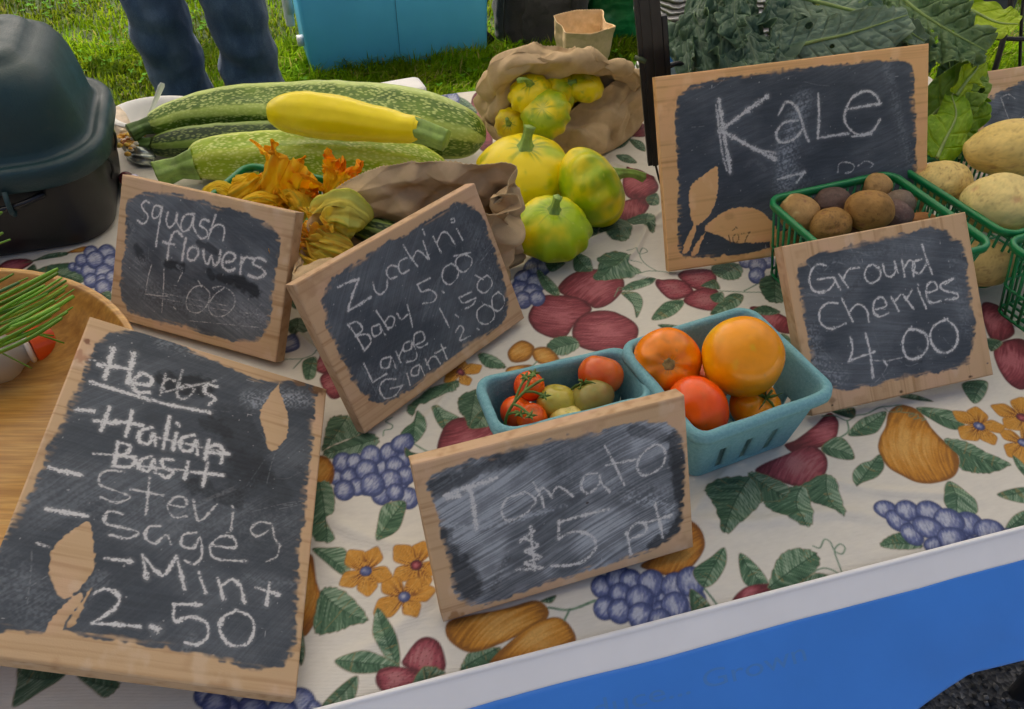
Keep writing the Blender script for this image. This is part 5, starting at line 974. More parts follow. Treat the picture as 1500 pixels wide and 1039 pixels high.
def green_basket(bl, az, w, d, h, label, zrim=None, taper=.84):
    ex = np.array([math.cos(az), math.sin(az)]); ey = np.array([-ex[1], ex[0]]); c = bl[:2]+ex*w/2-ey*d/2
    th = thing('green_basket', label, 'basket', (c[0], c[1], TZ+.002), az, 'green plastic berry baskets')
    lo = rrect(w, d, .018, 7, 10); lp = np.column_stack([lo, 0*lo[:, 0]+h]); mb = MB(); m = len(lo)
    nrm = np.stack([np.roll(lo, -1, 0)-np.roll(lo, 1, 0)], 0)[0]; nrm = np.column_stack([nrm[:, 1], -nrm[:, 0]]); nrm /= np.linalg.norm(nrm, axis=1)[:, None]
    prof = [(-.0005, -.009), (.0035, -.008), (.0042, -.002), (.003, .0005), (-.0015, .0005), (-.003, -.0015), (-.003, -.0055), (-.0022, -.009)]
    V = np.stack([np.column_stack([lo+nrm*a, 0*lo[:, 0]+h+b]) for a, b in prof], 1); mb.grid(V, cu=True, cv=True); mb.build('rim', gp, th)
    def wp(s, z):
        j = s % m; i = int(j); f = j-i; p = lo[i]*(1-f)+lo[(i+1) % m]*f; return np.array([*(p*(taper+(1-taper)*z/h)), z])
    per = np.concatenate([[0], np.cumsum(np.linalg.norm(np.diff(np.vstack([lo, lo[:1]]), axis=0), axis=1))]); Lp = per[-1]; nsl = int(Lp/.0118)
    mb = MB()
    for k in range(nsl):
        s = np.interp(k*Lp/nsl, per, np.arange(m+1)); a = wp(s, .004); b = wp(s, h-.007); n_ = np.array([*nrm[int(s) % m], 0]); mb.bar(a, b, .0032, .0018, up=n_ if True else (0, 0, 1))
    for z in (.004, h*.42):
        L = np.array([wp(j, z) for j in np.arange(m)]); Vr = np.stack([L+np.column_stack([nrm*a, 0*nrm[:, 0]+b]) for a, b in ((-.0012, -.0016), (.0012, -.0016), (.0012, .0016), (-.0012, .0016))], 1); mb.grid(Vr, cu=True, cv=True)
    mb.build('slats', gp, th); mb = MB()
    for k in range(1, int(w*taper/.013)): x = -w*taper/2+k*.013; mb.bar([x, -d*taper/2, .003], [x, d*taper/2, .003], .003, .002)
    for k in range(1, int(d*taper/.02)): y = -d*taper/2+k*.02; mb.bar([-w*taper/2, y, .0045], [w*taper/2, y, .0045], .003, .0015)
    mb.build('floor', gp, th); return th
AZ = R(23.2)
b1 = P(1125, 290, .112); green_basket(b1, R(20.5), .192, .18, .110, 'green plastic basket of small brown and purple potatoes, against the kale sign')
e1, e2 = np.array([math.cos(AZ), math.sin(AZ), 0]), np.array([-math.sin(AZ), math.cos(AZ), 0])
b2 = P(1318, 240, .105); green_basket(b2, AZ, .205, .185, .103, 'green plastic basket of big pale potatoes')
b3 = P(1476, 352, .105); green_basket(b3, AZ, .20, .18, .103, 'green plastic basket cut by the right edge, in front of the big pale potatoes')
b4 = P(362, 237, .098); green_basket(b4, R(-19), .150, .150, .094, 'green plastic basket of orange squash flowers, behind the squash flowers sign')
# ================================================================ squash flowers
flw_m = NT('squash_petal'); c_ = flw_m.n('ShaderNodeAttribute', attribute_name='col').outputs['Color']; flw_m.base(c_).set(rough=.6, spec=.2); flw_m.bump(flw_m.noise(flw_m.co(), 220, 4), .4, .0015); tf = flw_m.n('ShaderNodeBsdfTranslucent'); flw_m.l(c_, tf.inputs[0]); mf = flw_m.n('ShaderNodeMixShader'); mf.inputs[0].default_value = .6
flw_m.l(flw_m.b.outputs[0], mf.inputs[1]); flw_m.l(tf.outputs[0], mf.inputs[2]); flw_m.l(mf.outputs[0], flw_m.out.inputs[0]); flw_m = flw_m.m
YO, OR_, GY = np.array([.98, .74, .012]), np.array([.96, .42, .008]), np.array([.80, .84, .26])
def bloom(pts, rads, label, seed, green=.2, petals=5, ext=.45, orange=.4, twist=.8, group='squash flowers in the green basket', curl=1.0, ruf=1.0, close=.0, stem=True):
    g = np.random.default_rng(seed); sp0 = np.array([P(*p) for p in pts]); k = mpp(sp0[0]); N, m = 90, 41
    d_ = sp0[-1]-sp0[-2]; L0 = np.linalg.norm(np.diff(sp0, axis=0), axis=1).sum(); d_ /= np.linalg.norm(d_); ctr = np.vstack([sp0, sp0[-1]+d_*L0*ext]); ctr = spline(ctr, N)
    rr0 = np.interp(np.linspace(0, 1+ext, N), np.linspace(0, 1, len(rads)), rads)*k; X, Y, T = frames(ctr, (.3, .2, 1)); th = thing('squash_flower', label, 'squash flower', sp0[0], 0, group)
    u = np.linspace(0, 1+ext, N)[:, None]; v = np.linspace(-1, 1, m)[None]; Rm = max(rads)*k
    for i in range(petals):
        phi = i*6.283/petals+seed*.7+g.uniform(-.12, .12); wv = 1.02*3.1416/petals*np.where(u < .55, 1.12, 1.12*np.clip(1-((u-.55)/(ext+.45+g.uniform(-.08, .02)))**1.7, .02, 1)**.75)
        tang = v*wv; TH = phi+tang+twist*u*2+.10*np.sin(u*7+i)
        pleat = .12*np.exp(-(v/.2)**2)-.06*np.abs(v)**2+.045*np.cos(v*8+seed+i)+.015*np.cos(v*19+u*6+i*2)+.10
        c1 = curl*g.uniform(-.35, 1.25); tt = np.clip((u-.62)/(ext+.38), 0, 1); flare = (c1*1.5*tt**1.7-close*.9*tt**.8)*Rm; drop = -(max(c1, 0)*1.2*tt**2.6)*Rm*1.1
        edge = np.abs(v)**1.6*ruf*Rm*.30*np.sin(u*17+v*3+seed*2+i*1.7)*sm(.35, .95, u)+ruf*Rm*.13*np.sin(u*29+v*9+i)*sm(.5, 1, u)
        rad = np.maximum(rr0[:, None]*(1+pleat+.02*i/petals)+flare+edge, Rm*.04)
        wr_ = fbm3(np.cos(TH)*3+seed, np.sin(TH)*3, u*5+i, seed)-.5; rad = rad*(1+.16*wr_)
        V = ctr[:, None]+rad[..., None]*(np.cos(TH)[..., None]*X[:, None]+np.sin(TH)[..., None]*Y[:, None])+T[:, None]*((drop+0*v+ruf*Rm*.10*np.sin(v*8+u*13+i)*sm(.6, 1, u))[..., None])
        f = fbm3(V[..., 0]/.009, V[..., 1]/.009, V[..., 2]/.009, seed+2); U = np.clip(u/(1+ext), 0, 1)+0*v
        st = .5+.6*(vn2(v*6+seed+i*3, u*2.2, seed+5)-.5)
        c = mixc(np.broadcast_to(YO, U.shape+(3,)), OR_, np.clip(orange*(.15+1.0*sm(.35, .7, f))*(.25+1.1*U)+orange*.45*sm(.6, .98, U), 0, 1)); c = np.minimum(c*(.92+.16*st)[..., None], .98)
        c = mixc(c, GY, np.clip(green*(1.3-U*1.15)+.5*green*sm(.5, .8, st), 0, 1)); c = mixc(c, [.62, .62, .10], np.exp(-(v/.07)**2)*(1-.8*U)*.8); c = mixc(c, [.55, .64, .08], np.exp(-(v/.05)**2)*green)
        o = gridobj('petal', V, flw_m, th, attrs={'col': c}); solid(o, .0004, 0)
    if stem:
        q = sp0[0]-(sp0[1]-sp0[0])/np.linalg.norm(sp0[1]-sp0[0])*Rm*.5; V, *_ = tubeV([q-(sp0[1]-sp0[0])*.02, q, sp0[0], sp0[0]*.7+sp0[1]*.3], [Rm*.05, Rm*.22, Rm*.30, rads[0]*k*1.02], 24, lambda t_, u: 1+.1*np.cos(5*t_), N=14); gridobj('stem', V, stem_m, th, cv=True)
    return th
bloom([(390, 320, .05), (402, 298, .065), (416, 272, .095), (428, 250, .118), (434, 240, .125)], [10, 22, 29, 30, 27], 'tallest golden squash flower standing with curled tips in the green basket', 3, .12, 5, .30, .45, .12, curl=1.15, ruf=.6)
bloom([(350, 308, .06), (355, 298, .072), (364, 284, .088), (374, 272, .098), (382, 266, .10)], [10, 20, 25, 24, 18], 'plump folded squash flower left of the tallest one', 5, .12, 5, .35, .35, .5, curl=.8, ruf=.6, close=.6)
bloom([(296, 292, .085), (308, 286, .085), (326, 283, .085), (346, 290, .082), (360, 298, .078)], [5, 12, 15, 14, 11], 'squash flower lying sideways over the left edge of the basket', 8, .15, 5, .4, .3, .3, curl=.5, ruf=.6, close=.5)
bloom([(346, 312, .09), (364, 305, .094), (384, 300, .095), (402, 303, .092), (412, 306, .09)], [5, 14, 17, 15, 11], 'squash flower lying flat just above the squash flowers sign', 11, .1, 5, .4, .35, .3, curl=.6, ruf=.7, close=.4)
bloom([(452, 322, .075), (446, 312, .082), (434, 302, .09), (424, 300, .092), (416, 304, .09)], [9, 20, 25, 22, 16], 'round curled squash flower at the right above the sign', 14, .15, 5, .4, .35, .9, curl=.9, ruf=.8, close=.4)
bloom([(446, 306, .082), (452, 296, .09), (457, 288, .095), (461, 282, .1)], [5, 11, 14, 14], 'small crumpled orange squash flower at the right side of the basket', 17, .0, 5, .5, 1.0, .6, curl=1.0, ruf=1.3)
bloom([(482, 292, .08), (488, 278, .092), (496, 262, .104), (502, 250, .112)], [6, 13, 18, 19], 'ruffled orange squash flower between the basket and the paper bag', 19, .05, 5, .5, .8, .4, curl=.9, ruf=1.4)
GF = 'squash flowers in the open paper bag'
bloom([(532, 332, .108), (524, 324, .115), (502, 318, .122), (480, 324, .122), (464, 338, .116)], [10, 27, 37, 34, 25], 'large pale green squash flower at the top of the open bag', 23, .80, 5, .35, .3, .25, GF, .7, .6, .5, False)
bloom([(512, 364, .095), (500, 364, .10), (482, 364, .102), (466, 360, .102), (454, 358, .10)], [6, 18, 24, 24, 20], 'crumpled orange and green squash flower in the middle of the open bag', 27, .40, 6, .6, .85, .6, GF, 1.1, 1.7, 0, False)
bloom([(512, 398, .072), (496, 394, .078), (472, 392, .085), (454, 384, .087), (444, 378, .087)], [6, 20, 27, 26, 22], 'lowest squash flower in the open bag, just above the zucchini sign', 31, .40, 6, .55, .6, .8, GF, 1.1, 1.6, 0, False)
# ================================================================ paper bags
kraft = NT('kraft_paper'); co = kraft.co()
kraft.base(kraft.ramp(kraft.noise(co, 40, 5, .6), [(.3, (.50, .36, .195)), (.7, (.66, .48, .28))])).set(rough=.78, spec=.25)
kraft.bump(kraft.math('ADD', kraft.noise(co, 700, 3), kraft.math('MULTIPLY', kraft.noise(co, 60, 3), 1.5)), .22, .0012); kraft = kraft.m
def crumple(V, amp, sc, seed):      # straight sharp folds between flat facets, as in handled paper
    g = np.random.default_rng(seed); h = np.zeros(V.shape[:2]); wp = [fbm3(V[..., 0]/(sc*2.2)+k*7, V[..., 1]/(sc*2.2), V[..., 2]/(sc*2.2)+seed, seed+k)-.5 for k in range(3)]
    for k in range(9):
        d = g.normal(size=3); d /= np.linalg.norm(d); lam = sc*g.uniform(.35, 1.5); q = (V@d)/lam+g.uniform(0, 1)+wp[k % 3]*.55
        tri = np.abs((q % 1)-.5)*2; mask = sm(.40, .60, vn3(V[..., 0]/(sc*1.3)+k*5, V[..., 1]/(sc*1.3), V[..., 2]/(sc*1.3)+seed*2, seed+20+k)); h += (tri-.5)*mask*(lam/sc)**.9
    du = np.gradient(V, axis=0); dv = np.gradient(V, axis=1); n = np.cross(du, dv); n /= np.linalg.norm(n, axis=2)[..., None]+1e-9
    return V+n*(h*amp)[..., None]
def paper_bag(rings, label, nm=150, nr=80, amp=.006, sc=.045, seed=1, zig=.0015, z0=TZ, floor=True, sharp=False):
    RR = []
    for r in rings:
        r = np.array(r); q = np.vstack([r, r[:1]])
        if sharp:
            s = np.concatenate([[0], np.cumsum(np.ones(len(r)))]); t_ = np.linspace(0, len(r), nm, endpoint=False); a = np.stack([np.interp(t_, s, q[:, k]) for k in range(3)], 1); b = spline(r, nm, True); RR.append(a*.72+b*.28)
        else: RR.append(spline(r, nm, True))
    RR = np.array(RR); V = np.stack([spline(RR[:, j], nr) for j in range(nm)], 1)
    f = np.linspace(0, 1, nr)[:, None]; V2 = crumple(V, amp, sc, seed); w = sm(0, .12, f); V = V*(1-w[..., None])+V2*w[..., None]
    V[..., 2] = np.maximum(V[..., 2], z0+.003+.0004*rng.random(V.shape[:2]))
    d = V[-1]-V[-2]; d /= np.linalg.norm(d, axis=1)[:, None]+1e-9; V[-1] += d*(zig*np.abs((np.arange(nm)*.5 % 1)*2-1))[:, None]
    c = V[0].mean(0); V = np.concatenate([np.repeat(c[None, None], nm, 1)*.98+.02*V[:1], V]) if floor else V
    th = thing('paper_bag', label, 'paper bag', (c[0], c[1], z0+.002), 0, 'brown paper bags')
    o = gridobj('bag', V, kraft, th, cv=True); solid(o, .0007, 0); return th, V
# crumpled bag lying with its mouth towards the camera
base = [P(775, 206, .004), P(800, 222, .004), P(850, 232, .004), P(900, 218, .004), P(938, 186, .004), P(935, 165, .01), P(890, 160, .01), P(820, 165, .01)]
mid = [P(728, 196, .03), P(790, 218, .022), P(850, 205, .04), P(905, 172, .06), P(940, 140, .08), P(930, 112, .115), P(870, 98, .145), P(758, 112, .14)]
m2 = [P(706, 172, .05), P(768, 212, .034), P(845, 172, .064), P(905, 138, .09), P(938, 118, .106), P(914, 98, .138), P(840, 80, .165), P(733, 92, .155)]
mouth = [P(701, 156, .066), P(762, 204, .042), P(838, 160, .078), P(893, 124, .104), P(926, 104, .118), P(890, 101, .140), P(825, 68, .175), P(745, 76, .162)]
paper_bag([base, mid, m2, mouth], 'crumpled brown paper bag lying open, full of yellow and green pattypans', amp=.0125, sc=.05, seed=3, nm=260, nr=130)
# standing bag behind the zucchini sign
b0 = [P(438, 436, .004)+[.01, .01, 0], P(735, 418, .004), P(768, 389, .004), P(520, 300, .004)+[0, -.02, 0], P(440, 400, .004)]
fl = np.array([-.228, .735, TZ+.004]); fr = np.array([-.004, .872, TZ+.004]); br = np.array([.016, .918, TZ+.004]); bl = np.array([-.205, .845, TZ+.004])
gm = (fr+br)/2+np.array([-.012, .004, 0])
def ring(z, k): 
    up = np.array([0, 0, z]); o = np.array([.004, .0, 0])*k
    return [fl+up+[-.012*k, -.006*k, 0], fl*.6+fr*.4+up+[0, -.012*k, 0], fr+up+[.004*k, -.004*k, -.004*k], gm+up+[-.004*k, 0, 0], br+up+[-.006*k, -.012*k, 0], br*.6+bl*.4+up+[0, .006*k, .004*k], br*.25+bl*.75+up+[.006*k, .010*k, .002*k], bl+up+[-.010*k, 0, -.012*k], (fl+bl)/2+up+[-.02*k, 0, -.018*k]]
top = [P(428, 402, .100), P(570, 345, .105), P(757, 297, .150), P(716, 298, .148), P(752, 246, .168), P(640, 241, .176), P(560, 246, .17), P(493, 276, .150), P(450, 330, .120)]
bagt, Vb = paper_bag([ring(0, 0), ring(.04, .4), ring(.085, .8), [np.array(a)*.5+np.array(b)*.5 for a, b in zip(ring(.11, 1), top)], top], 'open brown paper bag of squash flowers standing behind the zucchini sign', amp=.011, sc=.06, seed=8, nm=280, nr=130, sharp=True)
# ================================================================ storage bin, wooden bowl, plate
def loftV(w, d, prof, r0, nc=10, ns=16):    # prof: (inset, z)
    return np.stack([np.column_stack([rrect(w-2*i, d-2*i, max(.01, r0-i*.75), nc, ns), np.full(4*(nc+1)+4*(ns-1), float(z))]) for i, z in prof])
binang = R(17); ex = np.array([math.cos(binang), math.sin(binang)]); ey = np.array([-ex[1], ex[0]]); fr_ = np.array([-.543, .962])
BW, BD = .44, .285; bc = fr_-ex*BW/2+ey*BD/2
bn_ = thing('storage_bin', 'black plastic storage tote with a domed dark teal lid, at the left edge', 'storage bin', (bc[0], bc[1], TZ+.001), binang)
blk = pm('black_plastic', (.012, .012, .013), .42, .2, 60, .15, 500); teal = NT('teal_plastic'); co = teal.co()
teal.base(teal.ramp(teal.noise(co, 14, 4), [(.3, (.010, .040, .048)), (.7, (.014, .050, .058))])).set(rough=teal.ramp(teal.noise(co, 26, 6, .7), [(.35, (.34,)*3), (.7, (.56,)*3)]), spec=.5).bump(teal.noise(co, 420, 3), .45, .0014); teal = teal.m
V = loftV(BW, BD, [(.03, .0), (.022, .001), (.016, .008), (.012, .03), (.006, .10), (.004, .120)], .07); V = np.concatenate([V[:1]*[.02, .02, 1], V]); gridobj('tub', V, blk, None, cv=True).parent = bn_
V = loftV(BW, BD, [(-0.004, 0.104), (-0.008, 0.107), (-0.008, 0.131), (-0.004, 0.137), (0.003, 0.138), (0.007, 0.135), (0.011, 0.1355), (0.014, 0.139), (0.016, 0.149), (0.018, 0.172), (0.022, 0.2), (0.028, 0.221), (0.037, 0.236), (0.049, 0.243), (0.058, 0.2445), (0.061, 0.251), (0.068, 0.256), (0.08, 0.257), (0.094, 0.2575), (0.097, 0.262), (0.104, 0.264), (0.13, 0.2645)], .080)
V = np.concatenate([V, V[-1:]*[.5, .2, 1]+[0, 0, .002]]); V = np.concatenate([V, V[-1:]*[.02, .02, 1]]); ld = gridobj('lid', V, teal, None, cv=True); ld.parent = bn_
mb = MB(); mb.tube(spline([[-.2, -BD/2-.010, .088], [0, -BD/2-.012, .085], [.10, -BD/2-.010, .088], [.145, -BD/2+.004, .094]], 20), .0045, 10); o = mb.build('bar', pm('black_gloss', (.012, .012, .015), .2, .1), bn_)
for x in (-.045, .045, .105):
    mb = MB(); yb = -BD/2-.008; mb.tube([[x, yb-.003, .112], [x, yb-.009, .098], [x, yb-.010, .086], [x, yb-.004, .079], [x, yb+.004, .082]], .0034, 8); mb.build('clip', teal, bn_)
for y in (-.04, .05):
    mb = MB(); mb.tube([[BW/2-.007, y-.002, .088], [BW/2-.003, y+.004, .075], [BW/2-.005, y+.004, .062], [BW/2-.010, y-.002, .052]], .0022, 8); mb.build('handle_ridge', blk, bn_)
# bowl
wood = NT('bowl_wood'); co = wood.co(); gr = wood.noise(co, 26, 6, .6, stretch=(.35, 3.2, 1.2)); g2_ = wood.noise(co, 120, 4, .5, stretch=(.12, 3, 1))
wood.base(wood.mix(wood.ramp(gr, [(.30, (.40, .18, .028)), (.52, (.58, .31, .06)), (.72, (.70, .43, .12))]), wood.ramp(g2_, [(.4, (.75, .7, .65)), (.6, (1, 1, 1))]), .8, 'MULTIPLY')).set(rough=.33, spec=.45, coat=.2, coatr=.2).bump(g2_, .12, .0008); wood = wood.m
BC = np.array([-.579, .506]); RB = .2345
prof = [(.0, .0), (.11, .0), (.15, .004), (.19, .035), (.219, .08), (.2295, .112), (.2325, .118), (.2335, .1205), (.2325, .1225), (.229, .1225), (.2255, .120), (.218, .104), (.203, .066), (.180, .036), (.155, .022), (.12, .018), (.06, .017), (.0, .017)]
pf = spline(prof, 90); a = np.linspace(0, 2*math.pi, 140, endpoint=False); V = np.stack([np.outer(np.maximum(pf[:, 0], 0), np.cos(a)), np.outer(np.maximum(pf[:, 0], 0), np.sin(a)), np.repeat(pf[:, 1:], 140, 1)], -1)
o = gridobj('wooden_bowl', V, wood, None, cv=True); o.location = (*BC, TZ+.002); tag(o, 'wide honey coloured wooden bowl under the herbs sign', 'bowl')
# chives
chv = am('chive_green', .38, .1, 300, .001, coat=.15, spec=.4); o_ = P(10, 500, .03); chives = thing('chive_bunch', 'bunch of cut green chives lying across the wooden bowl', 'chives', (o_[0], o_[1], TZ+.02))
tips = [(85, 394, 7), (91, 407, 4), (97, 411, 5), (99, 418, 5), (95, 425, 5), (109, 424, 3), (108, 434, 7), (91, 444, 6), (107, 450, 3), (99, 457, 5), (91, 466, 6), (28, 414, 5), (41, 407, 3), (20, 401, 4), (85, 400, 6), (70, 430, 5), (80, 440, 5), (60, 452, 6), (78, 492, 3), (94, 503, 3), (47, 540, 3), (3, 311, 4), (4, 341, 4), (15, 351, 3), (66, 418, 5), (55, 426, 6), (88, 452, 5), (75, 462, 6)]
for i, (x, y, w) in enumerate(tips):
    g = np.random.default_rng(40+i); z1 = .135+.028*g.random() if i < 18 or i > 23 else (.11 if i < 21 else .15)
    if i in (18, 19): pts = [P(-70, 520, .12), P(0, 498, .128), P(50, 490, .125), P(x, y, .105)]
    elif i == 20: pts = [P(-60, 480, .12), P(-20, 505, .12), P(x, y, .09)]
    elif i in (21, 22, 23): pts = [P(-40, y+28, .12), P(-15, y+12, .14), P(x, y, .15)]
    else: pts = [P(-130+g.uniform(-20, 20), 470+(y-430)*1.15+75+g.uniform(-6, 6), .125), P(-50, (y+12)*.35+ (470+(y-430)*1.1+62)*.65, .138), P(x-55, y+31+g.uniform(-3, 3), z1), P(x, y, z1+.002)]
    k = mpp(pts[-1]); q = spline(pts, 22); c = np.array([.13, .30, .018])*g.uniform(.7, 1.5); c = np.array([.30, .46, .04]) if i in (7, 3) else (np.array([.05, .15, .035]) if i in (11,) else c)
    mb = MB(); mb.tube(q, np.concatenate([np.full(18, w*.5*k*1.05), w*.5*k*np.array([1.0, .97, .92, .8])]), 10, flat=.75, col=c); buildw(mb, 'blade', chv, chives)
frost = NT('frosted_plastic'); frost.base((.75, .75, .72)).set(rough=.35, trans=.55, ior=1.3); frost = frost.m; orange_p = pm('orange_plastic', (.75, .095, .012), .3, .06, 20, .05)
pb = P(28, 512, .055); bo = thing('plastic_bottle', 'frosted plastic bottle with orange cap lying in the wooden bowl', 'bottle', (pb[0], pb[1], TZ+.02))
A0, A1 = P(-60, 545, .052), P(94, 490, .050); ax_ = (A1-A0)/np.linalg.norm(A1-A0); L_ = np.linalg.norm(A1-A0)
def bl_(s): return A0+ax_*s
V, *_ = tubeV([bl_(s) for s in (0, .005, .042, .052, .060, .066, .069)], [.002, .026, .028, .024, .017, .015, .015], 48); gridobj('bottle_body', V, frost, bo, cv=True)
V, *_ = tubeV([bl_(s) for s in (.0670, .0685, .0695, .0715, .073)], [.0165, .0185, .0185, .0185, .016], 48); gridobj('neck_ring', V, pm('white_plastic', (.72, .71, .68), .4, .03), bo, cv=True)
V, *_ = tubeV([bl_(s) for s in (.0735, .074, .077, L_-.004, L_-.001, L_, L_+.0003)], [.002, .0185, .0195, .0205, .0205, .018, .001], 64, lambda t_, u: 1+.006*np.sign(np.sin(40*t_))); gridobj('cap', V, orange_p, bo, cv=True)
# plate with leftovers
wp_ = pm('white_foam', (.78, .78, .77), .5, .03, 30, .05); pc_ = P(236, 171, .03); plt = thing('foam_plate', 'white foam plate at the back corner beside the dark bin', 'plate', (pc_[0], pc_[1], TZ+.004))
pr = spline([(.0, .0), (.06, .0), (.078, .004), (.096, .026), (.112, .033), (.122, .031), (.1225, .029), (.112, .0305), (.097, .024), (.080, .0025)], 60); a = np.linspace(0, 2*math.pi, 96, endpoint=False)
V = np.stack([np.outer(np.maximum(pr[:, 0], 0), np.cos(a))*.70, np.outer(np.maximum(pr[:, 0], 0), np.sin(a))*.50, np.repeat(pr[:, 1:], 96, 1)], -1); o = gridobj('plate', V, wp_, None, cv=True); o.parent = plt; o.location = (0, 0, .004)
V, *_ = tubeV([P(213, 185, .03), P(220, 165, .045), P(230, 142, .07), P(236, 127, .088), P(238, 122, .093)], [.0045, .0042, .0055, .0068, .0045], 24, lambda t_, u: 1-.65*np.abs(np.sin(t_))); single(V, 'plastic_knife', pm('clear_white', (.92, .92, .92), .3, .02), 'white plastic knife standing up in the foam plate', 'knife')
food = am('leftover_food', .6, .3, 400, .001, coat=.1); mb = MB(); g = np.random.default_rng(3)
for k in range(240):
    p = P(188+g.normal(0, 7), 203+g.normal(0, 8), .014+.022*g.random()); r = g.uniform(.002, .0065); c = [(.72, .60, .42), (.70, .38, .05), (.45, .15, .03), (.75, .70, .60), (.72, .50, .08)][g.integers(5)]
    th_ = np.linspace(0, 6.283, 8, endpoint=False); V = np.stack([np.column_stack([np.cos(th_)*q, np.sin(th_)*q*g.uniform(.5, 1), np.full(8, h_)]) for q, h_ in ((0, -.6), (.8, -.3), (1, .1), (.6, .6), (0, .7))])*r+p; mb.grid(V, cv=True, col=c)
o = mb.build('leftover_salad', food); tag(o, 'heap of orange and white leftover salad beside the dark bin', 'food')
V, *_ = tubeV([P(168, 160, .03), P(172, 166, .03), P(180, 185, .026), P(186, 204, .022), P(187, 207, .02)], [.002, .012, .014, .012, .003], 30, lambda t_, u: 1+.05*np.sin(5*t_+u*20)); single(V, 'rolled_wrap', pm('tortilla', (.66, .55, .42), .6, .25, 60, .2), 'rolled tortilla wrap lying between the dark bin and foam plate', 'wrap')
V, *_ = tubeV([P(197, 262, .004), P(197, 261, .006), P(197, 262, .03), P(197, 262, .034), P(197, 262, .036)], [.002, .0068, .0068, .0062, .001], 28); single(V, 'capped_tube', pm('tube_plastic', (.62, .58, .70), .3, .03), 'small pale capped tube behind the squash flowers sign', 'tube')
V, *_ = tubeV([P(185, 262, .004), P(185, 262, .0045), P(185, 262, .028), P(185, 262, .030), P(185, 262, .0305)], [.002, .011, .011, .009, .001], 28); single(V, 'jar', pm('dark_red_glass', (.09, .012, .018), .15, .2), 'little dark red jar beside the pale capped tube', 'jar')
V, *_ = tubeV([P(186, 226, .008), P(190, 226, .012), P(206, 228, .016), P(222, 230, .012), P(227, 232, .008)], [.002, .010, .013, .011, .002], 40); V = crumple(V, .006, .012, 4); single(V, 'crumpled_foil', pm('foil', (.45, .50, .46), .25, .5, 60, .3, metal=.7), 'crumpled grey green foil between the dark bin and zucchini stems', 'foil')
bx_ = MB(); wb = P(588, 131, .02); Vt = loftV(.085, .06, [(.004, 0), (0, .003), (.001, .02), (.003, .024), (.008, .0255)], .014, 6, 4); Vt = np.concatenate([Vt[:1]*[.02, .02, 1], Vt, Vt[-1:]*[.02, .02, 1]]); o = gridobj('foam_box', Vt, wp_, None, cv=True); o.location = (wb[0], wb[1], TZ+.003); o.rotation_euler = (0, 0, TA+R(8)); tag(o, 'small white foam box lid behind the giant zucchini', 'box')
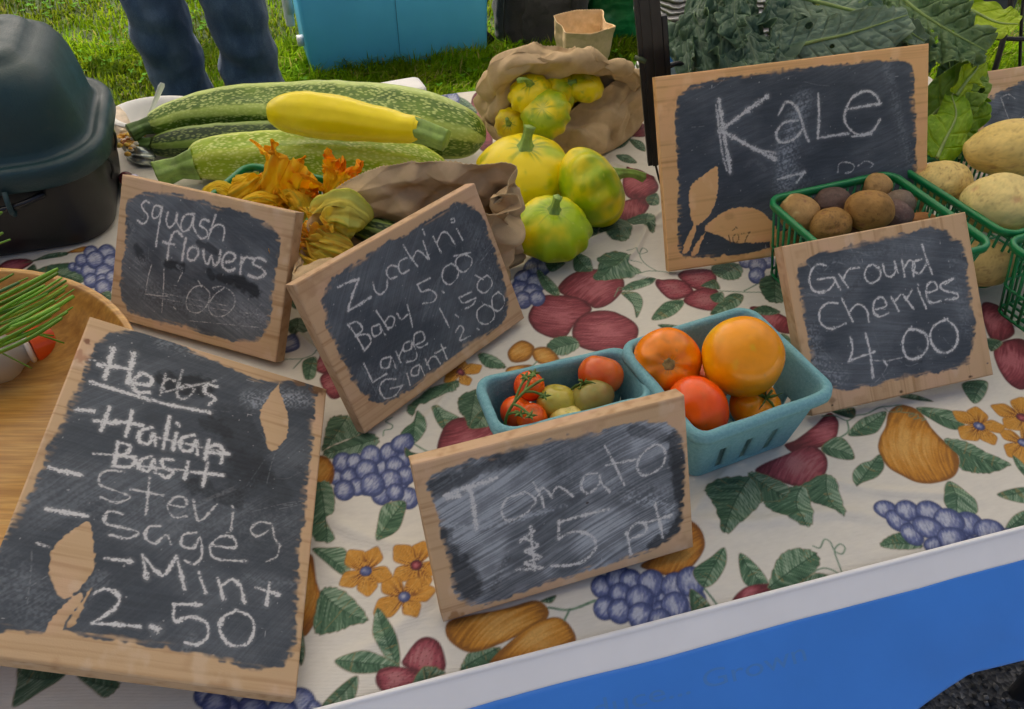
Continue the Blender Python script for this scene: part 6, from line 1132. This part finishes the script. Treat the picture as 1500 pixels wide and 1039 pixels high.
# ================================================================ leafy greens
leaf_m = NT('leaf_green'); c_ = leaf_m.n('ShaderNodeAttribute', attribute_name='col').outputs['Color']; leaf_m.base(c_).set(rough=.48, spec=.4); leaf_m.bump(leaf_m.noise(leaf_m.co(), 180, 4), .35, .0015)
tr_ = leaf_m.n('ShaderNodeBsdfTranslucent'); leaf_m.l(leaf_m.mix(c_, (.7, 1, .1), .12), tr_.inputs[0]); mx_ = leaf_m.n('ShaderNodeMixShader'); mx_.inputs[0].default_value = .28
leaf_m.l(leaf_m.b.outputs[0], mx_.inputs[1]); leaf_m.l(tr_.outputs[0], mx_.inputs[2]); leaf_m.l(mx_.outputs[0], leaf_m.out.inputs[0]); leaf_m = leaf_m.m
rib_m = pm('leaf_rib', (.26, .36, .10), .5, .2, 60, .1)
def sheet(parent, mid, wl, wr, face, ruf, fq, crk, cup, base, lite, seed, holes=0, rib=True, n=150, m=110, veins=1.0, edge=.0, jag=.025):
    g = np.random.default_rng(seed); pts = spline([PY(*q) for q in mid], n); L = np.linalg.norm(np.diff(pts, axis=0), axis=1).sum(); k = mpp(pts[n//2])
    T = np.gradient(pts, axis=0); T /= np.linalg.norm(T, axis=1)[:, None]; f = np.asarray(face, float); f = f/np.linalg.norm(f); sd = np.cross(T, f); sd /= np.linalg.norm(sd, axis=1)[:, None]; nn = np.cross(sd, T)
    u = np.linspace(0, 1, n)[:, None]; v = np.linspace(-1, 1, m)[None]; WL = np.interp(u[:, 0], np.linspace(0, 1, len(wl)), wl)*k; WR = np.interp(u[:, 0], np.linspace(0, 1, len(wr)), wr)*k
    WL = spline(np.column_stack([WL, WL])[::10], n)[:, 0]; WR = spline(np.column_stack([WR, WR])[::10], n)[:, 0]
    av = np.abs(v); s = np.where(v < 0, -WL[:, None]*av, WR[:, None]*av); s = s*(1+jag*(vn2(u*L/.008+seed, np.sign(v)*3+0*u, seed)-.5)*av**3)
    W = (WL+WR)[:, None]/2; ph = g.uniform(0, 6, 4)
    r1 = np.sin(u*fq*6.283+ph[0]+1.2*np.sin(u*9+ph[1])+np.sign(v)*.9); r2 = np.sin(u*fq*2.3*6.283+ph[2]+v*2)
    z = ruf*k*(av**2.2)*(r1+.45*r2*av)+cup*W*av**1.6; lat = ruf*k*.5*av**3*np.cos(u*fq*6.283+ph[3])
    uu, ss = u*L+0*v, s; ck = fbm2(uu/.011+seed, ss/.011, seed, 3); vp = (uu-np.abs(ss)*.75)/.024+seed*.37; vl = np.abs((vp % 1)-.5)*2; vein = sm(.80, 1.0, vl)*veins; v2 = sm(.86, .99, np.abs(((np.abs(ss)+uu*.35)/.011+.6*ck) % 1-.5)*2)*.5*veins
    pil = np.abs(np.sin(vp*math.pi))**.6*np.abs(np.sin(ss/.010*math.pi+ck*3))**.5
    z = z+crk*((ck-.5)*1.2+.28*pil-.4*vein)*.010*np.minimum(1, av*3)
    V = pts[:, None]+sd[:, None]*(s+0)[..., None]+T[:, None]*lat[..., None]+nn[:, None]*z[..., None]
    c = mixc(np.broadcast_to(np.array(base), s.shape+(3,)), lite, np.clip(.15+.9*(ck-.35)+.35*(1-pil)*crk, 0, 1)); c = mixc(c, np.array(lite)*[1.15, 1.1, 1.0], np.clip(vein*.65+v2*.35, 0, 1)); c = mixc(c, np.array(lite)*[1.5, 1.4, 1.1], sm(.93, 1.0, av+0*u)*edge); c = mixc(c, [.36, .45, .16], sm(.035, .012, np.abs(ss)/.02)*(.75 if rib else .2))
    F = grid_faces(n, m); keep = np.ones(len(F), bool)
    for _ in range(holes):
        cu, cs_ = g.uniform(.15, .9)*L, g.uniform(-.9, .9)*W.mean(); rr = g.uniform(.0012, .0045); fu, fs = uu[:-1, :-1].ravel(), ss[:-1, :-1].ravel(); keep &= ((fu-cu)**2*g.uniform(.4, 1)+(fs-cs_)**2) > rr**2
    me = np_mesh('leaf', V.reshape(-1, 3)-wloc(parent), F[keep], attrs={'col': c.reshape(-1, 3)}); o = link('leaf', me, leaf_m, parent); solid(o, .0007, 0)
    if rib:
        mb = MB(); mb.tube(pts[::4]+nn[::4]*.0012, np.linspace(.0034, .0008, len(pts[::4])), 10, flat=.8); buildw(mb, 'midrib', rib_m, o)
    return o
KD, KL = (.045, .105, .065), (.18, .28, .18); KU, KV = (.16, .25, .165), (.33, .44, .31); LD, LL = (.05, .14, .010), (.22, .36, .03); YG, YL = (.34, .50, .004), (.50, .64, .04)
ko = PY(1120, 110, 1.12); kale = thing('kale_bunch', 'bunch of dark curly kale and blue green leaves piled behind the kale sign', 'kale', (ko[0], 1.14, TZ))
cf = (0, -.75, .65)
for a in (
 ([(1020, 20, 1.20), (1004, 50, 1.14), (1010, 112, 1.05)], [14, 22, 26, 22, 8], [14, 24, 28, 20, 8], (-.5, -.8, .4) , 13, 2.6, 1.2, .25, KD, KL, 3),
 ([(1034, -20, 1.22), (1020, 30, 1.13), (1040, 114, 1.045)], [16, 26, 30, 26, 10], [14, 22, 26, 22, 8], (-.3, -.8, .5), 14, 2.4, 1.2, -.3, KD, KL, 4),
 ([(1062, -25, 1.20), (1052, 30, 1.12), (1070, 112, 1.04)], [14, 22, 28, 28, 12], [16, 26, 28, 24, 10], (.1, -.9, .4), 15, 2.6, 1.2, .3, KD, KL, 5),
 ([(1098, -30, 1.20), (1092, 30, 1.12), (1112, 104, 1.035)], [18, 28, 34, 34, 14], [18, 30, 40, 44, 16], (.0, -.85, .5), 15, 2.2, 1.2, -.35, KD, KL, 6),
 ([(1082, -30, 1.16), (1076, 20, 1.10), (1090, 70, 1.06)], [12, 20, 22, 18, 8], [12, 20, 22, 18, 8], (-.6, -.7, .4), 13, 2.6, 1.2, .4, KD, KL, 7),
 ([(1130, -40, 1.22), (1128, 20, 1.15), (1145, 98, 1.06)], [16, 28, 34, 28, 10], [16, 26, 30, 24, 10], (.5, -.8, .4), 13, 2.2, 1.2, .3, KD, KL, 8),
 ([(1165, -40, 1.26), (1160, 10, 1.2), (1165, 70, 1.14)], [20, 30, 34, 30, 14], [20, 30, 34, 30, 14], (.2, -.85, .5), 12, 2.4, 1.0, .2, KD, KL, 9)): sheet(kale, *a, edge=.6, jag=.15, rib=False)
sheet(kale, [(985, 60, 1.16), (1040, 85, 1.12), (1110, 108, 1.10), (1190, 110, 1.10)], [30, 40, 44, 30, 12], [20, 30, 34, 24, 10], (.0, -.85, .5), 9, 3, 1.1, .1, KD, KL, 41, edge=.4, jag=.12, rib=False)
sheet(kale, [(1150, 95, 1.11), (1230, 88, 1.11), (1320, 78, 1.12), (1370, 90, 1.13)], [30, 40, 40, 30, 10], [30, 44, 44, 30, 12], (.0, -.85, .5), 6, 3, 1.0, .1, KD, KL, 42, rib=False)
sheet(kale, [(1128, 78, 1.10), (1190, 62, 1.10), (1250, 48, 1.11), (1330, 22, 1.13)], [26, 34, 32, 26, 12], [40, 66, 66, 48, 16], (.0, -.8, .6), 8, 2.3, .6, .06, KU, KV, 21, 5, veins=1.2)
sheet(kale, [(1150, -8, 1.22), (1230, 12, 1.18), (1300, 30, 1.15), (1355, 62, 1.12)], [14, 24, 22, 14, 5], [22, 36, 36, 26, 8], (-.1, -.6, .8), 9, 2.2, .6, .15, KU, KV, 22, 6)
sheet(kale, [(1290, -30, 1.22), (1340, 14, 1.17), (1390, 46, 1.14), (1446, 76, 1.12)], [40, 52, 52, 40, 10], [44, 62, 58, 44, 10], (.1, -.75, .65), 9, 3, 1.6, .1, (.10, .19, .07), (.23, .34, .15), 23, 9, edge=.3)
lo_ = PY(1400, 190, 1.12); let = thing('lettuce', 'loose bright green lettuce leaves between the kale sign and pale potatoes', 'lettuce', (lo_[0], 1.15, TZ))
sheet(let, [(1395, 2, 1.30), (1430, 20, 1.27), (1462, 34, 1.24), (1492, 36, 1.22)], [6, 22, 30, 26, 14], [8, 24, 32, 24, 12], (-.1, -.6, .8), 4, 2, .5, .05, YG, YL, 31, 0, veins=.8)
sheet(let, [(1380, -14, 1.32), (1395, 4, 1.3), (1420, 20, 1.28)], [8, 12, 8], [8, 12, 6], (0, -.7, .7), 2, 2, .4, .1, YG, YL, 32, 0)
sheet(let, [(1372, 232, 1.02), (1384, 205, 1.04), (1400, 170, 1.07), (1394, 140, 1.10)], [18, 34, 36, 22, 6], [20, 30, 30, 22, 6], (-.2, -.85, .45), 4, 2, .4, -.2, (.20, .40, .004), (.40, .58, .03), 33, 0)
sheet(let, [(1385, 225, 1.06), (1402, 190, 1.09), (1425, 165, 1.11), (1434, 140, 1.12)], [16, 24, 26, 20, 6], [16, 24, 28, 22, 8], (.2, -.8, .5), 6, 3, .5, .2, (.17, .35, .004), (.36, .54, .03), 34, 0)
sheet(let, [(1340, 190, 1.09), (1370, 165, 1.1), (1410, 125, 1.11), (1440, 100, 1.13)], [22, 34, 36, 28, 10], [22, 40, 42, 34, 12], (-.1, -.75, .6), 5, 2.5, .6, .1, (.14, .27, .02), (.30, .44, .07), 35, 2)
sheet(let, [(1400, 140, 1.10), (1416, 118, 1.11), (1430, 100, 1.12), (1436, 78, 1.13)], [14, 22, 22, 16, 6], [12, 22, 24, 18, 8], (.3, -.8, .5), 5, 2, .5, .2, YG, YL, 36, 0)
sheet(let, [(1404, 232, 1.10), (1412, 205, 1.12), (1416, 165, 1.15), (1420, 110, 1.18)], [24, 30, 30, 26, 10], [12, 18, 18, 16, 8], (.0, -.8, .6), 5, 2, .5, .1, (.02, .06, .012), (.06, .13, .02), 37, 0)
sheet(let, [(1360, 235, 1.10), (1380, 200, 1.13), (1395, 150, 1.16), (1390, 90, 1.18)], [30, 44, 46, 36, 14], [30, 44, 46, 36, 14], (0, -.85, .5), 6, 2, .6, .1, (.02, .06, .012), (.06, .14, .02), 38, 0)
# ================================================================ black rack post, wire rack, sacks behind
blkm = pm('black_metal', (.014, .014, .015), .38, .25, 50, .1, metal=.2)
po = P(971, 306, .0); post = thing('rack_post', 'black ribbed folding rack post standing left of the kale sign', 'rack post', (po[0], po[1], TZ))
bt, tpp = P(971, 306, .003), PY(947, 0, 1.08); tpp = bt+(tpp-bt)*1.25; ax = tpp-bt; L_ = np.linalg.norm(ax); ax /= L_; M = basis(ax, (0, -1, 0)); sx = M[:, 0]*np.sign(M[0, 0]); sy = np.cross(ax, sx)
def pb_(s, x, y): return bt+ax*s+sx*x+sy*y
s0 = L_*.20; mb = MB()
for x, w, y in ((-.0130, .0066, .0), (-.0065, .0070, -.003), (.0000, .0066, -.001), (.0065, .0070, -.0035), (.0130, .0066, .0005)): mb.bar(pb_(s0, x, y), pb_(L_, x, y), w, .013, up=sy)
buildw(mb, 'channel', blkm, post, smooth=False)
mb = MB(); mb.box(pb_(L_*.56, .0205, .002), (.008, L_*.36, .012), np.stack([sx, ax, sy], 1), bev=.002); buildw(mb, 'bracket', blkm, post)
mb = MB(); mb.tube(spline([pb_(s0, .002, .004), pb_(s0*.5, .004, .004), pb_(.004, .009, .002), pb_(.002, .008, 0)], 14), .0026, 8); mb.tube(spline([pb_(s0, -.006, 0), pb_(s0*.55, -.0005, 0), pb_(.03, .006, 0)], 12), .0016, 8); buildw(mb, 'rod', blkm, post)
mb = MB(); hz_ = L_*.56; mb.tube(spline([pb_(hz_, .024, .002), pb_(hz_+.001, .034, .004), pb_(hz_-.003, .041, .005), pb_(hz_-.014, .045, .005), pb_(hz_-.05, .049, .005)], 24), .0034, 10); buildw(mb, 'handle', blkm, post)
mb = MB(); mb.tube([pb_(L_*.62, -.022, -.006), pb_(L_*.61, -.014, -.008), pb_(L_*.60, -.008, -.009)], [.003, .004, .0035], 8); buildw(mb, 'hook', pm('dull_green', (.06, .08, .03), .5, .2), post)
wr = PY(1470, 60, 1.55); rack = thing('wire_rack', 'black wire rack standing behind the lettuce at the right edge', 'wire rack', (wr[0], 1.55, TZ))
for pts, r in (([(1486, -30, 1.5), (1474, 40, 1.5), (1452, 122, 1.5)], .0052), ([(1432, 54, 1.52), (1480, 57, 1.5), (1520, 57, 1.5)], .0042), ([(1500, -10, 1.52), (1496, 40, 1.52), (1492, 150, 1.52)], .003)):
    mb = MB(); mb.tube(spline([PY(*p) for p in pts], 12), r, 10); buildw(mb, 'wire', blkm, rack)
mb = MB(); c = PY(1432, -6, 1.62); mb.box(c, (.13, .06, .05), bev=.008); o = buildw(mb, 'clip_panel', pm('dark_slate', (.03, .045, .055), .5, .1), rack)
# silver sack with packet
slv = NT('silver_cloth'); co = slv.co(); wv = slv.n('ShaderNodeTexWave', Scale=22.0, Distortion=5.0, Detail=3.0); wv.bands_direction = 'Z'; slv.l(co, wv.inputs['Vector'])
slv.base(slv.ramp(wv.outputs[0], [(.1, (.16, .16, .165)), (.55, (.38, .38, .39)), (.95, (.75, .75, .76))])).set(rough=.32, metal=.55).bump(slv.math('ADD', wv.outputs[0], slv.noise(co, 60, 4)), .9, .01); slv = slv.m
def sack(c, w, d, h, seed, amp=.02, taper=.85, n=70, m=110, bulge=.12):
    a = np.linspace(0, 2*math.pi, m, endpoint=False); u = np.linspace(0, 1, n)[:, None]; sq = lambda t_, e: np.sign(t_)*np.abs(t_)**e
    s = (1+bulge*np.sin(u*math.pi))*(1-(1-taper)*u)*np.where(u > .93, np.sqrt(np.clip(1-((u-.93)/.07)**2, 0, 1)), 1)*np.where(u < .05, .82+.18*(u/.05), 1)
    V = np.stack([sq(np.cos(a), .55)[None]*w/2*s, sq(np.sin(a), .55)[None]*d/2*s, u*h+0*a[None]], -1)+np.array(c); f = fbm3(V[..., 0]/(w*.35)+seed, V[..., 1]/(w*.35), V[..., 2]/(w*.35), seed)-.5
    return V+np.stack([np.cos(a)[None]*f, np.sin(a)[None]*f, 0*f], -1)*amp*2
c = PY(1010, 60, 1.95); single(sack((c[0]+.06, 2.0, 0), .34, .28, 1.05, 3, .03), 'silver_sack', slv, 'crinkled silver sack standing behind the kale, beside the black post', 'sack')
pk = thing('seed_packet', 'flat grey and blue packet tucked behind the kale sign', 'packet', PY(985, 98, 1.13)); pk.location.z = TZ
def quad(name, pts, col, dy, rough=.4):
    mb = MB(); V = np.array([PY(*p) for p in pts])+np.array([0, dy, 0]); mb.add(np.concatenate([V, V+[0, .004, .0]]), [[0, 1, 2, 3], [7, 6, 5, 4], [0, 4, 5, 1], [1, 5, 6, 2], [2, 6, 7, 3], [3, 7, 4, 0]]); return buildw(mb, name, pm(name+'_paper', col, rough, .08, 30, .1), pk, smooth=False)
quad('packet_front', [(956, 128, 1.09), (1024, 128, 1.09), (1008, 66, 1.16), (966, 70, 1.16)], (.42, .45, .47), 0)
quad('packet_blue', [(998, 128, 1.09), (1007, 127, 1.09), (994, 71, 1.152), (974, 77, 1.148)], (.015, .18, .52), -.0065)
quad('packet_window', [(966, 128, 1.09), (994, 128, 1.09), (988, 86, 1.137), (970, 92, 1.13)], (.30, .42, .48), -.0115)
# ================================================================ things on the grass
cz0 = PG(455, 119); cz1 = PG(718, 86); az = math.atan2(cz1[1]-cz0[1], cz1[0]-cz0[0]); w_ = np.linalg.norm((cz1-cz0)[:2]); exx = np.array([math.cos(az), math.sin(az)]); eyy = np.array([-exx[1], exx[0]]); CH = .385; CD = .40
cc = (cz0+cz1)[:2]/2+eyy*CD/2; cool = thing('cooler', 'big sky blue drinks cooler standing on the grass behind the table', 'cooler', (cc[0], cc[1], 0), az)
cb = NT('cooler_blue'); co = cb.co(); cb.base(cb.ramp(cb.noise(co, 5, 3), [(.3, (.075, .40, .66)), (.7, (.085, .44, .72))])).set(rough=.45, spec=.4).bump(cb.noise(co, 300, 2), .06, .001); cb = cb.m
def rbox(w, d, z0, z1, r, rz, tw=0.):
    V = loftV(w, d, [(rz+tw, z0), (rz*.3+tw, z0+rz*.3), (tw, z0+rz), (0, z1-rz), (rz*.3, z1-rz*.3), (rz, z1)], r, 6, 8); return np.concatenate([V[:1]*[.02, .02, 1], V, V[-1:]*[.02, .02, 1]])
gridobj('cooler_body', rbox(w_, CD, 0, CH, .022, .006, .008), cb, None, cv=True).parent = cool
gridobj('lid', rbox(w_+.004, CD+.004, CH+.002, CH+.075, .024, .01), cb, None, cv=True).parent = cool
mb = MB(); mb.box((-w_/2+.165, -CD/2-.008, CH-.008), (.055, .012, .05), bev=.004); mb.tube([[-w_/2+.165, -CD/2-.016, CH-.022], [-w_/2+.165, -CD/2-.008, CH-.022]], .012, 16); mb.build('latch', pm('latch_metal', (.22, .17, .11), .4, .3, metal=.8), cool)
mb = MB(); mb.box((-w_/2-.035, -.10, CH-.09), (.035, .05, .20), bev=.01); mb.tube([[-w_/2-.03, -.115, CH-.03], [-w_/2-.028, -.115, CH-.14]], .016, 14); mb.build('handle', pm('handle_white', (.6, .62, .62), .4, .05), cool)
mb = MB(); mb.tube([[-w_/2-.02, -.1, .13], [-w_/2+.004, -.1, .13]], .022, 16); mb.build('drain_plug', pm('plug_white', (.65, .65, .65), .4, .05), cool)
mb = MB(); mb.tube([[-.005, -CD/2-.0012, .02], [-.005, -CD/2-.0012, CH-.01]], .0011, 6); mb.build('seam', pm('seam_blue', (.02, .12, .22), .5, .1), cool)
# backpack
bkc = NT('black_nylon'); co = bkc.co(); bkc.base(bkc.ramp(bkc.noise(co, 9, 5), [(.3, (.012, .012, .014)), (.7, (.035, .034, .036))])).set(rough=.6, spec=.4, sheen=.2).bump(bkc.math('ADD', bkc.noise(co, 14, 5), bkc.math('MULTIPLY', bkc.noise(co, 500, 2), .2)), .6, .02); bkc = bkc.m
g0 = PG(795, 76); bag = thing('backpack', 'black nylon backpack slumped on the grass beside the cooler', 'backpack', (g0[0], g0[1]+.14, 0))
gridobj('body', sack((g0[0]-.0, g0[1]+.16, 0), .40, .30, .58, 5, .03, .8), bkc, bag, cv=True)
gridobj('pocket', sack((g0[0]+.05, g0[1]+.03, .02), .27, .10, .34, 9, .015, .85), bkc, bag, cv=True)
stp = pm('strap_black', (.012, .012, .014), .55, .2)
for q, r in (([(-.20, .0, .46), (-.27, -.02, .36), (-.24, -.06, .25), (-.29, -.05, .14), (-.22, -.02, .04)], .017), ([(-.17, -.02, .5), (-.16, -.05, .3), (-.17, -.06, .12), (-.15, -.03, .02)], .014), ([(.10, -.04, .5), (.11, -.06, .3), (.12, -.04, .05)], .008)):
    mb = MB(); mb.tube(spline([np.array([g0[0]+a, g0[1]+b+.03, c]) for a, b, c in q], 24), r, 10, flat=.3); buildw(mb, 'strap', stp, bag)
mb = MB(); mb.box((g0[0]-.26, g0[1]-.03, .25), (.05, .02, .04), bev=.006); buildw(mb, 'buckle', stp, bag)
gs = PG(902, 66); single(sack((gs[0]+.01, gs[1]+.14, 0), .24, .24, .6, 7, .03), 'green_sack', pm('green_nylon', (.004, .13, .035), .5, .4, 5, .5, 12, dist=.02), 'dark green cloth sack on the grass beside the black post', 'sack')
pg_ = PG(850, 134); pc0 = np.array([pg_[0], pg_[1], 0])
def sq_(z, w, d, j, tw=0.): 
    c, s_ = math.cos(.32+tw), math.sin(.32+tw); return [pc0+[x*c-y*s_, x*s_+y*c, z+dz] for (x, y, dz) in ((-w, -d, 0), (0, -d*1.05, -j), (w, -d, 0), (w*.9, 0, -j*.6), (w, d, j), (0, d*1.1, j*1.6), (-w, d, j), (-w*.92, 0, 0))]
paper_bag([sq_(.0, .075, .05, 0), sq_(.07, .077, .052, .0), sq_(.14, .082, .056, .004), sq_(.205, .094, .062, .008), sq_(.27, .100, .070, .014)], 'small brown paper lunch bag standing open on the grass', amp=.0025, sc=.07, seed=13, sharp=True, z0=0.)
# ================================================================ person standing on the grass (only the lower legs are in the frame)
PX, PYY = -1.028, 2.74
def PW(x, y, z): return np.array([PX+x, PYY+y, z])
J = dict(pel=(0, 0, .94), sp=(0, .01, 1.10), ch=(0, .01, 1.30), nk=(0, .0, 1.46), hd=(0, -.015, 1.55), hd2=(0, -.02, 1.66),
         hl=(-.10, 0, .90), kl=(-.128, -.015, .50), al=(-.134, .03, .085), tl=(-.15, -.13, .035), hr=(.10, 0, .90), kr=(.128, -.03, .50), ar=(.131, .02, .085), tr=(.15, -.14, .035),
         shl=(-.19, .01, 1.38), el=(-.25, .04, 1.10), wl=(-.24, -.06, .86), shr=(.19, .01, 1.38), er=(.25, .04, 1.10), wr=(.24, -.06, .86))
E_ = 'pel-sp sp-ch ch-nk nk-hd hd-hd2 pel-hl hl-kl kl-al al-tl pel-hr hr-kr kr-ar ar-tr ch-shl shl-el el-wl ch-shr shr-er er-wr'.split()
RD = dict(pel=.14, sp=.125, ch=.145, nk=.055, hd=.085, hd2=.085, hl=.095, kl=.062, al=.042, tl=.034, hr=.095, kr=.062, ar=.042, tr=.034, shl=.06, el=.043, wl=.03, shr=.06, er=.043, wr=.03)
vs = [PW(*J[k]) for k in J]; es = [tuple(list(J).index(q) for q in e.split('-')) for e in E_]; rds = [RD[k] for k in J]
for sd in (-1, 1):                # palm and five fingers on each wrist
    w0 = np.array(J['wl' if sd < 0 else 'wr']); iw = list(J).index('wl' if sd < 0 else 'wr'); vs.append(PW(*(w0+[0, -.03, -.06]))); rds.append(.026); ip = len(vs)-1; es.append((iw, ip))
    for f, (fx, L) in enumerate(((-.026, .07), (-.009, .082), (.008, .076), (.024, .058))):
        a = w0+[fx*.4, -.045+fx*.6, -.095]; b = a+[fx*.1, -.012, -L*.55]; c = b+[0, .012, -L*.45]; pi = ip
        for q in (a, b, c): vs.append(PW(*q)); rds.append(.009); es.append((pi, len(vs)-1)); pi = len(vs)-1
    a = w0+[-sd*.028, -.05, -.06]; b = a+[-sd*.012, -.02, -.035]; pi = iw
    for q in (a, b): vs.append(PW(*q)); rds.append(.010); es.append((ip, len(vs)-1)); ip = len(vs)-1
org = np.array([PX, PYY, 0]); me = bpy.data.meshes.new('person'); me.from_pydata([list(v-org) for v in vs], es, [])
skin = NT('skin'); skin.base((.50, .29, .20)).set(rough=.5, sss=.1); body = link('person', me, skin.m); body.location = org
sk = body.modifiers.new('skin', 'SKIN'); sv = me.skin_vertices[0].data
for i, r in enumerate(rds): sv[i].radius = (r, r)
sv[0].use_root = True; body.modifiers.new('smooth', 'SUBSURF').render_levels = 2
tag(body, 'person in blue jeans standing on the grass behind the table, only the legs in view', 'person')
den = NT('denim'); co = den.co(); tw_ = den.noise(co, 900, 2, .6, stretch=(1, 1, .25)); fade = den.n('ShaderNodeAttribute', attribute_name='col').outputs['Color']
c1 = den.ramp(den.noise(co, 18, 6, .65, stretch=(1, 1, .45)), [(.25, (.020, .044, .098)), (.5, (.036, .075, .15)), (.78, (.085, .14, .235))]); c1 = den.mix(c1, den.ramp(tw_, [(.35, (.6,)*3), (.65, (1.25,)*3)]), .8, 'MULTIPLY')
den.base(den.mix(c1, (.13, .18, .25), fade)).set(rough=.85, spec=.2, sheen=.15).bump(den.math('ADD', tw_, den.math('MULTIPLY', den.noise(co, 12, 4), 3.)), .35, .006); den = den.m
mb = MB()
for sd, k in ((-1, 'l'), (1, 'r')):
    q = [PW(*J['a'+k])+[0, -.01, -.045], PW(*J['a'+k])+[0, 0, .06], (PW(*J['a'+k])+PW(*J['k'+k]))/2+[sd*.004, .012, 0], PW(*J['k'+k]), (PW(*J['k'+k])+PW(*J['h'+k]))/2, PW(*J['h'+k])+[-sd*.004, 0, .02], PW(sd*.07, 0, 1.0)]
    V, st, TH, U = tubeV(q, [.100, .099, .098, .100, .112, .122, .10], 96, ref=(1, 0, 0), N=150)
    fold_ = (fbm3(V[..., 0]*7+sd, V[..., 1]*7, V[..., 2]*11, 4)-.5)*.030+(np.abs(fbm3(V[..., 0]*9, V[..., 1]*9, V[..., 2]*6+V[..., 0]*5, 14)-.5))*-.022+.0035*np.sin(V[..., 2]*42+V[..., 0]*22)*sm(.55, .3, np.abs(V[..., 2]-.15)); 
    cx = V.mean(1, keepdims=True); d = V-cx; d /= np.linalg.norm(d, axis=2)[..., None]; V = V+d*fold_[..., None]
    seam = np.exp(-((np.cos(TH-(0 if sd > 0 else math.pi))-1)/.006)**2)*.6+np.exp(-((np.cos(TH-(math.pi if sd > 0 else 0))-1)/.006)**2)*.6
    fd = np.clip(seam+.35*sm(.5, .75, fbm3(V[..., 0]*16, V[..., 1]*16, V[..., 2]*6, 8))*np.exp(-((TH-1.5*math.pi)/.9)**2), 0, 1); mb.grid(V, cv=True, col=fd[..., None]*np.ones(3))
V, *_ = tubeV([PW(0, 0, .86), PW(0, 0, .90), PW(0, 0, .97), PW(0, 0, 1.03)], [.10, .185, .175, .16], 60); V[..., 1] = (V[..., 1]-PYY)*.78+PYY; mb.grid(V, cv=True)
buildw(mb, 'jeans', den, body)
mb = MB(); V, *_ = tubeV([PW(0, .01, .98), PW(0, .01, 1.1), PW(0, .01, 1.28), PW(0, .01, 1.40), PW(0, .0, 1.46)], [.172, .168, .185, .16, .07], 60); V[..., 1] = (V[..., 1]-PYY)*.75+PYY; mb.grid(V, cv=True)
for k in 'lr': mb.tube([PW(*J['sh'+k])*.8+PW(*J['ch'])*.2, PW(*J['sh'+k]), PW(*J['e'+k])*.6+PW(*J['sh'+k])*.4], [.085, .082, .07], 24)
buildw(mb, 'shirt', pm('shirt_cotton', (.30, .30, .32), .8, .1), body)
for sd, k in ((-1, 'l'), (1, 'r')):
    V, *_ = tubeV([PW(*J['a'+k])+[0, .055, -.045], PW(*J['a'+k])+[0, .03, -.04], PW(*J['a'+k])+[sd*.004, -.06, -.045], PW(*J['t'+k])+[0, -.03, .005], PW(*J['t'+k])+[0, -.055, 0]], [.01, .048, .050, .046, .006], 30); V[..., 2] = np.maximum(V[..., 2], .006)
    gridobj('shoe', V, pm('shoe_leather', (.05, .045, .04), .5, .2), body, cv=True)
ps = np.linspace(0, math.pi, 20)[:, None]; ts = np.linspace(0, 6.283, 32, endpoint=False)[None]; V = np.stack([.094*np.sin(ps)*np.cos(ts), .102*np.sin(ps)*np.sin(ts)+.018, .085*np.cos(ps)*np.where(ps < 1.4, 1, .55)+0*ts], -1)+PW(0, -.01, 1.665); gridobj('hair', V, pm('hair_brown', (.05, .03, .02), .5, .3, 80, .4), body, cv=True)
mb = MB(); f0 = PW(0, -.105, 1.60); mb.tube([f0+[0, .02, .035], f0+[0, -.012, -.005], f0+[0, .0, -.014]], [.008, .014, .006], 12); buildw(mb, 'nose', skin.m, body)
for sx_ in (-1, 1):
    mb = MB(); mb.tube([f0+[sx_*.033, .024, .026], f0+[sx_*.033, .012, .026], f0+[sx_*.033, .009, .026]], [.012, .010, .001], 14); buildw(mb, 'eye', pm('eye_white', (.6, .6, .6), .2, .02), body)
mb = MB(); mb.tube([f0+[-.022, .018, -.034], f0+[0, .006, -.034], f0+[.022, .018, -.034]], [.002, .006, .002], 10); buildw(mb, 'mouth', pm('lips', (.4, .16, .13), .4, .05), body)
